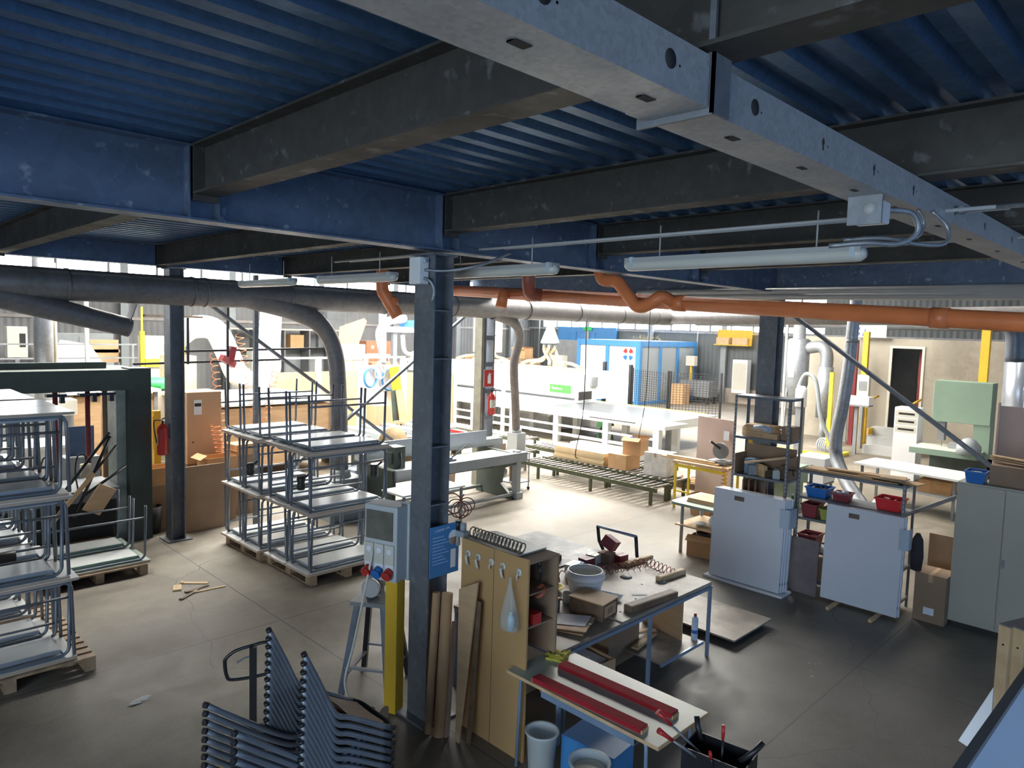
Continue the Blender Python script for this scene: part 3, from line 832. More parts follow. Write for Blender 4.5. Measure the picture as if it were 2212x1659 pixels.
# machine stand under the grinder behind the socket panel
t = thing('grinder_stand', 'grey steel four-legged stand with a bench grinder behind the socket panel', 'machine stand', (3.92, 5.72, 0), radians(35))
for (sx, sy) in ((-1, -1), (1, -1), (-1, 1), (1, 1)):
    MB().bar((sx*.3, sy*.24, 0), (sx*.17, sy*.13, .9), .05, .05).build('leg', m_stand if sx < 0 else m_blackm, t)
MB().bar((-.27, -.21, .22), (.27, -.21, .22), .04, .02).bar((-.27, .21, .22), (.27, .21, .22), .04, .02).bar((-.27, -.21, .3), (-.27, .21, .3), .04, .02).bar((.27, -.21, .3), (.27, .21, .3), .04, .02).build('stretcher', m_midgrey, t)
MB().b(-.24, .24, -.18, .18, .9, .94).build('stand_top', m_midgrey, t)
g = MB(); g.cyl((-.12, 0, 1.06), (.12, 0, 1.06), .08, seg=18); g.b(-.05, .05, -.06, .06, .94, 1.02); g.build('grinder_motor', m_midgrey, t)
for s in (-1, 1): MB().cyl((s*.14, 0, 1.06), (s*.18, 0, 1.06), .09, seg=20).build('grinding_wheel', m_conduit, t)
MB().b(-.03, .03, .05, .1, .94, 1.5).build('back_post', m_stand, t)

# blue safety poster on the column
t = thing('safety_poster', 'blue safety poster with white writing and a helmeted face, on the near column', 'poster', (4.02, 4.825, 1.36), radians(2))
MB().b(-.17, .17, -.012, 0, 0, .46).build('poster_sheet', m_blue, t)
m_wtxt = M('white_print', (.85, .87, .9), .6, 0, .02)
hd = MB(); hx = -.12
for k, (w_, h_) in enumerate(((.006, .03), (.004, 0), (.012, .018), (.012, .024), (.012, .018), (.004, .026), (.012, .018), (.012, .018), (.008, 0), (.012, .018), (.004, .024), (.014, .018))):
    if h_:
        hd.box((hx+w_/2, -.0134, .405+h_/2+.0012*k), (w_*.35, .001, h_), 0, .25, 0)
        hd.box((hx+w_/2, -.0134, .405+h_*.5+.0012*k), (w_, .001, .004), 0, 0, 0)
    hx += w_+.005
hd.build('poster_heading', m_wtxt, t)
for i in range(9):
    MB().b(-.145, -.145+.13+.03*(i % 3), -.0135, -.012, .355-.03*i, .362-.03*i).build('print_line', M('pale_blue_print', (.4, .6, .85), .6), t)
MB().lathe([(0, -.002), (.05, -.002), (.052, 0)], (.10, -.012, .31), 18, 'y').build('face_print', M('face_print', (.35, .25, .2), .6), t)
MB().prism([(.04, .33), (.16, .33), (.15, .37), (.12, .395), (.08, .395), (.05, .37)], -.0152, -.0142, 'y').build('helmet_print', m_wtxt, t)
MB().b(.07, .13, -.0152, -.0142, .05, .22).build('shirt_print', m_wtxt, t)

# tall brown board partition / cabinet back, hooks, bag
t = thing('tool_cabinet', 'tall brown fibreboard cabinet back with taped hooks, beside the near column', 'cabinet', (4.12, 3.85, 0))
# the board faces the viewer (-X); runs along Y from 3.85 to 4.72
MB().b(-.02, 0, 0, .82, 0, 1.72).build('back_board', m_mdf, t)
MB().b(-.0215, -.0205, .40, .404, 0, 1.72).build('board_joint', m_dark, t)
MB().b(.34, .36, 0, .8, .82, 1.68).b(0, .36, .80, .82, .82, 1.70).b(0, .36, .0, .8, 1.68, 1.70).build('cabinet_shell', m_carddk, t)
MB().b(.01, .35, .03, .79, 1.40, 1.415).b(.01, .35, .03, .79, 1.12, 1.135).build('inner_shelf', m_carddk, t)
MB().b(.005, .37, .16, .82, 1.702, 1.715).build('cabinet_top', m_ltable, t)
for i, y in enumerate((.10, .29, .43, .60, .73)):
    h = MB(); h.lathe([(0, -.006), (.03, -.006), (.034, 0)], (-.022, y, 1.60), 14, 'x')
    if i in (1, 3, 4): h.tube([(-.028, y, 1.60), (-.06, y-.01, 1.58), (-.05, y-.012, 1.53), (-.03, y-.012, 1.50)], .012, 8)
    else: h.tube([(-.028, y, 1.60), (-.05, y, 1.57), (-.045, y, 1.54)], .008, 8)
    h.build('hook', m_cream, t)
# clear bag
m = MB(); prof = [(.012, 0), (.018, -.06), (.04, -.14), (.07, -.24), (.095, -.34), (.10, -.40), (.085, -.44), (.04, -.455), (0, -.457)]
m.lathe(prof, (0, 0, 0), 18)
for i in range(len(m.v)):
    x, y, z = m.v[i]; a = atan2(y, x); k = 1+.12*sin(7*a+z*9); m.v[i] = (x*k*.55, y*k, z)
t2 = thing('plastic_bag', 'clear plastic bag with a pale bottle inside, hung on a hook of the brown cabinet', 'bag', (4.015, 3.97, 1.57))
m.build('bag_film', m_bag, t2); MB().lathe([(0, -.44), (.03, -.44), (.032, -.34), (.015, -.31), (.012, -.28), (0, -.28)], (0, -.02, 0), 12).build('bottle', M('pale_blue_bottle', (.5, .66, .72), .4), t2)
# tool hooks and red tin on the cabinet's right end
t3 = thing('spray_gun', 'small spray gun hanging with a coiled thin hose inside the brown cabinet end', 'tool', (4.28, 3.90, 1.62))
MB().tube([(0, 0, 0), (.02, -.01, -.05), (.01, -.01, -.14)], .014, 8).lathe([(0, 0), (.02, .0), (.02, .05), (0, .05)], (0, -.01, 0), 10).build('gun_body', m_blackm, t3)
coil((.0, -.01, -.2), (.02, -.02, -.22), .06, 5, .003, 4, 14).build('thin_hose', m_redhose, t3)
one('paint_tin', MB().b(-.05, .05, -.05, .05, 0, .09), m_red, 'small red tin at the foot of the brown cabinet end', 'tin', (4.26, 3.93, 1.136))
# black air hose coil on cabinet top
c = coil((0, .72, 0), (0, .05, 0), .045, 15, .006, 5, 14)
one('air_hose_coil', c, M('dark_hose', (.12, .08, .05), .4), 'dark coiled air hose lying along the brown cabinet top', 'hose', (4.20, 3.95, 1.76))
t = thing('air_regulator', 'compressed air filter regulator between the column and the brown cabinet', 'air regulator', (4.18, 4.72, 1.70))
MB().b(-.04, .04, -.02, .16, .0, .05).cyl((0, .03, .05), (0, .03, .12), .03, seg=12).cyl((0, .11, -.1), (0, .11, 0), .028, seg=12).build('regulator_body', m_greypaint, t)
MB().cyl((0, .1, .05), (0, .1, .13), .028, seg=12).build('regulator_knob', m_black, t)
one('air_hose_coil', coil((0, 0, 0), (.55, .38, -.15), .08, 5, .006, 5, 14, sag=.1), m_redhose, 'loose red coiled hose hanging behind the near column', 'hose', (4.3, 5.05, 1.95))

# cardboard tubes and boards leaning on the column
def lean(name, p, q, r, mat, lab, grp=None, flat=None):
    p = Vector(p); q = Vector(q)
    m = MB()
    if flat: m.bar((0, 0, 0), q-p, flat[0], flat[1], flat[2])
    else:
        m.tube([(0, 0, 0), q-p], r, 14)
    return one(name, m, mat, lab, 'board' if flat else 'tube', p, 0, grp)
lean('cardboard_tube', (3.80, 4.72, 0), (3.90, 4.77, 1.24), .035, m_card, 'thin brown cardboard tube leaning nearest the column foot')
lean('cardboard_tube', (3.84, 4.62, 0), (3.96, 4.69, 1.24), .05, m_card, 'thicker brown cardboard tube leaning beside the thin one at the column')
lean('wooden_board', (3.88, 4.56, 0), (4.02, 4.66, .98), .0, M('pinkish_board', (.36, .24, .17), .7), 'short pinkish board strip leaning at the column', None, (.05, .012, (0, 1, 0)))
m = MB(); m.prism([(0, 0), (.04, 0), (.17, 1.30), (-.06, 1.42)], -.008, .008, 'x')
o = one('wooden_board', m, m_ply, 'tan tapered board leaning against the brown cabinet', 'board', (3.90, 4.42, 0)); o.rotation_euler = (0, radians(5), 0)
m = MB(); m.prism([(0, 0), (.05, 0), (.05, 1.25), (.0, 1.25)], -.006, .006, 'x')
o = one('wooden_board', m, m_dwood, 'dark thin strip standing between the tapered board and the cabinet', 'board', (3.95, 4.33, 0)); o.rotation_euler = (0, radians(4), 0)

# ================================================================== PALLET JACK + STACKED CHAIR FRAMES (foreground)
t = thing('pallet_jack', 'black pallet jack handle standing upright at bottom left', 'pallet jack', (2.49, 5.36, 0), radians(-30))
t.scale = (1, 1, .86)
MB().bar((0, 0, .12), (0, 0, 1.12), .055, .035, (0, 1, 0)).build('handle_post', m_blackm, t)
loop = [(.0, 0, 1.14), (-.13, 0, 1.10)]+[(-.2, 0, 1.04), (-.215, 0, .99), (-.2, 0, .86), (-.16, 0, .82), (0, 0, .83), (.14, 0, .86), (.19, 0, .92), (.2, 0, 1.04), (.17, 0, 1.12), (.1, 0, 1.16)]
MB().tube(smooth_path(loop+[loop[0]], 4), .015, 10).build('grip_loop', m_blackm, t)
MB().tube([(0, 0, 1.04), (-.06, -.01, 1.03), (-.12, -.01, .99)], .009, 8).build('release_lever', m_midgrey, t)
MB().b(-.1, .1, -.1, .1, .12, .3).build('pump_housing', m_blackm, t)
for s in (-1, 1):
    MB().b(s*.19-.08, s*.19+.08, -1.2, -.1, .05, .1).build('fork', m_yellow, t)
for s in (-1, 1): MB().cyl((s*.05-.025, 0, .09), (s*.05+.025, 0, .09), .09, seg=18).build('steer_wheel', m_black, t)

# ------------------------------------------------------------------ nested chair frames at the bottom of the picture
m_seat = wood('beech_ply_seat', (.50, .33, .20), (.62, .44, .28), 3, (2, 8, 2))
def make_chair(lab):
    """tubular school chair frame, origin midway between the two upright tops"""
    t = thing('school_chair', lab, 'chair', (0, 0, 0), 0, 'chair frames nested in the bottom stack')
    r = .0185
    for s in (-1, 1):
        y = s*.225
        m = MB(); m.tube(smooth_path([(0, y, 0), (.10, y, -.21), (.185, y, -.40), (.235, y, -.465), (.33, y, -.51), (.62, y, -.69)], 5), r, 8); m.build('side_tube', m_tube, t)
        MB().cyl((-.008, y, .017), (0, y, 0), r*1.04, seg=8).build('tube_cap', m_black, t)
        y2 = s*.2
        m = MB(); m.tube(smooth_path([(-.41, y2, -.33), (-.12, y2, -.565), (.06, y2, -.70), (.18, y2, -.76), (.30, y2, -.74), (.44, y2, -.66)], 5), r, 8); m.build('leg', m_tube, t)
        MB().cyl((-.425, y2, -.323), (-.405, y2, -.332), r*1.06, seg=8).build('foot_cap', m_black, t)
    m = MB(); m.tube(smooth_path([(.62, -.225, -.69), (.67, -.2, -.715), (.69, -.12, -.73), (.69, .12, -.73), (.67, .2, -.715), (.62, .225, -.69)], 4), r*1.1, 8); m.build('front_bend', m_black, t)
    MB().cyl((.20, -.225, -.425), (.20, .225, -.425), r*.8, seg=8).build('cross_tube', m_tube, t)
    vs = []; fs = []; n = 6
    for i in range(n+1):
        x = .26+.36*i/n
        z = -.462-.22*i/n-(.012*sin(pi*i/n)) + (.03 if i == 0 else 0)
        for k in range(7):
            yy = -.17+.34*k/6
            vs.append((x, yy, z+.008*abs(k-3)/3))
    for i in range(n):
        for k in range(6): fs.append((i*7+k, i*7+k+1, (i+1)*7+k+1, (i+1)*7+k))
    m = MB(); m.add(vs, fs, True); m.add([(a, b_, c-.009) for a, b_, c in vs], [tuple(reversed(f)) for f in fs], True)
    m.build('seat', m_seat, t)
    return t
ords = ['topmost', 'second from the top', 'third from the top', 'fourth from the top', 'fifth from the top', 'sixth from the top', 'seventh from the top', 'eighth from the top', 'ninth from the top', 'tenth from the top', 'eleventh from the top', 'twelfth from the top', 'thirteenth from the top', 'fourteenth from the top']
ords[13] = 'lowest'
chair0 = None
for k in range(14):
    lab = 'blue-grey tubular chair frame with plywood seat in the nested stack, ' + ords[k]
    loc = (2.045-.0015*k, 3.945, 1.62-.0535*k)
    if chair0 is None: chair0 = make_chair(lab); chair0.location = loc
    else: dup(chair0, loc, label=lab)
one('chair_platform', MB().b(-.45, .6, -.3, .3, 0, .09).b(-.3, .3, -.2, .2, .09, .12), m_pallet, 'low wooden platform carrying the nested chair frames', 'platform', (2.2, 3.945, 0))
# curved plywood seat shells standing behind the chairs
for i, (x, a) in enumerate(((2.86, .12), (2.93, .2), (3.01, .28))):
    m = MB(); n = 12; vs = []
    for k in range(n+1):
        g = pi*k/n
        for q in (0, .012):
            vs += [(q, .2*cos(g), .62+.2*sin(g)), (q, .2*cos(g), .25)]
    pr = [(.2*cos(pi*k/n), .3+.32*sin(pi*k/n)) for k in range(n+1)]
    m.prism(pr+[(-.2, 0), (.2, 0)], -.006, .006, 'x')
    o = one('seat_shell', m, m_seat if i != 1 else m_dwood, ['curved plywood seat shell nearest the chair stack', 'dark edged curved seat shell, middle of three by the chair stack', 'curved plywood seat shell nearest the yellow post'][i], 'seat shell', (x, 4.55, .03), radians(-60), 'seat shells behind the chair frames')
    o.rotation_euler = (0, a, radians(-60))
# rubbish on the floor
m_scrap = M('torn_paper', (.8, .8, .78), .7, 0, .05)
m = MB(); m.add([(0, 0, .005), (.06, .02, .03), (.16, .03, .012), (.22, .09, .02), (.17, .08, .035), (.05, .05, .02)], [(0, 1, 5), (1, 2, 4, 5), (2, 3, 4)]); m.b(.03, .12, .02, .04, 0, .006)
one('paper_scrap', m, m_scrap, 'crumpled white paper scrap on the floor left of the pallet jack', 'scrap', (2.0, 6.9, 0), radians(-10))
for i, (x, y, L, w_, a, mt, lab) in enumerate(((3.42, 9.62, .22, .1, 70, m_lwood, 'light wood offcut on the floor between the stacks, nearest the left pallet'), (3.66, 9.66, .36, .06, -40, m_lwood, 'long light offcut lying on top of the floor scraps'),
        (3.60, 9.42, .34, .05, 15, m_dwood, 'dark splinter board among the floor scraps'), (3.72, 9.30, .4, .04, -5, m_lwood, 'thin pale batten at the near side of the floor scraps'), (3.45, 9.28, .36, .05, 35, m_dwood, 'dark batten pointing toward the viewer from the floor scraps'))):
    one('wood_offcut', MB().b(-L/2, L/2, -w_/2, w_/2, .0, .012).b(-L/2, -L/2+.04, -w_/2, w_/2, .012, .02), mt, lab, 'offcut', (x, y, .001), radians(a), 'wood scraps on the floor')
for i, (x, y, a, lab) in enumerate(((3.2, 4.35, 20, 'dark stick on the floor left of the cardboard tubes'), (2.95, 3.9, -30, 'dark stick on the floor beside the chair stack'))):
    one('wood_offcut', MB().b(-.2, .2, -.012, .012, 0, .012).b(-.2, -.15, -.02, .012, .0, .016), m_dwood, lab, 'offcut', (x, y, .001), radians(a))

# ================================================================== BENCH AND WHAT IS ON IT
BZ = .83
t = thing('work_bench', 'long scratched work bench with blue-grey steel legs in the middle foreground', 'bench', (0, 0, 0))
MB().b(4.49, 7.08, 3.84, 5.22, BZ-.028, BZ).build('bench_top', m_benchtop, t, bev=.003)
MB().b(5.42, 7.08, 3.84, 5.22, BZ+.0005, BZ+.012).build('overlay_board', m_benchtop, t)
f = MB(); f.b(4.5, 7.07, 3.82, 3.85, BZ-.06, BZ-.029); f.b(4.5, 7.07, 5.19, 5.22, BZ-.06, BZ-.029); f.b(7.04, 7.07, 3.85, 5.19, BZ-.06, BZ-.029); f.b(4.5, 4.53, 3.85, 5.19, BZ-.06, BZ-.029)
f.build('apron_rail', m_benchleg, t)
for x in (4.52, 5.88, 7.04):
    for y in (3.83, 5.2): MB().b(x-.016, x+.016, y-.012, y+.02, 0, BZ-.06).build('leg', m_benchleg, t)
MB().b(6.2, 7.03, 3.9, 5.1, .14, .155).build('lower_shelf', m_benchtop, t)
MB().b(6.2, 7.04, 3.88, 3.9, .12, .155).build('shelf_rail', m_benchleg, t)
MB().b(6.2, 7.04, 5.1, 5.12, .12, .155).build('shelf_rail', m_benchleg, t)
TZ = BZ+.0125
t = thing('work_table', 'second table with a silvery scratched top behind the bench', 'table', (0, 0, 0))
m_scr = M('scratched_metal_top', (.17, .17, .17), .5, .1, .5, 5, dirt=(.5, .5, .48))
MB().b(5.75, 7.0, 5.26, 6.42, BZ-.01, BZ+.02).build('table_top', m_scr, t)
for x in (5.8, 6.95):
    for y in (5.31, 6.37): MB().b(x-.018, x+.018, y-.018, y+.018, 0, BZ-.01).build('leg', m_benchleg, t)
one('hand_bar', MB().prism([(0, 0), (.42, -.05), (.44, .03)], 0, .03).cyl((.44, -.01, .0), (.44, -.01, .07), .03, seg=10), m_dwood, 'flat bar with round end knob lying on the silvery table', 'bar', (5.85, 5.42, BZ+.021))

# white glue tub
t = thing('glue_tub', 'large white tub with yellow-green glue residue on the bench', 'tub', (5.68, 4.52, TZ))
MB().lathe([(.115, 0), (.125, .01), (.155, .13), (.16, .15), (.172, .155), (.172, .175), (.15, .215), (.14, .215), (.15, .17), (.145, .14), (.115, .03), (0, .03)], (0, 0, 0), 28).build('tub_body', m_white, t)
MB().lathe([(0, .10), (.08, .105), (.138, .12)], (0, 0, 0), 24).build('glue', M('glue_yellow', (.5, .5, .05), .35), t)
t.scale = (1.22, 1.22, 1.25)
# wooden drill box
t = thing('wooden_box', 'brown wooden box with lighter lid and a window cut in its end, on the bench', 'box', (5.40, 4.18, BZ+.001), radians(8))
MB().b(-.17, .17, -.22, .22, 0, .19).build('box_body', m_dwood, t, bev=.003)
MB().b(-.18, .18, -.23, .23, .191, .203).build('box_lid', m_ply, t)
MB().b(-.13, .13, -.2215, -.2205, .03, .16).build('end_panel', m_ply, t)
MB().b(-.06, .06, -.2235, -.2217, .06, .13).build('end_opening', m_carddk, t)
t.scale = (.85, .85, .85)
# clipboard
t = thing('clipboard', 'brown board with a metal clip and a blank sheet of paper, on the bench front', 'clipboard', (4.98, 4.15, BZ+.03), radians(25))
MB().box((0, 0, 0), (.34, .44, .012), radians(-5)).box((-.02, 0.0, -.02), (.30, .38, .01)).build('board', m_ply, t)
MB().box((.05, -.02, .013), (.25, .33, .003), radians(-5)).build('paper_sheet', m_paper, t)
MB().box((0, .20, .0), (.1, .03, .02), radians(-5)).build('metal_clip', m_ductl, t)
MB().box((.02, -.22, .03), (.09, .03, .008), radians(-5)).build('lower_clip', m_ductl, t)
# bits beside the tub
t = thing('paint_can', 'small round tin with an orange lid beside the wooden box', 'can', (5.18, 4.47, BZ+.001))
MB().lathe([(.035, 0), (.037, .01), (.037, .10), (.034, .105), (0, .106)], (0, 0, 0), 16).build('can_body', m_midgrey, t)
MB().lathe([(.038, .1), (.038, .118), (.0, .12)], (0, 0, 0), 16).build('lid', m_orange, t)
one('paint_can', MB().lathe([(.034, 0), (.034, .13), (.028, .135), (.02, .128), (0, .125)], (0, 0, 0), 14), m_greypaint, 'grey open can standing nearest the brown cabinet', 'can', (5.02, 4.60, BZ+.001))
one('paint_can', MB().lathe([(.045, 0), (.045, .11), (.04, .11), (.04, .02), (0, .02)], (0, 0, 0), 16), m_plastic, 'clear jar lying between the cans and the white tub', 'jar', (5.40, 4.52, BZ+.001))
one('paint_can', MB().lathe([(.05, 0), (.055, .12), (.05, .12), (.045, .02), (0, .02)], (0, 0, 0), 16), m_cream, 'cream pot behind the cans beside the cabinet', 'pot', (5.42, 4.95, BZ+.001))
one('glue_tray', MB().lathe([(.06, 0), (.12, .04), (.125, .045), (.11, .045), (.055, .01), (0, .01)], (0, 0, 0), 18), m_yellowb, 'shallow yellow-stained bowl between the pots and the tub', 'bowl', (5.52, 4.82, TZ+.001))
one('plastic_sheet', MB().add([(0, 0, 0), (.22, .02, .04), (.3, .2, .01), (.12, .24, .07), (.02, .18, .03), (.16, .12, .06)], [(0, 1, 5), (1, 2, 5), (2, 3, 5), (3, 4, 5), (4, 0, 5)]), M('pale_blue_film', (.6, .7, .85), .3), 'crumpled pale blue plastic film behind the wooden box', 'film', (5.68, 4.12, TZ+.005), radians(10))
# row of small cartons at the back of the bench
for i, (x, y, L, w_, h, a, mt, lab) in enumerate(((6.02, 5.06, .2, .11, .08, 10, m_white, 'white and blue printed carton at the left end of the carton row'), (6.06, 5.0, .18, .1, .05, 10, m_red, 'flat red carton under the white one in the carton row'),
        (6.24, 5.08, .13, .12, .08, 5, m_bluebin, 'small blue carton in the carton row'), (6.40, 5.08, .15, .13, .1, -5, m_maroon, 'maroon carton with a brown label in the carton row'), (6.55, 5.1, .14, .13, .11, 8, m_cream, 'cream topped carton in the carton row'),
        (6.70, 5.02, .14, .16, .12, 5, m_carddk, 'open brown carton below the raised maroon box'), (6.82, 4.92, .14, .16, .1, -8, m_maroon, 'maroon carton nearest the coiled red hose'), (6.72, 5.12, .12, .1, .06, 20, m_red, 'small red carton at the back of the carton row'))):
    m = MB(); m.b(-L/2, L/2, -w_/2, w_/2, 0, h); 
    if i != 1: m.b(-L/2, L/2, -.003, .003, h, h+.002)
    z = TZ+.001+(.051 if i == 0 else 0)
    if i == 0: x, y = 6.06, 5.0
    one('small_carton', m, mt, lab, 'box', (x, y, z), radians(a), 'small cartons along the back of the bench')
one('raised_box', MB().box((0, 0, 0), (.22, .16, .13), .5, .25, 0).box((0, .05, .02), (.05, .03, .06), .5, .25, 0), m_maroon, 'maroon box tilted up on top of the carton row', 'box', (6.74, 5.0, TZ+.23), radians(20), None)
c = coil((6.25, 4.75, TZ+.06), (6.95, 4.62, TZ+.05), .05, 8, .005, 5, 14); one('air_hose_coil', c, m_redhose, 'red-brown coiled hose on the bench by the carton row', 'hose')
c = coil((6.95, 4.62, TZ+.06), (6.88, 4.2, TZ+.04), .05, 7, .005, 5, 14); one('air_hose_coil', c, m_redhose, 'red-brown coiled hose end beside the pale plank', 'hose')
c = coil((5.55, 5.05, TZ+.06), (5.95, 4.85, TZ+.06), .06, 5, .006, 5, 14); one('air_hose_coil', c, m_redhose, 'loose red-brown hose loops behind the white tub', 'hose')
one('metal_disc', MB().lathe([(0, .004), (.05, .006), (.07, 0), (.05, .016), (0, .02)], (0, 0, 0), 18), m_midgrey, 'grey round metal cap on the bench by the hose', 'cap', (6.45, 4.55, TZ))
one('metal_disc', MB().lathe([(0, .004), (.03, .006), (.045, 0), (.03, .016), (0, .02)], (0, 0, 0), 18), m_midgrey, 'small round metal nozzle at the end of the coiled hose', 'cap', (6.62, 4.18, TZ))
for (x, y, L, a, w_, h, mt, lab) in ((6.9, 4.2, .46, -5, .07, .05, m_lwood, 'pale planed block at the right end of the bench'), (7.03, 4.74, .5, -3, .07, .045, m_lwood, 'pale planed block further back on the bench'), (6.07, 3.90, .72, -6, .1, .06, m_dwood, 'dark brown timber lying along the bench front')):
    one('timber_block', MB().b(-L/2, L/2, -w_/2, w_/2, 0, h).b(-L/2+.01, L/2-.01, -w_/2+.01, w_/2-.01, h, h+.004), mt, lab, 'timber', (x-.05, y+.02, TZ+.001), radians(a), None)
one('paper_slip', MB().b(0, .16, 0, .03, 0, .002), m_paper, 'narrow white slip on the bench surface', 'paper', (6.05, 4.18, TZ+.001), radians(-40))
for i, (x, y) in enumerate(((5.95, 4.35), (6.2, 4.0), (6.0, 4.1), (5.6, 4.0), (6.4, 4.3))):
    one('glue_drip', MB().lathe([(0, .001), (.012, .001)], (0, 0, 0), 7).b(-.003, .003, 0, .03, 0, .001), m_white, 'white glue drip on the bench top', 'glue drip', (x, y, TZ+.0002), i, 'white glue drips on the bench')
# under the bench
def carton(x, y, z, L, w_, h, a, mt, lab, grp=None, name='cardboard_box', open_=False, tape=True):
    t = thing(name, lab, 'box', (x, y, z), radians(a), grp)
    m = MB()
    if open_:
        th = .006
        m.b(-L/2, L/2, -w_/2, -w_/2+th, 0, h); m.b(-L/2, L/2, w_/2-th, w_/2, 0, h); m.b(-L/2, -L/2+th, -w_/2+th, w_/2-th, 0, h); m.b(L/2-th, L/2, -w_/2+th, w_/2-th, 0, h); m.b(-L/2+th, L/2-th, -w_/2+th, w_/2-th, 0, th)
        m.build('box_body', mt, t)
        MB().box((-L/2-.06, 0, h+.02), (.14, w_*.96, .006), 0, -.5, 0).build('flap', mt, t); MB().box((L/2+.05, 0, h+.03), (.13, w_*.96, .006), 0, .7, 0).build('flap', mt, t)
    else:
        m.b(-L/2, L/2, -w_/2, w_/2, 0, h); m.build('box_body', mt, t)
        if tape: MB().b(-L/2-.001, L/2+.001, -.025, .025, h, h+.0012).b(-L/2-.0012, -L/2, -.025, .025, h-.1, h).b(L/2, L/2+.0012, -.025, .025, h-.1, h).build('tape', m_ply, t)
    return t
carton(6.2, 4.62, 0, .6, .5, .42, 3, m_carddk, 'dark brown box on the floor under the bench behind its middle leg')
t = thing('wooden_paper_tray', 'wooden drawer full of papers on the floor under the bench', 'drawer', (5.45, 4.35, .02), radians(-4))
MB().b(-.3, .3, -.2, .2, 0, .02).b(-.3, .3, -.2, -.185, .02, .26).b(-.3, .3, .185, .2, .02, .26).b(-.3, -.285, -.185, .185, .02, .26).b(.285, .3, -.185, .185, .02, .26).build('drawer_body', m_ply, t)
MB().cyl((.12, -.2, .12), (.12, -.215, .12), .02, seg=12).build('pull_hole', m_dark, t)
MB().box((.0, 0, .24), (.5, .3, .02), .06, .05, .1).box((-.08, .04, .27), (.3, .25, .01), -.05, .08, .4).build('papers', m_paper, t)
one('planed_board', MB().b(0, .02, 0, .62, 0, .56), m_ply, 'reddish plywood panel standing on the shelf under the bench end', 'board', (6.84, 4.05, .157), radians(-12))
t = thing('spray_can', 'white and blue spray can on the lower shelf edge of the bench', 'spray can', (6.99, 3.97, .157))
MB().lathe([(.035, 0), (.036, .01), (.036, .24), (.03, .26), (.016, .27), (0, .27)], (0, 0, 0), 18).build('can_body', M('pale_blue_can', (.55, .68, .82), .3), t)
MB().lathe([(.016, .27), (.016, .30), (0, .302)], (0, 0, 0), 12).build('nozzle', m_maroon, t)
MB().lathe([(.0365, .08), (.0365, .12)], (0, 0, 0), 18).build('label_band', m_bluebin, t)
for i, (x, y, z, a) in enumerate(((6.5, 4.3, .17, 10), (6.55, 4.45, .2, -20), (6.45, 4.55, .24, 35))):
    one('wood_offcut', MB().b(-.25, .25, -.04, .04, 0, .02).b(-.2, .2, -.03, .03, .02, .024), m_lwood, ['pale offcut lying lowest on the shelf under the bench', 'pale offcut crossing the others on the shelf under the bench', 'pale offcut at the back of the shelf under the bench'][i], 'offcut', (x, y, z), radians(a), 'offcuts on the bench shelf')
carton(5.1, 4.8, 0, .5, .4, .5, 0, m_ply, 'tan box behind the drawer under the bench', tape=False)
one('metal_vessel', MB().lathe([(.08, 0), (.085, .12), (.08, .12), (.07, .02), (0, .02)], (0, 0, 0), 16), m_ductl, 'shiny metal ring on the floor under the bench', 'metal ring', (6.75, 4.25, 0))
# trolley behind the benches
t = thing('hand_trolley', 'flat trolley with a bent black push handle behind the benches', 'trolley', (7.36, 5.0, 0))
MB().b(0, .9, -.05, .65, .2, .23).build('deck', m_dwood, t)
MB().tube([(.02, 0, .23), (.02, 0, .62), (-.06, 0, .8), (-.1, 0, 1.05)], .022, 8).build('handle_side', m_black, t)
MB().tube([(.02, .58, .23), (.02, .58, .7), (-.06, .6, .85), (-.1, .6, 1.05)], .022, 8).build('handle_side', m_black, t)
MB().cyl((-.1, -.01, 1.05), (-.1, .61, 1.05), .018, seg=10).build('push_bar', m_benchleg, t)
for x in (.1, .8):
    for y in (.03, .57): MB().cyl((x, y-.02, .08), (x, y+.02, .08), .08, seg=14).build('wheel', m_black, t)
# flat dolly with brown board, right of the bench
t = thing('floor_dolly', 'flat brown board dolly on the floor at the right end of the bench', 'dolly', (7.45, 3.72, 0))
MB().b(0, .95, 0, 1.05, .07, .09).build('deck', m_benchtop, t)
for x in (.1, .85):
    for y in (.1, .95): MB().cyl((x-.015, y, .035), (x+.015, y, .035), .035, seg=12).build('caster', m_black, t)

# ================================================================== PALE TABLE AT THE FRONT
t = thing('light_table', 'pale green topped table with red felt bars, bottom centre', 'table', (4.0, 2.5, 0))
MB().b(0, .66, 0, 1.46, .775, .797).build('table_top', m_ltable, t, bev=.002)
MB().b(-.004, 0, 0, 1.46, .772, .799).b(0, .66, -.004, 0, .772, .799).build('edge_band', m_lwood, t)
for x in (.04, .62):
    pts = [(x, .1, 0), (x, .12, .70)]+arc((x, .17, .72), .05, pi, pi/2, 4, 'yz')+arc((x, 1.29, .72), .05, pi/2, 0, 4, 'yz')+[(x, 1.34, .7), (x, 1.36, 0)]
    MB().tube(pts, .014, 8).build('leg_frame', m_benchleg, t)
MB().b(.08, .58, .25, 1.15, .66, .665).b(.08, .085, .25, 1.15, .665, .73).b(.575, .58, .25, 1.15, .665, .73).build('book_tray', m_benchleg, t)
for (x, y, L, lab) in ((4.04, 2.66, 1.03, 'red felt-covered bar on the pale table, the near left one'), (4.37, 2.62, 1.08, 'red felt-covered bar on the pale table, the far right one')):
    t = thing('felt_bar', lab, 'felt bar', (x, y, .798), radians(2), 'red felt bars on the pale table')
    MB().b(0, .085, 0, L, 0, .028).build('wooden_core', m_lwood, t)
    MB().b(-.003, .088, .01, L-.01, .029, .042).b(-.004, -.0005, .01, L-.01, .004, .028).build('red_felt', m_redfelt, t)
m = MB(); n = 8; vs = []
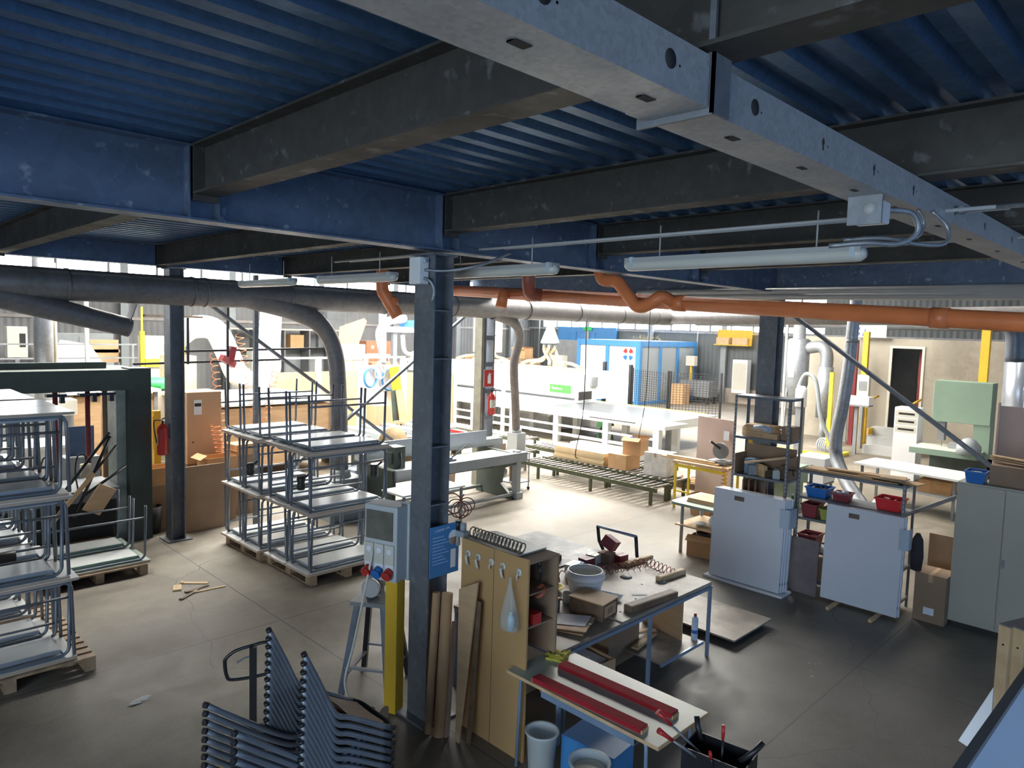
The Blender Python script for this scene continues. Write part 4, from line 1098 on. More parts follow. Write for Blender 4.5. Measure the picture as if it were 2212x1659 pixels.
for i in range(n+1):
    for k in range(n+1): vs.append((i*.024, k*.022, .03+.018*sin(i*1.7+k*.9)*cos(k*1.3)))
m.add(vs, [(i*(n+1)+k, i*(n+1)+k+1, (i+1)*(n+1)+k+1, (i+1)*(n+1)+k) for i in range(n) for k in range(n)], True)
m.b(.01, .18, .01, .16, 0, .018)
one('yellow_cloth', m, M('yellow_cloth', (.62, .55, .08), .85, 0, .2, 12), 'crumpled yellow cloth on the far corner of the pale table', 'cloth', (4.42, 3.72, .798), radians(20))
t = thing('plastic_bucket', 'cloudy plastic bucket with white waste, in front of the pale table at left', 'bucket', (4.12, 3.66, 0))
MB().lathe([(.10, 0), (.125, .34), (.14, .35), (.14, .365), (.12, .36), (.095, .01), (0, .01)], (0, 0, 0), 26).build('bucket_body', m_plastic, t)
MB().lathe([(0, .22), (.06, .25), (.11, .2), (.105, .02), (0, .015)], (0, 0, 0), 12).build('waste', m_scrap, t)
t = thing('plastic_bucket', 'second cloudy plastic bucket at the bottom edge of the picture', 'bucket', (4.06, 3.12, 0))
MB().lathe([(.12, 0), (.145, .36), (.16, .37), (.16, .385), (.14, .38), (.115, .01), (0, .01)], (0, 0, 0), 26).build('bucket_body', m_plastic, t)
MB().lathe([(0, .33), (.1, .33), (.13, .32), (.12, .1), (0, .1)], (0, 0, 0), 20).build('contents', m_cream, t)
one('drawer_runner', MB().b(0, .07, 0, .95, 0, .08).b(.07, .12, .1, .3, .01, .05), m_dwood, 'dark wooden beam hanging in the tray under the pale table', 'beam', (4.12, 2.75, .667))
carton(4.45, 3.35, .0, .3, .5, .3, 5, m_blue, 'blue box on the floor under the pale table', tape=False)
one('green_pot', MB().lathe([(.06, 0), (.07, .16), (.06, .16), (.055, .02), (0, .02)], (0, 0, 0), 16), m_dgreen, 'dark green pot under the pale table', 'pot', (4.33, 2.95, .0))
# black tool caddy
t = thing('tool_caddy', 'black tool caddy full of tools at the bottom edge right of the pale table', 'tool box', (4.36, 2.24, 0), radians(-82))
b0 = MB(); b0.b(-.22, .22, -.13, .13, .58, .60); b0.b(-.22, .22, -.13, -.12, .60, .75); b0.b(-.22, .22, .12, .13, .60, .75); b0.b(-.22, -.21, -.12, .12, .60, .75); b0.b(.21, .22, -.12, .12, .60, .75)
b0.build('box_body', m_blackm, t)
for sx in (-1, 1):
    for sy in (-1, 1): MB().bar((sx*.18, sy*.10, 0), (sx*.18, sy*.10, .58), .03, .03).build('leg', m_blackm, t)
MB().tube([(-.16, .08, .72), (-.20, .10, .80), (-.22, .12, .86)], .020, 10).build('grip', m_black, t)
MB().tube([(.14, .0, .72), (.22, .06, .80), (.26, .10, .86)], .020, 10).build('grip', m_black, t)
for i, (p, q, lab, red) in enumerate((((4.34, 2.34, .66), (4.13, 2.60, .96), 'pliers with flared red grip pointing at the pale table, upper one', 1), ((4.28, 2.30, .66), (3.98, 2.49, .93), 'pliers with flared red grip pointing at the pale table, lower one', 1),
        ((4.32, 2.20, .62), (4.34, 2.21, .95), 'screwdriver with red handle standing up in the tool caddy', 0), ((4.26, 2.22, .62), (4.17, 2.21, .83), 'short red-handled screwdriver leaning in the tool caddy', 0))):
    p = Vector(p); q = Vector(q); d = q-p; t = thing('hand_tool', lab, 'tool', p)
    MB().tube([(0, 0, 0), d*.72], .009, 8).build('shaft', m_blackm if not red else m_ductl, t)
    MB().tube([d*.7, d*.85, d], [.012, .015, .022] if red else [.010, .012, .011], 10).build('red_grip', m_red, t)
one('metal_tool', MB().tube([(0, 0, 0), (.12, .02, .02), (.2, -.02, 0)], .012, 6).tube([(0, .05, 0), (.12, .04, .03)], .015, 6), m_ductl, 'bare metal pliers lying in the tool caddy', 'tool', (4.33, 2.34, .62), radians(-80))
# ================================================================== RIGHT SIDE UNDER THE MEZZANINE
m_panel = M('white_melamine_panel', (.66, .70, .76), .28, 0, .02, 1.5)
def panel_pack(x, y0, y1, h, n, lab, a, grp):
    for i in range(n):
        t = thing('melamine_board', lab[i], 'panel', (x+i*.047, y0-.015*i, .04 if n > 2 else .05), 0, grp)
        L = y1-y0
        m = MB(); m.b(0, .04, 0, L, 0, h)
        m.build('panel_board', m_panel, t, bev=.002)
        if i == 0:
            MB().b(-.0015, 0, L*.56, L*.70, h-.135, h-.07).build('handle_slot', M('slot_brown', (.16, .12, .09), .8), t)
        MB().b(.005, .035, -.0015, 0, .10, .14).build('edge_fitting', m_midgrey, t)
        t.rotation_euler = (0, a, 0)
panel_pack(9.42, 4.10, 5.17, 1.30, 4, ['white melamine panel, front one of the four-panel left pack', 'white melamine panel, second of the four-panel left pack', 'white melamine panel, third of the four-panel left pack', 'white melamine panel, rearmost of the four-panel left pack'], radians(2.5), 'white panels of the left pack')
panel_pack(9.74, 2.70, 3.66, 1.29, 2, ['white melamine panel, front one of the right pair', 'white melamine panel, rear one of the right pair'], radians(2.5), 'white panels of the right pair')
one('bottom_board', MB().b(0, .32, 0, 1.2, 0, .03).b(0, .02, 0, 1.2, .03, .034), m_white, 'white board lying flat under the left panel pack', 'board', (9.36, 4.03, 0))
m_film = glassy('stretch_film', (.55, .66, .78), .75, .25)
one('stretch_wrap', MB().b(-.012, .20, -.012, -.004, 0, .27).b(-.02, -.012, -.01, .12, 0, .27).b(.0, .2, -.018, -.012, .01, .26), m_film, 'stretch film wrapped round the upper corner of the left panel pack', 'film', (9.42+.04, 4.03, .95))
one('stretch_wrap', MB().b(-.012, .11, -.012, -.004, 0, .27).b(-.02, -.012, -.01, .10, 0, .27).b(.0, .1, -.018, -.012, .01, .26), m_film, 'stretch film wrapped round the upper corner of the right panel pair', 'film', (9.74+.045, 2.64, .93))
for (y, lab) in ((3.45, 'small wooden strip under the left end of the right panel pair'), (2.92, 'small wooden strip under the right end of the right panel pair')):
    one('support_strip', MB().b(-.22, .3, -.02, .02, 0, .035).b(-.22, .3, -.012, .012, .035, .04), m_lwood, lab, 'batten', (9.68, y, 0), 0, 'wooden strips under the right panels')

# racks
m_rack = M('rack_steel', (.17, .19, .215), .45, .3, .12, 4)
def rack(x0, x1, y0, y1, h, zs, lab, name='steel_rack'):
    t = thing(name, lab, 'rack', (x0, y0, 0))
    L = x1-x0; Wd = y1-y0
    for x in (0, L):
        for y in (0, Wd):
            sx = 1 if x == 0 else -1; sy = 1 if y == 0 else -1
            m = MB(); m.b(min(x, x+sx*.035), max(x, x+sx*.035), min(y, y+sy*.003), max(y, y+sy*.003), 0, h); m.b(min(x, x+sx*.003), max(x, x+sx*.003), min(y+sy*.003, y+sy*.035), max(y+sy*.003, y+sy*.035), 0, h)
            u = m.build('upright', m_rack, t)
            k = MB(); z = .1
            while z < h-.05: k.b(x-.0008 if sx > 0 else x, x if sx > 0 else x+.0008, min(y+sy*.012, y+sy*.022), max(y+sy*.012, y+sy*.022), z, z+.03); z += .06
            k.build('slot_row', M('slot_pale', (.5, .52, .5), .6), u)
    for z in zs: MB().b(.004, L-.004, .004, Wd-.004, z, z+.035).build('shelf_board', m_rack, t)
    return t
rack(9.86, 10.28, 4.27, 5.12, 2.70, (.15, .62, 1.02, 1.48, 2.05, 2.66), 'tall grey slotted steel rack behind the left panel pack')
rack(9.98, 10.42, 2.76, 4.16, 1.72, (.12, .55, 1.0, 1.30, 1.67), 'lower grey steel rack behind the right panel pair')
# tall rack contents: z levels 2.085 (top shelf below top): 2.05+.035
Z4, Z3, Z2 = 2.086, 1.516, 1.056
blank = None
for k in range(9):
    pr = [(.30*cos(q*pi/10), -.19*sin(q*pi/10)) for q in range(11)]
    loc = (10.12-.006*(k % 3), 4.80, Z4+k*.0152); lab = 'half-round plywood seat blank on the tall rack, ' + ['lowest of nine', 'second from below', 'third from below', 'fourth from below', 'fifth in the pile', 'sixth from below', 'seventh from below', 'second from the top', 'topmost of nine'][k]
    if blank is None: blank = one('seat_blank', MB().prism(pr, 0, .013), m_ply, lab, 'seat blank', loc, radians(-90), 'half-round seat blanks on the tall rack')
    else: dup(blank, loc, label=lab)
one('board_pile', MB().b(0, .25, 0, .5, 0, .02).b(.01, .24, .03, .48, .02, .04), m_ply, 'flat board lying on the half-round seats in the tall rack', 'board', (9.98, 4.52, Z4+.138))
carton(10.1, 4.36, Z4, .22, .17, .2, 0, m_carddk, 'dark box at the right end of the tall rack upper shelf')
carton(10.02, 4.58, Z4, .2, .22, .08, 0, m_ply, 'flat light box in the middle of the tall rack upper shelf')
one('film_bundle', MB().tube([(0, 0, .05), (.05, .12, .06), (.02, .25, .05)], [.045, .05, .04], 9), m_film, 'bundle wrapped in clear film on the tall rack', 'bundle', (9.93, 4.60, Z4+.085))
t = thing('wooden_tray', 'wooden crate walls standing round the third shelf of the tall rack', 'crate', (9.88, 4.29, Z3))
MB().b(.0, .38, 0, .015, 0, .32).b(.36, .375, .02, .8, 0, .42).b(0, .36, .785, .8, 0, .3).build('crate_boards', m_carddk, t)
for i, (x, y, z, L, w_, h, a, mt, lab) in enumerate(((10.0, 4.75, Z3, .3, .06, .16, 60, m_lwood, 'light batten crossing the third shelf crate'), (10.05, 4.5, Z3, .25, .1, .12, 20, m_greypaint, 'grey block in the third shelf crate'),
      (10.08, 4.9, Z3, .2, .16, .22, 0, m_benchleg, 'blue-grey plate upright in the third shelf crate'), (10.02, 4.62, Z3, .2, .1, .09, -20, m_dwood, 'dark block low in the third shelf crate'),
      (9.98, 4.85, Z3, .12, .12, .14, 30, m_midgrey, 'dark grey lump in the third shelf crate'), (10.1, 4.4, Z3, .16, .12, .18, 0, m_dwood, 'dark board end in the third shelf crate'))):
    one('stored_part', MB().b(-L/2, L/2, -w_/2, w_/2, 0, h).b(-L/2+.01, L/2-.01, -w_/2+.01, w_/2-.01, h, h+.008), mt, lab, 'part', (x, y, z+.001), radians(a), 'loose parts in the tall rack crate')
one('crate_batten', MB().bar((0, 0, 0), (.1, -.62, .16), .05, .03), m_lwood, 'long light batten slanting over the third shelf crate', 'batten', (9.93, 4.95, Z3+.17))
for i, y in enumerate((4.98, 4.90, 4.81, 4.72)):
    one('upright_board', MB().b(-.1, .1, -.012, .012, 0, .36).b(-.09, .09, -.010, .010, .36, .37), m_dwood, ['dark board standing in the tall rack, leftmost of four', 'dark board standing in the tall rack, second from left', 'dark board standing in the tall rack, third from left', 'dark board standing in the tall rack, rightmost of four'][i], 'board', (10.1, y, Z2), radians(8*i-10), 'boards standing on the tall rack')
def bin_(x, y, z, L, w_, h, a, mt, lab, grp='parts bins on the racks', fill=None):
    t = thing('parts_bin', lab, 'bin', (x, y, z), radians(a), grp)
    th = .006; e = .82
    m = MB()
    vs = []
    for (sc, zz) in ((e, 0), (1, h)):
        for (sx, sy) in ((-1, -1), (1, -1), (1, 1), (-1, 1)): vs.append((sx*L/2*sc, sy*w_/2*sc, zz))
    for (sc, zz) in ((1, h), (e, th)):
        for (sx, sy) in ((-1, -1), (1, -1), (1, 1), (-1, 1)): vs.append((sx*(L/2-th)*sc, sy*(w_/2-th)*sc, zz))
    fs = [(3, 2, 1, 0)]+[(i, (i+1) % 4, 4+(i+1) % 4, 4+i) for i in range(4)]+[(4+i, 4+(i+1) % 4, 8+(i+1) % 4, 8+i) for i in range(4)]+[(8+i, 8+(i+1) % 4, 12+(i+1) % 4, 12+i) for i in range(4)]+[(12, 13, 14, 15)]
    m.add(vs, fs); m.build('bin_body', mt, t)
    MB().b(-L/2-.008, L/2+.008, -w_/2-.008, -w_/2, h-.02, h).b(-L/2-.008, L/2+.008, w_/2, w_/2+.008, h-.02, h).b(-L/2-.008, -L/2, -w_/2, w_/2, h-.02, h).b(L/2, L/2+.008, -w_/2, w_/2, h-.02, h).build('bin_rim', mt, t)
    if fill:
        f = MB(); random.seed(int(x*100+y*37))
        for i in range(7): f.box((random.uniform(-L*.3, L*.3), random.uniform(-w_*.3, w_*.3), h*.55+random.uniform(0, .03)), (L*.3, w_*.25, .05), random.uniform(-.5, .5), random.uniform(-.5, .5), random.uniform(0, 3))
        f.build('contents', fill, t)
    return t
bin_(10.06, 4.74, Z2, .32, .42, .14, 0, m_redbin, 'red parts bin with pale offcuts on the tall rack', fill=m_ply)
carton(10.12, 4.42, Z2, .24, .2, .16, 0, m_card, 'light carton beside the red bin in the tall rack')
t = thing('glass_bottle', 'green bottle standing between the two racks', 'bottle', (9.96, 4.21, 1.04))
MB().lathe([(.04, 0), (.042, .02), (.042, .17), (.018, .23), (.016, .28), (0, .28)], (0, 0, 0), 16).build('bottle_body', M('green_glass', (.08, .34, .24), .15), t)
MB().lathe([(.018, .28), (.018, .3), (0, .3)], (0, 0, 0), 10).build('bottle_cap', m_white, t)
t = thing('clamp_tool', 'dark bar clamp hooked over the corner of the low rack', 'clamp', (9.93, 4.2, 1.66))
MB().tube([(0, -.02, .03), (0, .06, .02), (-.01, .16, .03)], .012, 6).tube([(0, .02, .02), (0, .0, -.06)], .01, 6).build('clamp_body', m_blackm, t)
# low rack contents
ZB, ZA = 1.336, 1.706
bin_(10.18, 3.92, ZB, .3, .3, .14, 0, m_bluebin, 'blue slatted parts bin at the left of the low rack', fill=m_dark)
bin_(10.18, 3.60, ZB, .26, .22, .11, 5, m_maroon, 'red-brown bin with papers in the low rack', fill=m_paper)
bin_(10.17, 2.98, ZB, .3, .32, .16, 0, m_redbin, 'bright red parts bin at the right of the low rack', fill=m_red)
bin_(10.16, 4.0, .586, .3, .26, .2, 0, m_maroon, 'maroon sacks stacked at the left of the low rack lower shelf', fill=m_maroon)
bin_(10.16, 3.72, 1.036, .28, .26, .16, 0, M('lime_bin', (.38, .42, .1), .45), 'lime green bin in the low rack behind the right panels', fill=m_cream)
bin_(10.16, 4.0, 1.036, .28, .22, .19, 0, m_maroon, 'maroon bin left of the lime green bin', fill=m_maroon)
for i, (x, y, L, w_, a, z) in enumerate(((10.18, 3.5, .3, 1.25, 0, 0), (10.16, 3.65, .28, .9, 1, .016), (10.2, 3.1, .3, .55, -3, .032), (10.16, 3.35, .12, .95, 2, .048), (10.1, 2.95, .24, .3, 12, .064), (10.16, 2.72, .22, .2, -10, .016))):
    one('board_offcut', MB().b(-L/2, L/2, -w_/2, w_/2, 0, .014).b(-L/2+.005, L/2-.005, -w_/2+.005, w_/2-.005, .014, .0155), m_ply if i % 2 == 0 else m_mdf, ['longest board lowest on top of the low rack', 'board lying second on top of the low rack', 'board offcut stacked in the middle of the low rack top', 'narrow board strip on top of the low rack', 'small board topmost at the right of the low rack', 'short board overhanging the right end of the low rack'][i], 'board', (x, y, ZA+z), radians(a), 'boards on top of the low rack')
for i, (y, z, w_, h) in enumerate(((3.2, .156, .5, .3), (3.9, .156, .4, .28), (3.1, .586, .5, .28))):
    carton(10.2, y, z, .34, w_, h, 0, m_carddk, ['dark box on the bottom shelf of the low rack, right', 'dark box on the bottom shelf of the low rack, left', 'dark box on the middle shelf of the low rack'][i])
one('grey_board', MB().b(0, .02, 0, .42, 0, .78).b(-.002, 0, .01, .41, .01, .77), M('grey_brown_board', (.19, .16, .16), .6), 'grey-brown board standing between the two white panel packs', 'board', (9.80, 3.74, 0), radians(-3))
# things right of the right pair
carton(10.25, 2.42, 0, .4, .36, .62, 0, m_carddk, 'dark cardboard box with a white label beside the beige cabinet')
one('box_label', MB().b(-.003, -.0005, -.06, .06, 0, .09).b(-.0034, -.003, -.05, .05, .02, .03), m_paper, 'white shipping label on the dark box beside the beige cabinet', 'label', (10.05, 2.42, .10))
one('hanging_sack', MB().lathe([(0, -.5), (.08, -.48), (.10, -.3), (.08, -.08), (.03, 0), (0, 0)], (0, 0, 0), 12).xf(Matrix.Diagonal((.6, .8, 1, 1))), M('dark_cloth', (.035, .03, .035), .9), 'dark jacket hanging behind the right white panels', 'sack', (10.06, 2.60, 1.12))  # dark bag behind the panels, simple lathed shape
one('brown_board', MB().b(0, .03, 0, .7, 0, .95).b(-.004, 0, .02, .68, .9, .94), m_carddk, 'dark brown board standing behind the dark box', 'board', (10.90, 1.98, 0))
# beige cabinet
t = thing('metal_cabinet', 'tall beige two-door metal cabinet at the right edge', 'cabinet', (10.18, 1.22, 0))
MB().b(.02, .5, 0, 1.02, .06, 1.84).build('cabinet_body', m_cab, t)
for (y0, y1) in ((.01, .505), (.515, 1.01)):
    d = MB().b(0, .018, y0, y1, .08, 1.82).build('door', m_cab, t, bev=.003)
    if y0 < .1: MB().cyl((-.03, .48, .92), (0, .48, .92), .016, seg=12).b(-.012, 0, .465, .495, .87, .97).build('door_handle', m_midgrey, d)
MB().b(.04, .48, .03, .99, 0, .06).build('plinth', m_dark, t)
bin_(10.34, 2.07, 1.841, .26, .22, .15, 0, m_bluebin, 'blue bin standing on top of the beige cabinet', fill=m_paper)
t = carton(10.50, 1.52, 1.841, .34, .84, .24, 0, m_carddk, 'long dark brown box on top of the beige cabinet', tape=False)
for i in range(3):
    one('thin_board', MB().bar((0, 0, 0), (-.22, -.85, -.04+.01*i), .12, .008).bar((0, 0, .006), (-.22, -.85, -.034+.01*i), .1, .004), m_lwood, ['lowest of three thin boards slanting over the long brown box', 'middle of three thin boards slanting over the long brown box', 'top one of three thin boards slanting over the long brown box'][i], 'board', (10.62, 1.98, 2.12+.022*i), 0, 'thin boards on the cabinet')
# near right foreground: stacked boards, white strip, blue panel
for i in range(4):
    t = thing('planed_timber', ['leftmost tall planed board of the stack at the right edge', 'second tall planed board of the stack at the right edge', 'third tall planed board of the stack at the right edge', 'fourth tall planed board of the stack at the right edge'][i], 'board', (4.46+.012*i, .74-.062*i, 0), radians(-20), 'planed boards at the right edge')
    MB().b(0, .5, -.058, 0, 0, 2.1).build('board_body', m_lwood, t, bev=.003)
    MB().cyl((-.001, -.03, 2.0), (.0, -.03, 2.0), .006, seg=8).build('dowel_hole', m_dark, t)
    MB().b(.0, .5, -.056, -.002, 2.1, 2.106).build('top_edge', m_midgrey, t)
WB = [(.572, 2.17), (.68, 1.89), (.62, 1.87), (.57, 1.98)]
one('white_board', MB().prism(WB, 3.45, 3.468, 'x').b(3.469, 3.50, .60, .63, 0, 1.93), M('gloss_white', (.95, .95, .96), .1, 0, .01), 'bright white board end sticking out at the lower right, beside the planed timbers', 'board')
t = thing('blue_sheet', 'pale blue sheet surface in the bottom right corner, closest to the viewer', 'sheet', (0, 0, 0))
m = MB(); m.add([(2.3, .455, 2.3), (3.5, .435, 2.3), (3.5, .05, 1.75), (2.3, .05, 1.75), (2.3, .47, 2.28), (3.5, .45, 2.28), (3.5, .065, 1.73), (2.3, .065, 1.73)], [(0, 1, 2, 3), (7, 6, 5, 4), (0, 4, 5, 1), (1, 5, 6, 2), (2, 6, 7, 3), (3, 7, 4, 0)])
m.build('sheet_surface', M('pale_blue_sheet', (.40, .55, .74), .35, 0, .05, 2), t)
MB().bar((2.3, .47, 2.305), (3.5, .45, 2.305), .03, .03).build('dark_edge', m_midgrey, t)
MB().b(2.9, 2.98, .3, .38, 0, 2.1).b(2.8, 3.1, .2, .5, 0, .03).build('support_post', m_midgrey, t)

# table at the back of the left panel pack
t = thing('work_table', 'round-cornered green-grey work table with grey legs behind the left white panels', 'table', (9.9, 5.35, 0))
pr = [(0, .0), (1.0, 0), (1.0, .86), (.12, .86), (.03, .82), (0, .72)]
MB().prism(pr, .82, .86).build('table_top', m_green, t)
for (x, y) in ((.2, .72), (.92, .78), (.2, .1), (.92, .1)): MB().cyl((x, y, 0), (x, y, .82), .028, seg=10).build('leg', m_greypaint, t)
MB().b(.12, .95, .1, .8, .46, .48).build('under_shelf', m_ply, t)
for k in range(3): one('pale_board', MB().b(.02*k, .55-.01*k, .01*k, .6, 0, .019), m_lwood, ['lowest pale board on the green-grey table', 'middle pale board on the green-grey table', 'uppermost pale board on the green-grey table'][k], 'board', (10.1, 5.4, .861+.02*k), 0, 'pale boards on the green-grey table')
carton(10.25, 5.75, 0, .36, .42, .30, 12, m_card, 'open tan box with a black bucket under the green-grey table', open_=True)
one('black_bucket', MB().lathe([(.1, 0), (.12, .22), (.12, .23), (.11, .23), (.09, .01), (0, .01)], (0, 0, 0), 18), m_black, 'black bucket inside the tan box under the green-grey table', 'bucket', (10.25, 5.75, .14))
one('white_dish', MB().lathe([(.05, 0), (.1, .04), (.1, .045), (.05, .01), (0, .01)], (0, 0, 0), 16), m_white, 'white dish on the under-shelf of the green-grey table', 'dish', (10.22, 5.8, .481))
one('paper_bag', MB().lathe([(.1, 0), (.11, .12), (.07, .2), (0, .22)], (0, 0, 0), 10), m_paper, 'crumpled white bag on the under-shelf of the green-grey table', 'bag', (10.25, 5.55, .481))

# ---- saw corner at (13.5, 7.5)
one('ply_sheet', MB().b(0, .02, 0, 1.0, 0, 1.78).b(-.002, 0, .02, .98, .02, 1.76), M('pinkish_ply', (.50, .38, .33), .6, 0, .08, 1.5), 'tall pinkish plywood panel standing behind the chop saw', 'panel', (13.75, 7.1, 0), radians(-10))
t = thing('chop_saw', 'red and black chop saw on the yellow cart', 'saw', (13.0, 7.0, 1.0))
MB().b(-.2, .2, -.2, .2, 0, .06).build('saw_table', m_midgrey, t)
MB().cyl((-.05, 0, .25), (.03, 0, .25), .16, seg=20).build('blade_guard', m_midgrey, t)
MB().cyl((.03, .02, .28), (.2, .1, .3), .08, seg=14).build('motor', m_maroon, t)
MB().bar((-.05, 0, .3), (-.22, .12, .45), .04, .04).build('saw_arm', m_black, t)
t = thing('yellow_cart', 'yellow tubular stand under the chop saw', 'stand', (12.9, 6.95, 0))
MB().b(-.3, .3, -.3, .9, .93, .98).build('stand_top', m_lwood, t)
for (x, y) in ((-.26, -.26), (.26, -.26), (-.26, .85), (.26, .85)): MB().bar((x, y, 0), (x, y, .93), .04, .04).build('leg', m_yellowb, t)
MB().bar((-.26, -.26, .35), (-.26, .85, .35), .03, .03).bar((-.26, -.26, .88), (-.26, .85, .88), .03, .06).build('rail', m_yellowb, t)
for k, (a, b_, c, d, e) in enumerate(((0, .14, 0, 1.3, 0), (.02, .13, .1, 1.2, .031), (.16, .26, -.1, 1.1, 0))): one('pale_plank', MB().b(a, b_, c, d, e, e+.03), m_lwood, ['wide pale plank on the yellow stand', 'upper pale plank on the yellow stand', 'narrow pale plank beside the other two on the yellow stand'][k], 'plank', (12.72, 6.9, .985), 0, 'pale planks on the yellow stand')
one('air_hose_coil', coil((12.45, 6.6, 1.05), (12.4, 6.6, .01), .06, 14, .006, 5, 12), m_redhose, 'vertical red-brown coiled hose hanging beside the yellow stand', 'hose')
bin_(12.55, 7.05, .0, .4, .5, .42, 0, m_card, 'tan bin with a lid edge in front of the yellow stand', None)
one('white_notice', MB().b(-.002, .0, 0, .14, 0, .2).b(-.003, -.002, .02, .12, .1, .12), m_paper, 'white sheet pinned on the pinkish plywood panel', 'notice', (13.72, 7.22, 1.35), radians(-10))
one('yellow_upright', MB().b(0, .1, 0, .12, 0, 1.7).b(.1, .14, .02, .1, 0, 1.6), m_yellow, 'yellow-orange upright board between the rack and the steel column', 'board', (12.2, 5.95, 0))

# ---- white table + bandsaw behind the low rack
t = thing('long_white_table', 'long white-topped table behind the low rack at the right', 'table', (16.0, 3.5, 0))
MB().prism([(0, 0), (1.15, -.1), (1.4, 2.0), (.35, 2.1)], .82, .86).build('table_top', m_top, t)
for (x, y) in ((.15, .1), (1.1, .05), (.45, 1.95), (1.3, 1.9)): MB().bar((x, y, 0), (x, y, .82), .05, .05).build('leg', m_midgrey, t)
MB().prism([(.1, .1), (1.1, 0), (1.3, 1.9), (.4, 2.0)], .42, .45).build('under_shelf', m_greypaint, t)
carton(16.6, 4.0, .45, .5, .6, .26, 0, M('orange_tan', (.55, .3, .12), .7), 'orange-tan box on the under-shelf of the long white table')
one('round_post', MB().cyl((0, 0, 0), (0, 0, .8), .28, seg=20), M('rusty_drum', (.34, .28, .22), .7, 0, .25, 3), 'stained drum at the right end of the long white table', 'drum', (13.3, 2.45, 0))
t = thing('band_saw', 'large sage green band saw with work table', 'band saw', (19.6, 3.75, 0))
MB().b(0, .5, 0, 1.22, 1.62, 2.62).build('upper_wheel_box', m_green, t, bev=.01)
MB().b(.05, .5, 0, .34, 0, 1.62).build('machine_column', m_green, t)
MB().b(.0, .55, 0, 1.2, .05, .82).build('lower_wheel_box', m_dgreen, t)
MB().b(-.6, .7, .1, 1.5, .93, 1.0).build('saw_table', m_cream, t)
MB().b(-.62, -.6, .1, 1.5, .86, 1.0).b(-.6, .7, .08, .1, .86, 1.0).build('table_edge', m_green, t)
MB().b(.1, .3, .95, 1.1, 1.15, 1.62).build('blade_guard', m_midgrey, t)
MB().b(.17, .18, 1.0, 1.02, 1.0, 1.15).build('blade', m_ductl, t)
MB().b(-.1, .1, .5, .8, 1.0, 1.14).build('rip_fence', m_greypaint, t)
one('motor_hood', MB().lathe([(.26, 0), (.24, .2), (.12, .34), (0, .38)], (0, 0, 0), 18), m_greypaint, 'grey rounded motor hood beside the band saw table', 'motor', (18.95, 4.0, 1.0))
t = thing('control_cabinet', 'white control cabinet with rows of switches left of the band saw', 'control cabinet', (19.9, 5.35, 0))
MB().b(0, .5, 0, .55, 0, 1.85).build('cabinet_body', m_white, t)
for k in range(3):
    f = MB().b(-.006, 0, .03, .52, 1.22+k*.2, 1.38+k*.2).build('control_row', m_cream, t)
    MB().b(-.012, -.006, .08, .45, 1.27+k*.2, 1.32+k*.2).build('switches', m_black, f)
one('white_crate', MB().prism([(-.35, -.3), (.35, -.3), (.42, .35), (-.35, .35)], 0, .55).b(-.36, .36, -.32, -.3, .4, .56), m_white, 'white plastic crate behind the low rack, by the bent duct', 'crate', (16.2, 6.35, .35))
one('crate_stand', MB().b(-.3, .3, -.3, .3, .3, .34).bar((-.25, -.25, 0), (-.25, -.25, .3), .05, .05).bar((.25, -.25, 0), (.25, -.25, .3), .05, .05).bar((.25, .25, 0), (.25, .25, .3), .05, .05).bar((-.25, .25, 0), (-.25, .25, .3), .05, .05), m_midgrey, 'low grey stand under the white plastic crate', 'stand', (16.2, 6.35, .0))
one('green_machine', MB().b(0, .9, 0, .5, .55, .9).b(.1, .8, .05, .45, 0, .55).b(-.1, .1, .1, .4, .6, .7), m_green, 'small green machine body behind the tall rack', 'machine', (14.0, 6.0, 0))

# flexible light-grey duct hanging at the right
t = thing('flexible_duct', 'pale bent flexible duct hanging down behind the low rack', 'duct', (14.0, 4.95, 0))
pts = smooth_path([(0, 0, 7.58), (0, 0, 4.5), (.0, .03, 3.8), (0, .05, 3.1), (0, .12, 2.3), (0, .2, 1.7), (-.05, .15, 1.3), (-.35, -.15, .95), (-.7, -.55, .65), (-.9, -.8, .5)], 8)
MB().tube(pts, [.10]*18+[.115]*60 if False else [.10+.0004*i for i in range(len(pts))], 16).build('duct_body', m_ductl, t)
MB().cyl((0, .02, 3.5), (0, .02, 3.56), .118, seg=16).build('clamp_ring', m_midgrey, t)
one('duct_end_hood', MB().cyl((0, 0, 0), (-.4, -.35, -.1), .16, .2, seg=16).cyl((-.4, -.35, -.1), (-.42, -.37, -.11), .21, seg=16), m_ductl, 'wide rounded end piece of the bent flexible duct', 'duct end', (13.05, 4.0, .72))
# ================================================================== MIDDLE DISTANCE: SAW, CONVEYORS, EDGE BANDER
# old veneer saw / clamp bench
t = thing('veneer_saw', 'old grey veneer cutting bench with a long upright fence behind the near column', 'machine', (0, 0, 0))
MB().b(7.4, 10.5, 10.35, 10.95, .93, .97).build('white_board_bed', m_top, t)
MB().b(7.4, 10.75, 10.22, 10.34, .80, .99).build('front_beam', m_greypaint, t)
MB().b(7.3, 10.9, 11.15, 11.45, 1.02, 1.16).build('rear_beam', m_greypaint, t)
MB().b(7.3, 10.35, 11.08, 11.12, 1.16, 1.38).build('fence_plate', M('blue_grey_fence', (.33, .37, .42), .4, .3, .06, 2), t)
MB().prism([(10.3, .0), (11.45, .0), (11.45, 1.0), (10.3, .98), (10.3, .75), (10.62, .62), (10.7, .3)], 10.42, 10.50, 'x').build('end_casting', m_dgreen, t)
MB().b(10.5, 10.62, 10.28, 10.42, 0, 1.02).b(10.48, 10.66, 10.24, 10.46, 0, .14).build('end_post', m_greypaint, t)
MB().prism([(10.3, .0), (11.45, .0), (11.45, 1.0), (10.3, .98)], 7.35, 7.43, 'x').build('end_casting', m_dgreen, t)
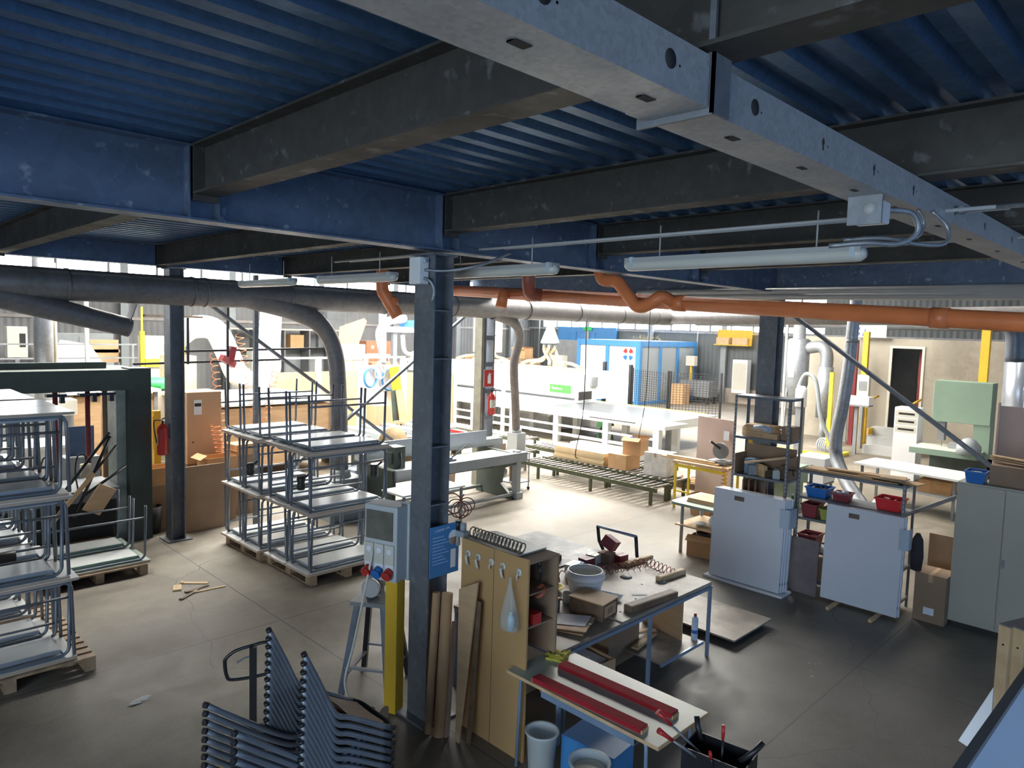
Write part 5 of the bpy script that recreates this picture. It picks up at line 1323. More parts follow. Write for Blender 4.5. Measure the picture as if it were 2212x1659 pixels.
MB().cyl((7.4, 10.36, .1), (10.5, 10.36, .1), .035, seg=10).build('tie_rod', m_greypaint, t)
MB().cyl((7.4, 11.3, .12), (10.45, 11.3, .12), .035, seg=10).build('tie_rod', m_greypaint, t)
MB().cyl((7.4, 10.9, .62), (10.45, 10.9, .62), .025, seg=10).build('tie_rod', m_midgrey, t)
m = MB(); m.b(-.16, .16, -.05, .05, 0, .05); m.b(-.07, .07, -.04, .04, .05, .09); m.build('clamp_block', m_midgrey, t, (8.75, 10.42, .972))
MB().tube([(0, 0, .05), (.22, -.02, .16), (.42, -.04, .3)], .014, 8).build('clamp_lever', m_blackm, t, (8.75, 10.42, .972))
one('orange_strip_board', MB().prism([(0, 0), (.16, 0), (.2, .7), (.1, .85), (.0, .4)], -.01, .01, 'y'), M('salmon_ply', (.6, .42, .3), .6), 'orange-brown board hanging in the open end of the veneer bench', 'board', (9.75, 11.6, .0), radians(0))
t = thing('saw_unit', 'grey motor unit with a round pulley at the right end of the veneer bench', 'saw unit', (11.6, 12.3, .0))
MB().b(-.15, .25, -.2, .15, .45, .95).build('unit_body', m_greypaint, t)
MB().cyl((-.35, -.2, .85), (-.15, -.2, .85), .13, seg=18).build('motor', m_midgrey, t)
MB().b(-.5, .3, -.15, .1, .95, .99).build('unit_table', m_cream, t)
MB().b(-.2, .3, -.25, .2, 0, .45).build('pedestal', m_greypaint, t)
t = thing('tool_trolley', 'thin-legged trolley with a white top beside the veneer bench', 'trolley', (10.9, 10.75, 0))
MB().b(0, .5, 0, .55, .80, .83).build('trolley_top', m_top, t)
MB().b(0, .5, 0, .55, .18, .2).build('lower_shelf', m_midgrey, t)
for x in (.02, .48):
    for y in (.02, .53):
        MB().cyl((x, y, .06), (x, y, .8), .012, seg=8).build('leg', m_midgrey, t)
        MB().cyl((x-.012, y, .035), (x+.012, y, .035), .035, seg=10).build('caster', m_black, t)
MB().lathe([(.07, 0), (.08, .3), (.06, .36), (0, .38)], (.2, .25, .2), 12).build('brown_bottle', m_carddk, t)
one('bed_table', MB().b(0, 2.8, 0, .7, .68, .72).b(.05, .1, .05, .1, 0, .68).b(2.7, 2.75, .05, .1, 0, .68).b(.05, .1, .6, .65, 0, .68).b(2.7, 2.75, .6, .65, 0, .68).b(1.4, 1.45, .05, .1, 0, .68), m_top, 'white low table between the table stack and the veneer bench', 'table', (7.0, 9.3, 0)) if False else None
t = thing('white_bench_table', 'white topped steel bench in front of the veneer bench, left of the near column', 'table', (6.9, 9.35, 0))
MB().b(0, 1.35, 0, .62, .75, .78).build('table_top', m_top, t)
for (x, y) in ((.05, .05), (1.3, .05), (.05, .57), (1.3, .57)): MB().b(x-.02, x+.02, y-.02, y+.02, 0, .75).build('leg', m_midgrey, t)
MB().b(.07, 1.28, .04, .06, .28, .31).build('stretcher', m_midgrey, t)
one('scanner_box', MB().b(-.12, .12, -.15, .15, 0, .4).b(-.15, .15, -.1, .1, .1, .3).tube([(0, -.16, .3), (0, -.2, .1), (0, -.17, .02)], .02, 6), m_dgreen, 'dark green motor box with a yellow plate left of the veneer bench', 'motor', (7.62, 10.6, .972))

# roller conveyors
def conveyor(x, y0, y1, w_, z, lab, pitch=.17):
    t = thing('roller_conveyor', lab, 'conveyor', (x, y0, 0), 0, None)
    L = y1-y0
    MB().b(0, .035, 0, L, z-.09, z).build('side_rail', m_olive, t); MB().b(w_-.035, w_, 0, L, z-.09, z).build('side_rail', m_olive, t)
    n = int(L/pitch); first = None
    for i in range(n):
        y = pitch*(i+.5)
        if first is None:
            first = MB().cyl((.036, 0, 0), (w_-.036, 0, 0), .026, seg=10).build('roller', m_roller, t); r = first
        else:
            r = first.copy(); COL.objects.link(r); r.parent = t
        r.location = (0, y, z+.004)
    k = .12
    while k < L:
        for xx in (0, w_-.05): MB().b(xx, xx+.05, k, k+.06, 0, z-.09).build('leg', m_olive, t)
        k += 1.6
    return t
conveyor(12.35, 8.05, 12.05, .62, .37, 'nearest roller conveyor, low and olive framed, right of the veneer bench')
conveyor(13.05, 8.05, 11.9, .62, .40, 'second roller conveyor, carrying the plywood slabs and cartons')
conveyor(12.9, 12.5, 19.5, .7, .40, 'third roller conveyor, running back beside the laced column')
conveyor(14.0, 9.0, 13.4, .7, .40, 'roller conveyor beside the white machine table, carrying the white wrapped load')
conveyor(14.5, 14.0, 21.0, .7, .40, 'far roller conveyor between the yellow board and the white machine')
one('grey_caster_bar', MB().b(0, .9, 0, .1, .2, .28).cyl((.05, .05, .08), (.05, .0, .08), .08, seg=12).bar((.8, .05, 0), (.8, .05, .2), .05, .05), m_midgrey, 'grey bar with a caster lying between the conveyors', 'bar', (12.0, 12.2, 0))
# loads on the conveyors
m_honey = M('honey_ply', (.60, .46, .27), .6, 0, .1, 2)
for k in range(7):
    one('ply_slab', MB().b(0, .42, 0, 1.55, 0, .038), m_honey, 'long honey-coloured plywood slab on the roller conveyor, ' + ['lowest of seven', 'second from below', 'third from below', 'fourth in the stack', 'fifth from below', 'second from the top', 'topmost of seven'][k], 'slab', (13.1+random.uniform(-.02, .02), 10.0+random.uniform(-.03, .03), .432+k*.042), 0, 'plywood slabs on the conveyor')
one('timber_end', MB().b(0, .12, 0, .5, 0, .1).b(0, .3, .1, .2, 0, .06), m_lwood, 'short timber end sticking out of the plywood slab stack', 'timber', (13.22, 9.42, .432))
m = MB(); m.b(0, .6, 0, 2.1, 0, .14); m.prism([(0, .14), (.6, .14), (.52, .24), (.08, .24)], .1, 2.0, 'y')
one('wrapped_load', m, M('wrap_white', (.75, .77, .74), .3, 0, .08, 4), 'long load wrapped in white plastic on the roller conveyor', 'load', (14.05, 9.9, .432))
carton(13.40, 9.65, .43, .55, .5, .34, 0, m_card, 'lower cardboard box on the conveyor right of the plywood slabs')
carton(13.98, 9.05, .43, .6, .6, .2, 0, m_carddk, 'flat cardboard box on the conveyor under the taller boxes') if False else None
t = carton(13.55, 9.45, .772, .42, .45, .34, 10, m_card, 'upper open cardboard box with blue film on the conveyor', open_=True)
one('blue_film', MB().box((0, 0, 0), (.35, .1, .06), .3, .2, .5).box((.1, .05, .04), (.2, .08, .05), -.3, .4, .2), m_bluebin, 'blue film sticking out of the upper open box', 'film', (13.5, 9.5, 1.06))
carton(13.45, 8.70, .432, .5, .55, .5, 6, M('white_carton', (.78, .76, .72), .7), 'white cardboard box with brown tape on the conveyor')
make_pallet(1.1, .95, 'small pallet right of the white carton carrying orange round blanks', (13.9, 7.75, 0)) if False else None
t = thing('pallet', 'dark pallet at the end of the conveyors carrying orange-edged round blanks', 'pallet', (14.35, 8.0, 0))
MB().b(0, 1.0, 0, .85, .1, .14).b(0, .1, 0, .85, 0, .1).b(.45, .55, 0, .85, 0, .1).b(.9, 1.0, 0, .85, 0, .1).build('pallet_deck', m_dwood, t)
m_orply = M('orange_edge_ply', (.78, .45, .27), .6)
for k in range(3):
    one('round_blank', MB().lathe([(0, 0), (.42-.03*k, 0), (.42-.03*k, .03), (0, .03)], (0, 0, 0), 24), m_orply if k != 1 else m_lwood, ['lowest orange-edged round board on the dark pallet', 'middle pale round board on the dark pallet', 'top orange-edged round board on the dark pallet'][k], 'board', (14.85, 8.42, .141+.032*k), 0, 'round blanks on the dark pallet')
one('square_blank', MB().b(-.2, .2, -.25, .25, 0, .02).b(-.18, .18, -.23, .23, .02, .022), m_lwood, 'pale square board lying on the round blanks', 'board', (14.85, 8.45, .238), radians(30))
carton(14.5, 8.95, 0, .3, .3, .25, 15, m_lwood, 'pale block pile on the floor behind the dark pallet', tape=False)

# long white CNC edge bander with its table
t = thing('edge_bander', 'very long white edge banding machine with a green badge', 'machine', (0, 0, 0))
m_mw = M('machine_white', (.66, .68, .68), .35, 0, .03, 1)
MB().b(17.0, 18.2, 10.9, 23.5, .84, .95).build('front_table', m_mw, t)
for y in (11.2, 13.0, 15.0, 17.0, 19.0, 21.0, 23.0):
    MB().b(17.02, 17.2, y-.1, y+.1, 0, .84).build('table_leg', m_mw, t); MB().b(18.0, 18.15, y-.1, y+.1, 0, .84).build('table_leg', m_mw, t)
MB().b(17.05, 17.12, 11.3, 23.0, .22, .30).build('lower_rail', m_mw, t); MB().b(17.05, 17.12, 11.3, 23.0, .5, .56).build('lower_rail', m_mw, t)
MB().b(16.99, 16.999, 11.9, 13.6, .93, .955).build('black_strip', m_black, t)
MB().b(18.3, 20.7, 11.5, 16.4, .80, .93).build('glass_table', M('dark_glossy_bed', (.045, .05, .055), .4, 0, .2, 3), t)
MB().b(18.3, 20.8, 11.44, 11.5, .7, .96).b(20.7, 20.8, 11.5, 16.4, .7, .96).build('bed_edge', m_mw, t)
MB().b(20.8, 20.84, 11.8, 16.4, .96, .98).build('yellow_guard_rail', m_yellowb, t)
for (x, y) in ((18.5, 11.7), (20.6, 11.7)): MB().b(x-.08, x+.08, y-.08, y+.08, 0, .7).build('bed_leg', m_midgrey, t)
MB().b(18.2, 20.9, 16.4, 26.0, .55, 1.0).build('machine_base', m_mw, t)
MB().b(18.5, 20.8, 16.6, 25.8, 0, .55).build('base_frame', m_mw, t)
bd = MB().prism([(20.0, 1.0), (22.2, 1.0), (22.2, 2.02), (20.35, 2.02), (20.0, 1.85)], 16.5, 26.0, 'y').build('hood_body', m_mw, t, bev=.02)
MB().b(19.985, 19.999, 16.6, 25.9, 1.0, 1.06).b(19.8, 20.0, 16.6, 25.9, 1.12, 1.14).build('slot_line', m_midgrey, bd)
MB().prism([(19.7, .95), (20.0, .95), (20.0, 1.6), (19.85, 1.4)], 16.35, 16.5, 'y').build('end_cover', m_mw, t)
MB().b(19.75, 20.5, 16.33, 16.349, 1.05, 1.35).build('control_window', m_dark, t)
MB().b(20.6, 20.95, 16.42, 16.49, 1.5, 1.85).build('cable_recess', m_midgrey, t)
t2 = MB().b(19.97, 19.984, 16.9, 17.95, 1.22, 1.52).build('green_badge', M('badge_green', (.04, .30, .03), .45), t)
bt = MB(); by = 17.85
for k, h_ in enumerate((.11, .07, .07, .07, .07, .07, .03, .07)):
    bt.b(19.962, 19.969, by-.05, by-.035, 1.33, 1.33+h_); bt.b(19.962, 19.969, by-.035, by-.005, 1.33+h_-.015, 1.33+h_); by -= .066
bt.build('badge_lettering', m_white, t)
MB().b(20.335, 20.36, 24.2, 25.0, 1.9, 1.98).build('name_strip', m_black, t)
for y in (17.2, 18.1, 18.9, 19.9, 21.0, 22.0): MB().cyl((20.9, y, 2.02), (20.9, y, 2.12), .1, seg=14).build('hose_socket', m_carddk, t)
for k in range(3):
    t = thing('green_trestle', ['nearest dark green trestle under the white machine table', 'middle dark green trestle under the white machine table', 'farthest dark green trestle under the white machine table'][k], 'trestle', (18.6, (14.2, 18.2, 21.5)[k], 0), 0, 'green trestles under the white table')
    MB().prism([(-.35, .45), (.35, .45), (.25, .65), (-.25, .65)], -.1, .1, 'y').build('trestle_head', M('leaf_green', (.06, .25, .08), .5), t)
    for s in (-1, 1): MB().bar((s*.2, 0, .45), (s*.42, 0, 0), .06, .06).build('leg', M('leaf_green', (.06, .25, .08), .5), t)
one('red_pallet_truck', MB().b(0, .3, 0, 1.1, .05, .12).b(.1, .2, 0, .1, 0, .05).b(.1, .2, 1.0, 1.1, 0, .05).b(.3, .5, 0, .2, .05, .2), m_red, 'low red pallet truck fork on the floor by the veneer bench motor', 'pallet truck', (15.6, 13.0, 0))
one('red_bar', MB().b(0, .1, 0, 1.2, 0, .06).b(0, .3, .5, .6, 0, .05), m_red, 'red bar lying on the back of the veneer bench', 'bar', (11.2, 12.1, 1.0))
carton(12.0, 12.6, .0, .4, .5, .75, 0, m_card, 'tall tan box right of the fire extinguisher on the laced column', tape=False)
# dust hoods with cream hoses
def dust_hood(x, y, z, lab, ends):
    t = thing('dust_hood', lab, 'dust collector', (x, y, z))
    MB().lathe([(.38, 0), (.38, .06), (.16, .62), (.16, 1.1), (.13, 1.12), (.13, 3.4)], (0, 0, 0), 20).build('cone', m_ductl, t)
    for i, (ex, ey, ez) in enumerate(ends):
        a = 2*pi*i/len(ends)
        s0 = (.22*cos(a), .22*sin(a), 0)
        MB().cyl((s0[0], s0[1], -.12), s0, .075, seg=12).build('spigot', m_midgrey, t)
        MB().tube(smooth_path([(s0[0], s0[1], -.1), (s0[0]+(ex-x)*.08, s0[1]+(ey-y)*.08, (ez-z)*.35), ((ex-x)*.35, (ey-y)*.35, (ez-z)*.78), ((ex-x)*.75, (ey-y)*.75, ez-z+.12), (ex-x, ey-y, ez-z)], 6), .065, 10).build('hose', M('dull_hose', (.34, .27, .16), .6), t)
dust_hood(21.4, 19.3, 3.0, 'grey cone dust hood with five cream hoses, right one', [(20.95, 17.3, 2.13), (20.95, 18.1, 2.13), (20.95, 18.9, 2.13), (20.95, 19.9, 2.13), (20.9, 20.4, 2.13)])
dust_hood(21.6, 23.2, 3.2, 'grey cone dust hood with cream hoses, left one behind the laced column', [(20.95, 21.1, 2.13), (20.95, 22.1, 2.13), (20.9, 23.4, 2.13), (20.9, 24.5, 2.13)])
# fencing posts and mesh at the end of the machine
m_mesh = None
def mesh_guard(x0, y0, x1, y1, z0, z1, lab):
    t = thing('mesh_guard', lab, 'fence panel', (x0, y0, 0))
    d = Vector((x1-x0, y1-y0, 0)); L = d.length; d.normalize()
    m = MB(); k = 0
    while k <= L+1e-6: m.bar(d*k+Vector((0, 0, z0)), d*k+Vector((0, 0, z1)), .012, .012); k += .12
    z = z0
    while z <= z1+1e-6: m.bar(Vector((0, 0, z)), d*L+Vector((0, 0, z)), .012, .012); z += .09
    m.build('wire_mesh', m_blackm, t)
    for q in (0, L): MB().bar(d*q, d*q+Vector((0, 0, z1+.05)), .06, .06, (0, 1, 0)).b(d.x*q-.1, d.x*q+.1, d.y*q-.1, d.y*q+.1, 0, .015).build('fence_post', m_blackm, t)
    return t
mesh_guard(23.0, 14.6, 23.9, 13.0, .55, 2.1, 'black wire mesh guard panel in front of the blue booth, near one')
mesh_guard(23.4, 16.6, 23.0, 14.7, .5, 2.1, 'black wire mesh guard panel behind the near one')
for (x, y, h, lab) in ((22.6, 17.4, 2.35, 'black fence post at the end of the white machine'), (23.4, 16.2+.5, 2.25, 'black fence post between the white machine and the mesh guard')):
    one('fence_post', MB().b(-.06, .06, -.06, .06, 0.015, h).b(-.12, .12, -.12, .12, 0, .015), m_black, lab, 'post', (x, y, 0))
one('draped_film', MB().prism([(0, 0), (1.6, 0), (1.3, 1.5), (.3, 1.5)], 0, .03, 'x'), m_wrap if False else M('wrap_white', (.75, .77, .74), .3), 'white plastic sheeting leaning in front of the blue booth', 'sheeting', (25.0, 17.6, 0))
# blue booth
t = thing('blue_booth', 'blue framed booth with white and grey panels and a round red, white and blue emblem', 'booth', (28.7, 20.0, 0))
LX, LY, HB = 5.2, 3.95, 3.12
MB().b(.05, LX-.05, .05, LY-.05, 0, HB-.05).build('booth_panels', M('booth_white', (.66, .70, .72), .4, 0, .03, 1), t)
MB().b(.05, LX-.05, .035, .049, .05, HB-.1).build('grey_side_panels', M('booth_grey', (.34, .37, .38), .45, 0, .06, 1), t)
f = MB()
for y in (0.04, LY/2-.1, LY-.2): f.b(-.02, .05, y, y+.2, 0, HB-.001)
f.b(-.015, .048, .22, LY-.22, HB-.28, HB-.003); f.b(-.015, .048, .22, LY-.22, 0.003, .15)
for x in (-.02, 1.7, 3.3, LX-.2): f.b(x, x+.2, -.02, .034, 0, HB-.001)
f.b(.2, LX-.22, -.015, .03, HB-.28, HB-.003); f.b(.2, LX-.22, -.015, .03, 0.003, .15)
f.build('blue_frame', m_blue, t)
MB().b(.06, LX-.06, .06, LY-.06, HB-.049, HB-.01).build('booth_roof', m_blue, t)
for k, (a0, a1, mt) in enumerate(((.35, 1.2, m_red), (1.95, 2.8, m_red), (3.5, 4.35, m_bluebin), (5.1, 5.95, m_bluebin))):
    pr = [(.72+.32*cos(a0+(a1-a0)*i/6), 2.45+.32*sin(a0+(a1-a0)*i/6)) for i in range(7)]+[(.72+.12*cos(a1-(a1-a0)*i/4), 2.45+.12*sin(a1-(a1-a0)*i/4)) for i in range(5)]
    MB().prism(pr, .03, .048, 'x').build('emblem_segment', mt, t)
m = MB()
random.seed(3)
for i in range(40):
    a = random.uniform(0, 6.3); r_ = random.uniform(.0, .7)
    m.bar((r_*cos(a)*.5, r_*sin(a)*1.6, .0), (r_*cos(a)*.5+random.uniform(-.3, .3), r_*sin(a)*1.6+random.uniform(-.3, .3), random.uniform(.08, .3)), .02, .01)
one('straw_heap', m, M('straw', (.42, .36, .22), .8), 'heap of straw-like shavings on the roof of the blue booth', 'heap', (30.6, 21.0, HB+.02))
one('blue_gate', MB().b(0, .06, 0, 4.6, 0, 3.75).b(-.03, 0, 0, 4.6, 3.45, 3.75).b(-.03, 0, 0, .15, 0, 3.45).b(-.03, 0, 1.6, 1.75, 0, 3.45).b(-.03, 0, 3.1, 3.25, 0, 3.45), m_blue, 'tall blue sheet gate in the far wall left of the booth', 'gate', (34.25, 25.6, 0))
one('exit_sign', MB().b(0, .04, 0, .7, 0, .22), M('sign_green', (.02, .5, .12), .5), 'small green exit sign above the blue gate', 'sign', (34.15, 27.4, 3.55))
one('vent_pipe', MB().cyl((0, 0, 0), (0, 0, 1.4), .16, seg=12).cyl((0, 0, 1.4), (0, 0, 1.6), .24, seg=12), m_ductl, 'grey vent pipe standing beside the blue booth roof', 'pipe', (33.9, 24.6, 3.2)) if False else None
t = thing('control_cabinet', 'grey-white control box with buttons on the left side of the blue booth', 'control cabinet', (28.3, 24.6, 0))
MB().b(0, .4, 0, .7, .9, 2.2).build('cabinet_body', m_cream, t); MB().b(.1, .3, .1, .5, 0, .9).build('pedestal', m_midgrey, t)
for k in range(4): MB().cyl((-.012, .2+.1*k, 1.9), (0, .2+.1*k, 1.9), .03, seg=8).build('button', m_red if k == 1 else m_black, t)
one('booth_sign', MB().b(0, .02, 0, .35, 0, .5).b(-.003, 0, .1, .25, .2, .45), m_red, 'red fire sign on the grey panel left of the blue booth', 'sign', (29.758, 24.5, 2.35))
one('grey_board', MB().b(0, .1, 0, 2.6, 0, 3.0).b(-.02, 0, 0, 2.6, 2.9, 3.0), m_midgrey, 'large grey panel standing left of the blue booth', 'panel', (29.8, 24.2, 0))
# wall side objects at the far wall
def wallbox(x, y, z, L, w_, h, mt, lab, cat='box', name='wall_cabinet'):
    t = thing(name, lab, cat, (x, y, z))
    MB().b(0, L, 0, w_, 0, h).build('cabinet_body', mt, t)
    MB().b(-.008, 0, .04, w_-.04, h*.1, h*.9).build('front_plate', m_cream if mt is m_white else mt, t)
    return t
wallbox(33.6, 16.9, .6, .4, .8, 1.7, m_white, 'white switch cabinet on the far wall left of the dark steel column')
t = thing('work_cabinet', 'grey metal work cabinet with an upright control post by the far wall', 'cabinet', (32.2, 18.2, 0))
MB().b(0, .9, 0, 1.7, .35, 1.15).build('cabinet_body', m_midgrey, t)
for (x, y) in ((.1, .1), (.8, .1), (.1, 1.6), (.8, 1.6)): MB().b(x-.04, x+.04, y-.04, y+.04, 0, .35).build('leg', m_dark, t)
MB().b(.3, .4, 1.2, 1.3, 1.15, 1.9).build('yellow_post', m_yellow, t); MB().b(.2, .5, 1.0, 1.5, 1.9, 2.4).build('control_head', m_cream, t)
carton(31.3, 19.3, 0, .6, .8, 1.0, 0, m_card, 'brown box with a white label left of the grey work cabinet')
t = thing('yellow_rack', 'orange-yellow hanging rack with boxes on the far wall, above the switch cabinet', 'rack', (33.7, 17.0, 3.0))
MB().b(0, .5, 0, 1.9, .0, .05).b(.4, .45, 0, 1.9, .05, .8).build('rack_plate', m_yellow, t)
for k in range(2): MB().b(0, .4, .15+.9*k, .85+.9*k, .05, .4).build('rack_box', m_lwood, t)
for y in (20.2, 23.9, 28.5, 31.9):
    one('vertical_conduit', MB().cyl((0, 0, 0), (0, 0, 6.5), .04, seg=8).b(-.06, .06, -.06, .06, 0, .3), m_conduit, {20.2: 'thin vertical conduit on the far wall right of the booth', 23.9: 'thin vertical conduit on the far wall by the booth', 28.5: 'thin vertical conduit on the far wall left of the blue gate', 31.9: 'thin vertical conduit near the far corner'}[y], 'conduit', (34.3, y-.6 if y == 23.9 else y, 0))
one('power_cable', MB().tube(smooth_path([(0, 0, 3.95), (.02, 0, 1.8), (-.1, .1, .7), (.1, .2, .5)], 6), .012, 6), m_black, 'thin black cable hanging down in front of the white machine', 'cable', (13.0, 10.6, 0))
one('power_cable', MB().tube(smooth_path([(0, 0, 4.3), (-.02, 0, 2.2), (-.15, .05, 1.2), (-.1, .1, 1.0)], 6), .009, 6), m_black, 'thin black cable hanging above the cartons on the conveyor', 'cable', (13.9, 9.45, 0))

# ---- extinguishers and sign
def extinguisher(x, y, z, rz, lab):
    t = thing('fire_extinguisher', lab, 'fire extinguisher', (x, y, z), rz)
    MB().lathe([(.07, 0), (.082, .012), (.082, .40), (.07, .45), (.035, .48), (.03, .50), (0, .5)], (0, 0, 0), 22).build('cylinder', m_red, t)
    MB().lathe([(.0828, .14), (.0828, .32)], (0, 0, 0), 22).add([], []).build('label_band', m_cream, t) if False else None
    pr = [(.0835*cos(a), .0835*sin(a)) for a in [radians(q) for q in range(200, 291, 10)]]
    m = MB(); n = len(pr); m.add([(p[0], p[1], .16) for p in pr]+[(p[0], p[1], .34) for p in pr], [(i, i+1, n+i+1, n+i) for i in range(n-1)]); m.build('paper_label', m_cream, t)
    MB().cyl((0, 0, .5), (0, 0, .55), .018, seg=10).bar((-.02, 0, .56), (.1, 0, .60), .02, .012).bar((-.02, 0, .54), (.09, 0, .53), .02, .01).build('valve_head', m_black, t)
    MB().tube(smooth_path([(0, -.02, .55), (0, -.11, .56), (0, -.13, .48), (.02, -.1, .2)], 6), .010, 8).build('hose', m_black, t)
    MB().b(-.02, .02, .08, .1, .25, .5).build('hanger_bracket', m_midgrey, t)
    return t
extinguisher(3.99, 11.80, 1.42, radians(-90), 'red fire extinguisher hung on the left steel column')
extinguisher(10.98, 11.62, 1.62, 0, 'red fire extinguisher hung on the laced column under the red sign')
t = thing('fire_sign', 'red sign with a white extinguisher symbol on the laced column', 'sign', (10.97, 11.72, 2.24))
MB().b(-.16, .16, -.012, 0, 0, .4).build('sign_plate', m_white, t); MB().b(-.15, .15, -.016, -.0125, .01, .39).build('sign_face', m_red, t)
MB().lathe([(.05, 0), (.05, .17), (.02, .21), (.02, .24), (0, .24)], (0, -.0165, .08), 12).xf(Matrix.Diagonal((1, .05, 1, 1)) @ Matrix.Identity(4)).xf(Matrix.Translation((0, -.0175, 0))).b(.0, .07, -.019, -.0175, .28, .3).build('extinguisher_symbol', m_white, t)
# ================================================================== LEFT: GREEN PRESS AND BEHIND
t = thing('veneer_press', 'large dark green portal press with hanging screw rods at the left', 'press', (0, 0, 0))
m_int = M('pale_press_green', (.42, .48, .43), .45)
MB().b(3.62, 3.94, 12.15, 12.55, 0, 2.78).build('right_post', m_dgreen, t)
MB().b(3.48, 3.618, 12.35, 12.9, 0, 2.42).build('inner_post', m_int, t)
MB().b(-2.5, 3.62, 12.15, 12.55, 2.44, 2.76).build('top_beam', m_dgreen, t)
MB().b(-2.5, 3.5, 12.9, 13.0, 2.66, 2.84).build('rear_beam', m_dgreen, t)
MB().b(-2.9, -2.5, 12.15, 12.55, 0, 2.78).build('left_post', m_dgreen, t)
for i, x in enumerate((1.0, 1.7, 2.65, 3.08, 3.32)):
    h = (.9, .9, 1.0, 1.0, 1.05)[i]
    r = MB().cyl((x, 12.35, h), (x, 12.35, 2.44), .035, seg=10).build('screw_rod', m_maroon if i < 4 else m_carddk, t)
    MB().b(x-.12, x+.14, 12.28, 12.42, 2.36, 2.40).b(x+.06, x+.12, 12.3, 12.4, 2.26, 2.36).build('rod_clamp', m_blackm, r)
for i, x in enumerate((.9, 1.5, 2.1, 2.55, 3.0)):
    MB().cyl((x, 12.2, 1.12), (x, 12.2, 1.32), .075, seg=14).build('press_cylinder', m_hose, t)
    MB().tube(smooth_path([(x, 12.2, 1.32), (x, 12.2, 1.44), (x-.1, 12.2, 1.46), (x-.14, 12.2, 1.2), (x-.1, 12.2, .9)], 5), .012, 6).build('hydraulic_hose', m_black, t)
MB().b(-2.5, 3.48, 12.2, 13.2, .72, .9).build('press_bed', m_midgrey, t)
MB().b(-2.4, 3.4, 12.3, 13.1, 0, .72).build('bed_base', m_dark, t)
for i, (p, q) in enumerate((((2.5, 11.9, .8), (3.3, 12.05, 1.8)), ((2.62, 11.85, .75), (3.38, 12.0, 1.6)), ((2.75, 11.85, .6), (3.3, 12.02, 1.75)), ((2.9, 11.9, .9), (3.52, 12.05, 1.25)))):
    lean('clamp_bar', p, q, .022, m_blackm, ['long black clamp bar leaning on the press, leftmost', 'long black clamp bar leaning on the press, second from left', 'long black clamp bar leaning on the press, third from left', 'short black clamp bar leaning against the inner press post'][i], 'clamp bars leaning on the press')
lean('pale_batten', (2.35, 11.6, .55), (3.0, 11.75, 1.25), .0, m_lwood, 'pale batten leaning in front of the green press', None, (.06, .03, (0, 1, 0)))
one('blue_plate', MB().b(0, .4, 0, .02, 0, .5).b(.02, .38, -.004, 0, .02, .48), M('navy_plate', (.05, .09, .17), .5), 'dark blue plate standing behind the right screw rod', 'plate', (3.02, 13.35, 1.25))
one('plate_stand', MB().b(0, .5, 0, .4, 0, 1.24).b(.02, .48, -.004, 0, .02, 1.2), m_midgrey, 'grey stand holding the dark blue plate', 'stand', (2.97, 13.25, 0))
# white counter seen through the press
one('white_counter', MB().b(0, 4.2, 0, 1.0, 0, 1.15).b(-.05, 4.25, -.05, 1.05, 1.15, 1.2), m_top, 'long white counter behind the green press', 'counter', (-.6, 15.0, 0))
one('green_part', MB().b(-.15, .15, -.1, .1, 0, .12).cyl((0, 0, .12), (0, 0, .16), .08, seg=12), M('leaf_green', (.06, .25, .08), .5), 'small green tool on the white counter behind the press', 'tool', (.9, 15.3, 1.2))
t = thing('control_cabinet', 'cream control cabinet with a red button behind the press post', 'control cabinet', (4.15, 14.2, 0))
MB().b(0, .35, 0, .3, 1.25, 2.1).build('cabinet_body', m_cream, t); MB().b(.1, .25, .1, .2, 0, 1.25).build('pedestal', m_cream, t)
MB().cyl((.1, -.02, 1.45), (.1, 0, 1.45), .04, seg=10).build('red_button', m_red, t)
one('yellow_column', MB().b(0, .12, 0, .12, 0, 1.9).b(-.01, 0, .01, .11, 1.2, 1.8), m_yellow, 'yellow square post behind the left steel column', 'post', (4.45, 13.6, 0))
carton(4.3, 12.75, .0, .55, .4, .75, 0, m_carddk, 'brown crate at the foot of the left steel column, lower one')
carton(4.3, 12.75, .752, .5, .38, .3, 0, m_card, 'brown crate at the foot of the left steel column, upper one', open_=True)
one('dark_bin', MB().lathe([(.14, 0), (.17, .45), (.15, .45), (.13, .02), (0, .02)], (0, 0, 0), 18), m_black, 'black waste bin between the press and the left column', 'bin', (4.02, 12.45, 0))
t = thing('striped_can', 'red white and blue striped can on the floor by the press post', 'can', (3.90, 11.98, 0)) if False else None

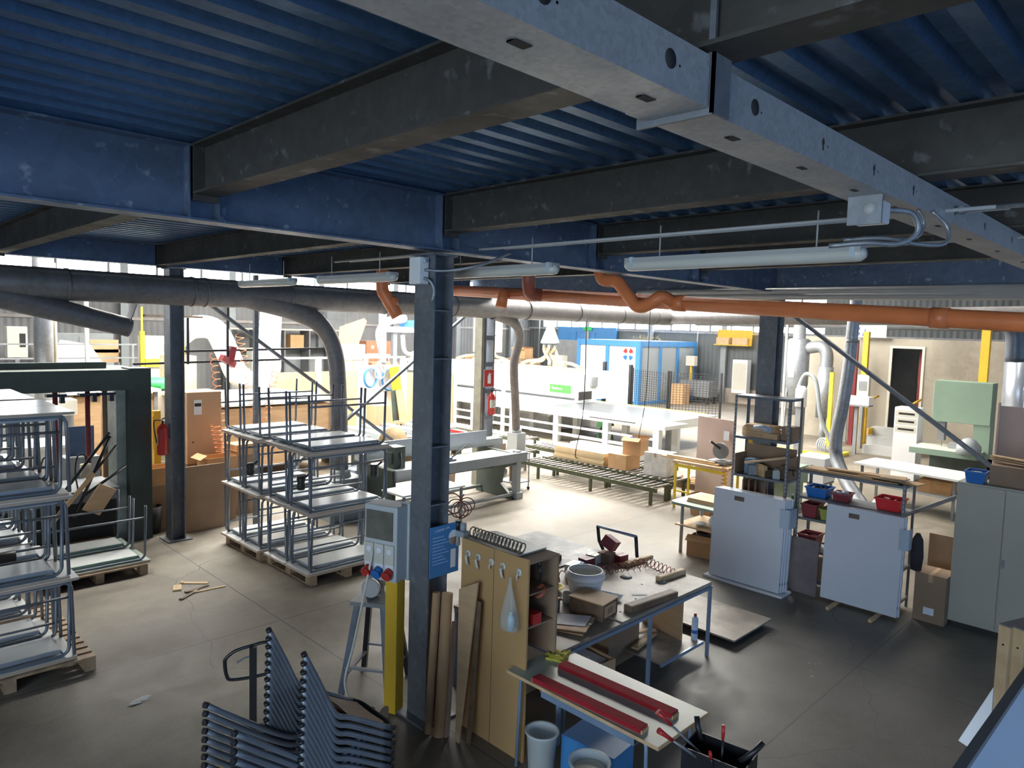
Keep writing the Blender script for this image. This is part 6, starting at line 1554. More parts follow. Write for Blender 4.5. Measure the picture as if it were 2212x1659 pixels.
# brown boxes right of the left column
one('brown_board', MB().b(0, .72, 0, .02, 0, 1.12).b(.01, .71, -.003, 0, .01, 1.11), m_carddk, 'large brown board leaning right of the left column', 'board', (4.42, 12.05, 0), radians(3))
t = thing('tall_crate', 'tall orange-brown cabinet with a white label right of the left column', 'cabinet', (4.85, 13.1, 0))
MB().b(0, .62, 0, .62, .95, 2.26).build('cabinet_body', M('orange_brown_ply', (.55, .34, .20), .55, 0, .08, 1.5), t, bev=.004)
MB().b(.12, .26, -.004, 0, 1.85, 2.12).build('paper_label', m_paper, t)
MB().b(.13, .25, -.005, -.0042, 2.0, 2.06).build('label_print', m_dark, t)
MB().cyl((.1, -.02, 1.35), (.1, 0, 1.35), .015, seg=8).build('knob', m_black, t)
MB().b(0, .62, 0, .62, .0, .94).build('lower_body', m_carddk, t)
for i, (x, y, z, L, w_, h, mt, lab) in enumerate(((5.1, 12.55, .0, .6, .45, .95, m_carddk, 'dark brown box stack in front of the tall labelled cabinet'), (5.15, 12.5, .951, .55, .4, .22, m_card, 'open brown tray box with a label on top of the dark box stack'),
      (5.75, 12.9, 0, .5, .5, 1.1, m_carddk, 'brown box pile between the labelled cabinet and the middle table stack'), (5.72, 12.85, 1.101, .42, .4, .2, m_card, 'light box with papers on the brown pile behind the middle stack'))):
    carton(x, y, z, L, w_, h, 3*i, mt, lab, open_=(i in (1,)))
for i, (p, q, tn_, r_) in enumerate((((5.65, 13.9, 2.9), (5.45, 12.9, 1.15), 14, .07), ((6.3, 14.2, 3.3), (6.5, 13.7, 1.2), 17, .075), ((7.0, 14.0, 2.6), (6.2, 13.0, 1.25), 14, .07), ((5.2, 12.75, 1.7), (5.25, 12.6, 1.18), 7, .08))):
    one('air_hose_coil', coil(p, q, r_, tn_, .007, 5, 10), m_orhose, ['orange coiled air hose falling beside the labelled cabinet', 'long orange coiled air hose hanging from the black rail', 'orange coiled air hose slanting down behind the middle stack', 'orange hose coil end resting in the tray box'][i], 'hose')
t = thing('hose_rail', 'black steel rail frame hanging over the white sheets, carrying the coiled hoses', 'rail frame', (0, 0, 0))
for (p, q) in (((4.3, 13.6, 3.62), (5.6, 14.3, 3.62)), ((5.0, 14.2, 2.95), (8.6, 14.6, 3.0)), ((4.3, 14.2, 2.72), (7.4, 14.6, 2.75)), ((5.3, 14.25, 2.7), (5.3, 14.25, 3.62)), ((6.06, 14.2, 0), (6.06, 14.2, 4.2))):
    MB().bar(p, q, .04, .04).build('rail_bar', m_dwood if p[2] > 3 else m_blackm, t)
MB().box((6.06, 14.2, 2.75), (.35, .12, .12), 0, .5, .3).box((6.14, 14.2, 2.9), (.12, .12, .3), 0, .2, 0).build('hose_reel', m_maroon, t)

one('steel_post', MB().b(-.035, .035, -.035, .035, .012, 4.36).b(-.1, .1, -.1, .1, 0, .012), m_colm, 'slim dark steel post rising behind the middle table stack', 'post', (5.5, 11.75, 0))
# ---- white sheets on tables
m_wsheet = M('bright_white_sheet', (.85, .86, .86), .3, 0, .02, 1)
def big_table(x, y, L, w_, h, mt, lab, leg=m_midgrey, under=None):
    t = thing('sheet_table', lab, 'table', (x, y, 0))
    MB().b(0, L, 0, w_, h-.06, h).build('table_top', mt, t, bev=.003)
    for (a, b_) in ((.1, .1), (L-.1, .1), (.1, w_-.1), (L-.1, w_-.1)): MB().b(a-.04, a+.04, b_-.04, b_+.04, 0, h-.06).build('leg', leg, t)
    if under: MB().b(.1, L-.1, .1, w_-.1, .3, h-.12).build('lower_case', under, t)
    return t
t = big_table(6.2, 15.2, 3.0, 3.2, 1.75, m_wsheet, 'wide machine covered by white sheets behind the labelled cabinet', under=m_ply)
one('white_sheet', MB().prism([(0, 0), (1.2, .2), (2.4, 0), (2.9, .9), (2.0, 2.2), (.6, 2.6), (-.2, 1.4)], 0, .02), m_wsheet, 'curved white sheet lying on the covered machine', 'sheet', (6.3, 15.4, 1.79))
one('green_disc', MB().lathe([(0, .0), (.5, 0), (.48, .05), (0, .06)], (0, 0, 0), 20), M('bright_green', (.05, .5, .12), .5), 'bright green round cover on the white sheets', 'cover', (7.3, 19.2, 1.9)) if False else None
t = thing('curved_duct', 'overexposed white S-shaped duct behind the left column', 'duct', (8.0, 19.0, 0))
pts = smooth_path([(-1.0, .6, 3.05), (-.7, .3, 3.35), (-.2, .1, 3.3), (.1, 0, 2.7), (.35, -.1, 2.1), (.85, -.2, 1.85), (1.25, -.1, 2.2), (1.35, .1, 3.0), (1.45, .2, 4.0), (1.45, .2, 5.0)], 8)
MB().tube(pts, .30, 18).build('duct_body', M('white_duct', (.86, .87, .88), .4), t)
MB().b(-1.3, -.6, .3, 1.0, 0, 2.6).build('fan_housing', M('pale_orange_box', (.72, .55, .35), .6), t)
t = thing('green_fan', 'green rounded fan cover below the white curved duct', 'fan', (6.2, 18.75, 1.95))
MB().lathe([(0, -.1), (.45, -.1), (.5, 0), (.42, .12), (0, .16)], (0, 0, 0), 20).build('cover', M('bright_green', (.05, .5, .12), .5), t)
one('fan_stand', MB().b(-.4, .4, -.4, .4, 0, 1.79).b(-.45, .45, -.45, .45, 0, .05), m_cream, 'cream block under the green fan cover', 'stand', (6.2, 18.75, 0))
one('white_post', MB().cyl((0, 0, 0), (0, 0, 4.6), .05, seg=10).b(-.1, .1, -.1, .1, 0, .03), m_conduit, 'thin pale post in front of the left back wall', 'post', (5.0, 20.0, 0))
t = thing('suction_riser', 'pale vertical duct with a cable along it at the far left', 'duct', (3.35, 16.4, 0))
MB().cyl((0, 0, 1.9), (0, 0, 5.2), .17, seg=18).build('duct_body', m_ductl, t); MB().cyl((.2, 0, 1.9), (.2, 0, 4.6), .03, seg=8).build('cable', m_hose, t)
MB().b(-.3, .5, -.25, .25, 1.6, 1.9).build('machine_hood', m_cream, t); MB().b(-.2, .4, -.2, .2, 0, 1.6).build('hood_stand', m_midgrey, t)
# railings of the raised platform at the left
t = thing('platform_railing', 'long grey tube railing in front of the left back wall', 'railing', (0, 20.5, 0))
for z in (2.15, 2.5, 2.85): MB().bar((-6, 0, z), (6.3, 0, z), .04, .04).build('rail', m_midgrey, t)
for x in (-4, -2, 0, 1.2, 2.4, 3.0, 4.4, 6.2): MB().bar((x, 0, 1.8), (x, 0, 2.85), .05, .05, (0, 1, 0)).build('post', m_midgrey, t)
MB().b(-6, 6.3, -.1, .1, 1.65, 1.8).build('platform_edge', m_cream, t)
for x in (-5, -1, 3, 6): MB().b(x-.06, x+.06, -.06, .06, 0, 1.65).build('support', m_midgrey, t)
t = thing('white_machine', 'long white machine bed with a raised head behind the left railing', 'machine', (0, 0, 0))
MB().b(-6, 6.6, 21.5, 23.0, 1.7, 2.15).build('machine_bed', m_wsheet, t); MB().b(-6, 6.4, 21.6, 22.9, 0, 1.7).build('machine_base', m_greypaint, t)
MB().prism([(4.6, 2.15), (5.9, 2.15), (5.5, 2.8), (5.0, 2.9)], 21.7, 22.6, 'y').build('machine_head', m_white, t)
t = thing('control_cabinet', 'small grey-white control cabinet by the left back wall', 'control cabinet', (4.2, 25.0, 0))
MB().b(0, .5, 0, .4, 2.3, 3.2).build('cabinet_body', m_cream, t); MB().b(.2, .3, .1, .2, 0, 2.3).build('pedestal', m_midgrey, t); MB().b(.3, .45, -.01, 0, 2.6, 3.0).build('dark_window', m_dark, t)
one('wooden_crate', MB().b(0, 2.2, 0, .8, 0, 1.4).b(-.02, 2.22, -.03, -.001, .3, .4).b(-.02, 2.22, -.03, -.001, .9, 1.0), m_carddk, 'brown wooden crate row behind the left railing', 'crate', (1.5, 26.0, 1.0))
one('crate_support', MB().b(0, 2.2, 0, .8, 0, .99).b(.1, 2.1, -.02, 0, .1, .9), m_midgrey, 'grey base under the brown crate row', 'base', (1.5, 26.0, 0))
one('grey_cabinet', MB().b(0, 2.4, 0, .8, 0, 2.9).b(.05, 1.15, -.02, 0, .1, 2.8).b(1.25, 2.35, -.02, 0, .1, 2.8), m_greypaint, 'pale grey double cabinet against the left back wall', 'cabinet', (6.0, 30.0, 0))
t = thing('yellow_machine', 'white machine cabinet between two yellow guard posts at the left', 'machine', (7.35, 23.6, 0))
MB().b(.15, 1.15, 0, .7, 0, 3.0).build('cabinet_body', m_white, t); MB().b(.55, 1.0, -.015, 0, 2.5, 2.75).build('display', m_greypaint, t)
for x in (0, 1.2): MB().b(x, x+.12, -.05, .1, 0, 3.15).build('guard_post', m_yellowb, t); MB().b(x+.03, x+.08, -.02, .02, 3.15, 3.9).build('signal_mast', m_yellowb, t)
MB().b(.12, 1.2, -.12, -.05, 2.05, 2.3).build('yellow_bumper', m_yellowb, t)
one('notice_board', MB().b(0, .8, 0, .05, 0, .7).b(-.04, .84, .0, .06, .3, .4).b(.05, .75, -.003, 0, .05, .3), m_ply, 'framed straw-coloured board left of the yellow posts', 'board', (6.2, 24.5, 2.15))
one('notice_stand', MB().b(0, .08, 0, .08, 0, 2.14).b(.8, .88, 0, .08, 0, 2.14).b(.08, .8, .02, .06, 1.9, 1.98), m_midgrey, 'dark stand under the straw-coloured board', 'stand', (6.16, 24.5, 0))
for (x, y, z, L, w_, h, mt, lab) in ((6.6, 20.9-1.0, 0, 1.3, .7, 2.02, m_cream, 'white-topped carton block behind the left column, nearest'), (5.3, 18.9, 0, 1.0, .8, 1.8, m_card, 'tan carton block left of the yellow machine'),
      ):
    carton(x, y, z, L, w_, h, 0, mt, lab)
big_table(3.9, 17.2, 1.9, 1.0, 1.95, m_wsheet, 'white table top seen beyond the green press', under=m_ply)
t = thing('louvred_cabinet', 'tan louvred cabinet beyond the press post', 'cabinet', (4.25, 15.6, 0))
MB().b(0, .5, 0, .5, 0, 2.15).build('cabinet_body', m_ply, t); lv = MB()
for k in range(18): lv.b(.04, .46, -.012, 0, .5+k*.085, .54+k*.085)
lv.build('louvres', m_card, t)

# ---- middle background: fence of tan panels, shelving, cartons
t = thing('panel_fence', 'grey post fence filled with tan plywood panels across the middle background', 'fence', (0, 0, 0))
fx = [(9.1, 18.6), (10.6, 18.6), (12.2, 18.6), (13.6, 18.6)]
for (x, y) in fx: MB().b(x-.08, x+.08, y-.05, y+.05, 0, 2.55).build('fence_post', m_conduit, t)
for i in range(3): MB().b(fx[i][0]+.08, fx[i+1][0]-.08, 18.58, 18.62, .35, 2.15).build('tan_panel', m_ply, t)
MB().b(9.0, 13.7, 18.57, 18.63, 2.52, 2.58).build('top_rail', m_conduit, t)
t = thing('panel_fence', 'right-hand wing of the tan fence, with clear mesh and a cream top rail', 'fence', (13.7, 18.6, 0))
d = Vector((2.9, -1.6, 0))
for k in (0, .5, 1): p = d*k; MB().b(p.x-.05, p.x+.05, p.y-.05, p.y+.05, 0, 2.45).build('fence_post', m_conduit, t)
MB().bar((0, 0, 2.48), d+Vector((0, 0, 2.48)), .07, .07).build('top_rail', m_cream, t)
MB().bar((0, 0, 1.2), d*.48+Vector((0, 0, 1.2)), .03, 1.7).build('tan_panel', m_ply, t)
# cartons behind the fence
k = 0
pos = ['bottom left', 'bottom right', 'second row left', 'second row right', 'third row left', 'third row right', 'top left', 'top right']
for r_ in range(4):
    for c_ in range(2):
        carton(15.9+.62*c_, 26.0, r_*.68, .6, .7, .66, 0, M('honey_carton', (.66, .52, .33), .7, 0, .05, 2), 'honey-coloured carton in the tall stack right of the bent duct, ' + pos[k], 'honey cartons stacked behind the fence'); k += 1
one('curved_board', MB().prism([(0, 0), (.9, .0), (1.5, 1.5), (1.35, 1.62), (.1, 1.2)], 0, .03, 'y'), m_ply, 'large curved tan board behind the carton stack', 'board', (16.6, 27.5, 2.2))
one('curved_board_case', MB().b(0, 1.2, 0, .5, 0, 2.19).b(.05, 1.15, -.02, 0, .1, 2.1), m_midgrey, 'grey case carrying the curved tan board', 'case', (16.5, 27.3, 0))
for i in range(2):
    t = thing('brown_locker', ['brown round-handled locker by the back wall, left of the pair', 'brown round-handled locker by the back wall, right of the pair'][i], 'locker', (19.2+.72*i, 29.2, 0), 0, 'brown lockers')
    MB().b(0, .7, 0, .6, 0, 2.75).build('locker_body', M('red_brown_card', (.38, .17, .09), .6), t)
    MB().cyl((.35, -.03, 2.45), (.35, 0, 2.45), .09, seg=14).build('round_handle', m_cream, t)
one('cardboard_box', MB().b(0, 1.4, 0, .9, 0, 1.9).b(0, 1.4, -.01, 0, .9, .94), M('red_brown_card', (.38, .17, .09), .6), 'dark red-brown crate between the cartons and the lockers', 'crate', (17.4, 26.0, 0))
big_table(17.6, 27.0, 1.5, .9, 2.2, m_wsheet, 'white top with loose sheets in front of the lockers')
t = thing('wall_shelving', 'long two-level grey shelving unit against the back wall', 'shelving', (13.6, 31.6, 0))
for z in (2.25, 3.15): MB().b(0, 6.4, 0, .9, z, z+.06).build('shelf_board', m_cream, t)
MB().b(0, 6.4, .85, .9, 0, 2.25).build('grey_back', m_greypaint, t)
for x in (0, 1.3, 2.6, 3.9, 5.2, 6.3): MB().b(x, x+.08, 0, .9, 0, 3.15).build('upright', m_midgrey, t)
carton(16.9, 31.9, 2.311, .7, .5, .62, 0, m_card, 'white and brown box standing on the lower shelf of the wall shelving')
one('dark_case', MB().b(0, 1.0, 0, .3, 0, 1.3).b(0, 1.0, -.01, 0, 1.2, 1.3), m_midgrey, 'dark box panel high on the wall shelving, right end', 'panel', (18.6, 31.8, 3.211))
t = thing('blue_barrel', 'pale blue plastic barrel behind the tan fence', 'barrel', (13.4, 27.5, 0))
MB().lathe([(.32, 0), (.36, .1), (.36, 1.5), (.30, 1.62), (0, 1.63)], (0, 0, .98), 22).build('barrel_body', M('barrel_blue', (.22, .38, .52), .45), t)
MB().b(-.4, .4, -.4, .4, 0, .97).build('barrel_stand', m_midgrey, t)
t = thing('yellow_pump', 'cream bin with a yellow funnel behind the tan fence', 'bin', (12.4, 26.5, 0))
MB().b(-.25, .25, -.25, .25, 1.6, 2.45).build('bin_body', m_cream, t); MB().b(-.2, .2, -.2, .2, 1.0, 1.6).build('yellow_funnel', m_yellow, t); MB().b(-.15, .15, -.15, .15, 0, 1.0).build('bin_stand', m_midgrey, t)
for i, (x, y) in enumerate(((12.2, 21.0), (13.0, 20.4), (13.8, 20.0))):
    one('film_roll', MB().lathe([(0, 0), (.28, .03), (.33, .3), (.22, .5), (0, .56)], (0, 0, 0), 9), M('silver_film', (.62, .63, .64), .3, .3, .3, 8), ['bundle of crumpled silver film behind the fence, left', 'bundle of crumpled silver film behind the fence, middle', 'bundle of crumpled silver film behind the fence, right'][i], 'film bundle', (x, y, 1.30), 0, 'silver film bundles')
one('film_table', MB().b(-1.2, 1.2, -.9, .9, 1.22, 1.29).b(-1.1, -1.0, -.8, -.7, 0, 1.22).b(1.0, 1.1, -.8, -.7, 0, 1.22).b(-1.1, -1.0, .7, .8, 0, 1.22).b(1.0, 1.1, .7, .8, 0, 1.22), m_wsheet, 'white table under the silver film bundles', 'table', (13.0, 20.5, 0))
t = thing('panel_saw', 'dark machine bed with parallel grey rails behind the middle table stack', 'machine', (9.3, 14.6, 0))
MB().b(0, 3.6, 0, 1.8, .62, .72).build('bed', m_midgrey, t)
for i in range(6): MB().b(.2+i*.55, .45+i*.55, 0, 1.8, .72, .86).build('rail', m_greypaint, t)
for (x, y) in ((.2, .2), (3.4, .2), (.2, 1.6), (3.4, 1.6)): MB().b(x-.1, x+.1, y-.1, y+.1, 0, .62).build('leg', m_dgreen, t)
one('white_cloth_table', MB().b(0, 1.6, 0, 1.0, .80, .86).b(.1, .2, .1, .2, 0, .8).b(1.4, 1.5, .1, .2, 0, .8).b(.1, .2, .8, .9, 0, .8).b(1.4, 1.5, .8, .9, 0, .8), m_wsheet, 'white table in front of the panel saw behind the middle stack', 'table', (7.4, 13.3, 0))
# leaning yellow board and others near the fence end
lean('yellow_board', (12.55, 17.05, 0), (12.2, 17.1, 2.35), 0, m_yellow, 'tall yellow board leaning at the end of the tan fence', None, (.32, .03, (0, 1, 0)))
lean('tan_board', (12.35, 16.6, 0), (12.15, 16.75, 1.7), 0, m_ply, 'tan board leaning in front of the yellow board', None, (.25, .03, (0, 1, 0)))
lean('dark_board', (12.1, 16.7, 0), (12.0, 16.8, 1.7), 0, m_dgreen, 'dark green board leaning left of the tan board', None, (.2, .03, (0, 1, 0)))
t = thing('perforated_block', 'tan board with six round holes standing by the leaning boards', 'board', (11.4, 15.9, .0))
MB().b(0, .42, 0, .04, .55, .95).build('block_body', m_ply, t)
for i in range(3):
    for j in range(2): MB().cyl((.08+.13*i, -.002, .65+.18*j), (.08+.13*i, 0, .65+.18*j), .035, seg=10).build('hole', m_dark, t)
MB().b(.1, .32, 0, .04, 0, .55).build('block_foot', m_ply, t)
for i, (x, z, r_, mt) in enumerate(((11.45, 2.05, .24, m_blue), (11.75, 2.22, .2, m_cream), (12.1, 1.98, .28, m_blue))):
    m = MB()
    for k in range(3): m.tube([(r_*cos(a*pi/10)*.85, .03*k, r_*sin(a*pi/10)*(1.1+.05*k)) for a in range(20)], .018, 6, closed=True)
    one('coiled_hose', m, mt, ['blue hose coil hung on the fence end, left', 'cream hose coil hung on the fence end, middle', 'blue hose coil hung on the fence end, right'][i], 'hose', (x, 17.15, z), 0, None)
one('coil_board', MB().b(11.1, 12.5, 17.25, 17.29, .9, 2.4).b(11.1, 11.18, 17.25, 17.33, 0, .9).b(12.42, 12.5, 17.25, 17.33, 0, .9), m_white, 'white backing board behind the hose coils', 'board')
t = thing('orange_cabinet', 'orange-tan cabinet under the hose coils', 'cabinet', (11.0, 16.2, 0))
MB().b(0, .5, 0, .5, .0, 1.35).build('cabinet_body', M('orange_brown_ply', (.55, .34, .20), .55), t)
one('pale_round_board', MB().lathe([(0, 0), (.42, 0), (.42, .03), (0, .03)], (0, 0, 0), 20, 'y'), m_lwood, 'pale round board leaning beside the bent duct foot', 'board', (9.2, 12.9, .9))
one('round_board_box', MB().b(-.5, .5, -.1, .4, 0, .47).b(-.45, .45, -.12, -.1, .05, .42), m_benchleg, 'blue-grey tray under the bent duct foot', 'tray', (8.7, 12.95, 0))
one('duct_inlet', MB().b(-.35, .35, -.3, .3, 0, .76).lathe([(.2, .76), (.17, .9)], (0, 0, 0), 16), m_greypaint, 'grey machine inlet under the bent extraction duct', 'machine', (6.95, 11.37, 0))
one('duct_inlet', MB().b(-.16, .16, -.18, .18, .3, .88).b(-.2, .2, -.2, .2, 0, .3).lathe([(.14, .88), (.12, 1.0)], (0, 0, 0), 16), m_greypaint, 'grey machine inlet under the slim flexible extraction duct', 'machine', (13.07, 12.85, 0))

# suction arm machine and tables behind the near column (left of it)
t = thing('suction_machine', 'white and blue articulated suction machine on a gantry, left of the near column', 'machine', (15.3, 21.5, 0))
for x in (0, 1.5): MB().b(x, x+.16, 0, .16, 0, 3.5).build('gantry_post', m_ductl, t)
MB().b(-.3, 2.0, -.1, .3, 3.3, 3.5).build('gantry_beam', m_white, t)
MB().b(.5, 1.4, -.2, .3, 3.5, 3.75).build('blue_drive', m_blue, t)
MB().tube(smooth_path([(-.5, 0, 2.7), (-.6, 0, 3.3), (-.2, 0, 3.7), (.5, 0, 3.8)], 6), .15, 12).build('elbow_duct', m_white, t)
MB().tube(smooth_path([(.4, 0, 3.2), (.5, 0, 2.6), (.9, 0, 2.5), (1.3, 0, 2.9), (1.5, 0, 3.3)], 6), .09, 10).build('hose_loop', m_greypaint, t)
MB().tube(smooth_path([(1.7, 0, 3.6), (2.0, 0, 3.4), (1.8, 0, 2.9)], 6), .12, 12).build('elbow_duct', m_white, t)
MB().b(.75, 1.1, -.1, .1, 1.9, 2.5).build('control_panel', m_cream, t)
one('vertical_duct', MB().cyl((0, 0, 0), (0, 0, 4.6), .13, seg=16).cyl((0, 0, 2.3), (0, 0, 2.4), .14, seg=16), m_ductl, 'pale vertical duct left of the near column, in front of the gantry', 'duct', (13.3, 19.3, 0)) 
big_table(16.2, 24.2, 1.7, 1.0, 1.75, m_wsheet, 'long white table with thin legs seen just left of the near column', under=None)
one('drum_bag', MB().lathe([(.5, 0), (.55, .3), (.5, 1.6), (.3, 2.2), (0, 2.3)], (0, 0, 0), 14), M('dark_green_bag', (.07, .13, .08), .7), 'dark green bag hanging by the back wall right of the near column', 'bag', (26.5, 30.0, .5)) if False else None
carton(25.6, 28.5, 0, 1.6, 1.2, 1.5, 0, m_card, 'brown boxes behind the white machine, left of the dust hood, lower')
carton(25.8, 28.5, 1.501, 1.0, .9, .6, 8, m_card, 'brown box on top of the boxes behind the white machine')
carton(27.0, 26.2, 0, 1.4, 1.2, 2.0, 0, m_carddk, 'dark brown crate behind the dust hood hoses')
carton(27.0, 26.3, 2.001, .9, .8, .5, 15, m_card, 'open light carton on the dark brown crate', open_=True)
one('draped_cover', MB().prism([(0, 0), (1.8, 0), (1.9, .9), (1.2, 1.3), (.2, 1.05)], 0, 2.0, 'y'), M('wrap_white', (.75, .77, .74), .3), 'white plastic cover draped over the far end of the machine', 'cover', (20.2, 26.1, .7)) if False else None
t = thing('orange_lockers', 'cream sheet bin hanging behind the left dust hood', 'bin', (24.2, 26.3, 0))
MB().b(0, 1.3, 0, .8, 2.3, 4.4).build('bin_body', m_hose, t); MB().b(.5, .8, .3, .5, 0, 2.3).build('bin_stand', m_midgrey, t)

# ================================================================== FAR RIGHT: PAINT BOOTH ROW
m_booth = M('booth_cream', (.36, .32, .255), .5, 0, .15, .6, dirt=(.22, .19, .15))
t = thing('paint_booth', 'long cream-walled paint booth with a dark doorway at the right background', 'booth', (26.0, 0, 0))
m = MB(); m.b(0, .15, 7.95, 11.2, 0, 3.45); m.b(0, .15, -3, 6.95, 0, 3.45); m.b(0, .15, 6.95, 7.95, 3.3, 3.45); m.b(.15, 6, 11.05, 11.2, 0, 3.45); m.b(0, 6, -3, 11.2, 3.45, 3.6)
m.build('booth_walls', m_booth, t)
MB().b(-.04, 0, 7.9, 7.98, 0, 3.36).b(-.04, 0, 6.92, 7.0, 0, 3.36).b(-.04, 0, 7.0, 7.9, 3.28, 3.36).build('door_frame', m_cream, t)
MB().b(1.6, 1.7, 6.5, 8.6, 0, 3.4).build('dark_interior', m_midgrey, t)
MB().b(.6, .8, 7.12, 7.25, 0, 3.2).build('red_curtain', m_maroon, t)
t = thing('wall_sign', 'white sign board with a blue emblem above the booth', 'sign', (25.7, 8.05, 3.62))
MB().b(0, .03, 0, 1.0, 0, .42).build('sign_board', m_white, t); m_sblue = M('sign_blue', (.10, .14, .36), .5)
for zc in (.115, .29):
    MB().prism([(.95, zc-.065), (.95, zc+.065)]+[(.90-.065*sin(radians(a)), zc+.065*cos(radians(a))) for a in range(0, 181, 20)], -.005, -.001, 'x').build('emblem_half_disc', m_sblue, t)
MB().prism([(.78, .04), (.66, .04), (.66, .33)], -.005, -.001, 'x').build('emblem_triangle', m_sblue, t)
MB().b(-.004, -.001, .64, .97, .385, .395).b(-.004, -.001, .64, .97, .02, .03).build('emblem_border', m_sblue, t)
for kk in range(4): MB().b(-.004, 0, .1, .55, .08+kk*.07, .10+kk*.07).build('print_line', m_greypaint, t)
t = thing('cyclone_filter', 'tall grey cyclone filter drum in front of the booth', 'filter', (24.0, 10.25, 0))
MB().lathe([(.12, .9), (.34, 1.9), (.36, 1.95), (.36, 3.45), (.3, 3.5), (.2, 3.52), (.2, 4.3)], (0, 0, 0), 26).build('drum', m_ductl, t)
for a in (0, 2.1, 4.2): MB().bar((.3*cos(a), .3*sin(a), 2.0), (.36*cos(a), .36*sin(a), 0), .06, .06).build('support_leg', m_midgrey, t)
MB().b(-.38, -.36, -.05, .15, 2.2, 2.32).build('label_plate', m_white, t)
MB().tube(smooth_path([(0, -.3, 3.2), (0, -.75, 3.25), (0, -.95, 3.0), (0, -.95, 2.4)], 6), .2, 16).build('elbow_duct', m_ductl, t)
MB().cyl((0, -.95, .9), (0, -.95, 2.6), .24, seg=20).build('side_duct', m_ductl, t)
MB().cyl((0, -.95, 0), (0, -.95, .9), .1, seg=12).build('side_duct_foot', m_midgrey, t)
t = thing('filter_unit', 'white filter pot with thin tubes on the right background floor', 'filter', (20.5, 8.6, 0))
MB().lathe([(.16, 0), (.16, .5), (.1, .6), (0, .6)], (0, 0, 1.55), 16).build('pot', m_white, t); MB().b(-.1, .1, -.1, .1, 0, 1.55).build('pot_stand', m_midgrey, t)
MB().tube(smooth_path([(0, .1, 2.1), (0, -.1, 2.5), (0, -.4, 2.3), (0, -.6, 1.3), (.1, -.9, .6)], 6), .06, 10).build('flexible_tube', m_greypaint, t)
for i, (x, y, z0, z1, w_, mt, lab) in enumerate(((24.9, 8.7, 0, 3.5, .14, m_maroon, 'wide red square pipe standing in front of the booth'), (24.5, 8.25, 0, 3.8, .16, m_yellow, 'orange-yellow steel post left of the booth doorway'),
     (22.6, 8.55, .2, 2.5, .11, m_yellowb, 'bright yellow slanted post left of the red pipe'), (25.0, 5.05, 0, 4.2, .22, m_yellow, 'tall orange-yellow post right of the booth doorway'), (25.2, 4.2, 3.3, 4.3, .16, m_yellowb, 'short yellow post above the blue-grey tank'),
     (25.4, 9.05, 0, 3.6, .06, m_conduit, 'thin grey pipe beside the red pipe'), (24.6, 10.95, 0, 4.2, .08, m_conduit, 'thin pale pipe right of the dark steel column'), (23.9, 11.2, 0, 4.2, .14, m_ductl, 'bright round pipe right of the dark steel column'))):
    one('service_pipe', MB().b(-w_/2, w_/2, -w_/2, w_/2, z0, z1).b(-w_*.7, w_*.7, -w_*.7, w_*.7, z0, z0+.04), mt, lab, 'pipe' if mt not in (m_yellow, m_yellowb) else 'post', (x, y, 0))
t = thing('switch_box', 'grey-white switch box between the red pipe and the yellow rail', 'electrical box', (24.3, 8.35, 1.6))
MB().b(-.1, .1, -.35, .0, 0, .8).build('box_body', m_cream, t); MB().b(-.11, -.1, -.3, -.05, .3, .6).build('switches', m_midgrey, t); MB().b(-.05, .05, -.2, -.1, -1.6, 0).build('box_post', m_midgrey, t)
one('white_shelf_box', MB().b(0, .4, 0, .8, 0, .25).b(-.01, 0, .45, .7, .08, .18), m_white, 'white box with dark sockets on a small shelf by the yellow rail', 'box', (22.8, 7.5, 1.55))
one('shelf_post', MB().b(.15, .25, .35, .45, 0, 1.549).b(0, .4, 0, .8, 1.5, 1.549), m_midgrey, 'post under the white socket box', 'post', (22.8, 7.5, 0))
t = thing('access_steps', 'grey steel steps with yellow tube handrails in front of the booth doorway', 'steps', (23.4, 6.5, 0))
for k in range(3): MB().b(.35*k, .35*(k+1), 0, 1.3, 0, .26*(k+1)).build('step', m_conduit, t)
for y in (0, 1.25): 
    MB().tube([(.0, y, .3), (.0, y, 1.55), (.08, y, 1.65), (1.0, y, 1.75)], .035, 8).build('handrail', m_yellow, t)
    MB().b(.3, 1.05, y, y+.04, .55, .75).build('kick_plate', m_yellow, t)
one('floor_stop', MB().b(0, .12, 0, 2.4, 0, .1).b(.12, 1.0, 0, .12, 0, .1).b(.12, 1.0, 2.28, 2.4, 0, .1), m_yellowb, 'yellow floor frame left of the steel steps', 'frame', (21.6, 7.9, 0))
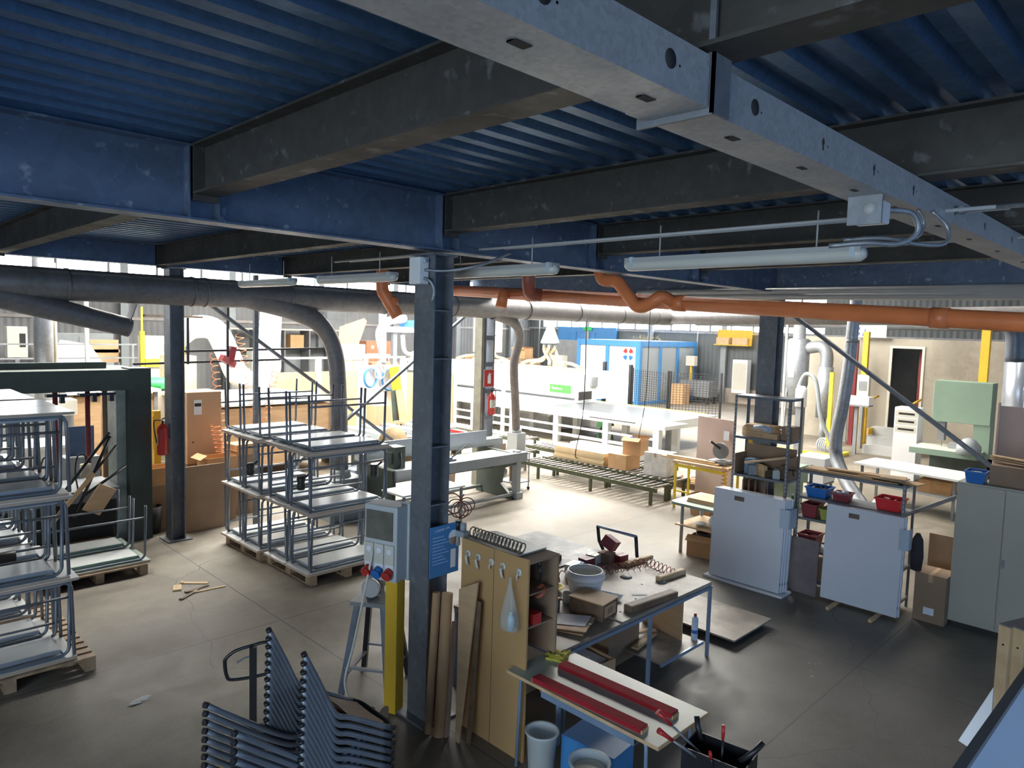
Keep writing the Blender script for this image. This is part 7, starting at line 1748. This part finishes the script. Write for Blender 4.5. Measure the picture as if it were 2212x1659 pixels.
one('cable_heap', coil((0, 0, .12), (.5, .5, .12), .22, 5, .03, 5, 10), m_greypaint, 'heap of grey hose on the floor by the yellow frame', 'hose', (22.6, 8.4, .02))
t = thing('round_tank', 'shiny blue-grey round tank behind the band saw', 'tank', (25.2, 4.2, 0))
MB().lathe([(.4, 0), (.4, 3.15), (.3, 3.25), (0, 3.28)], (0, 0, 0), 26).build('tank_body', M('shiny_tank', (.5, .55, .64), .25, .6, .1, 2), t)
MB().b(-.3, .3, -.9, -.35, 2.4, 3.2).build('filter_housing', M('shiny_tank', (.5, .55, .64), .25), t)
t = thing('white_riser', 'pale blue-white riser duct with a T top at the right edge', 'duct', (18.2, 2.75, 0))
MB().cyl((0, 0, 0), (0, 0, 3.35), .17, seg=18).build('riser', m_ductl, t); MB().cyl((0, .2, 3.2), (0, -1.4, 3.15), .14, seg=16).build('cross_duct', m_ductl, t)
MB().lathe([(.19, 0), (.19, .06)], (0, 0, 2.6), 18).build('flange', m_conduit, t)
t = thing('glazed_screen', 'tall frame with tan uprights and dark glossy panels at the right edge', 'frame', (20.0, -.5, 0))
for y in (.2, 1.5, 2.9): MB().b(0, .12, y, y+.22, 0, 3.4).build('upright', m_ply if y != 2.9 else m_ductl, t)
MB().b(0, .12, 0, 3.1, 3.2, 3.4).build('head_rail', m_ductl, t)
MB().b(.05, .09, .0, 3.0, 0, 3.2).build('dark_case', glassy('dark_glass', (.02, .03, .05), .9, .1), t)
one('dark_rod', MB().cyl((0, 0, 0), (.2, -2.2, -.12), .018, seg=8).lathe([(.04, -.03), (.05, .03)], (0, 0, 0), 10, 'y'), m_black, 'thin black rod crossing in front of the riser duct at the right edge', 'rod', (13.5, 2.05, 2.66))
one('pinkish_board', MB().b(0, .03, 0, .55, 0, 1.15).b(-.03, 0, .54, .57, 0, 1.2), M('pinkish_ply', (.50, .38, .33), .6), 'pinkish board standing above the long brown box on the cabinet', 'board', (12.6, 1.75, 1.5))
one('board_rack', MB().b(-.1, .3, -.05, .6, 0, 1.499).b(-.12, -.1, 0, .55, .1, 1.4), m_midgrey, 'dark rack behind the beige cabinet', 'rack', (12.6, 1.75, 0))
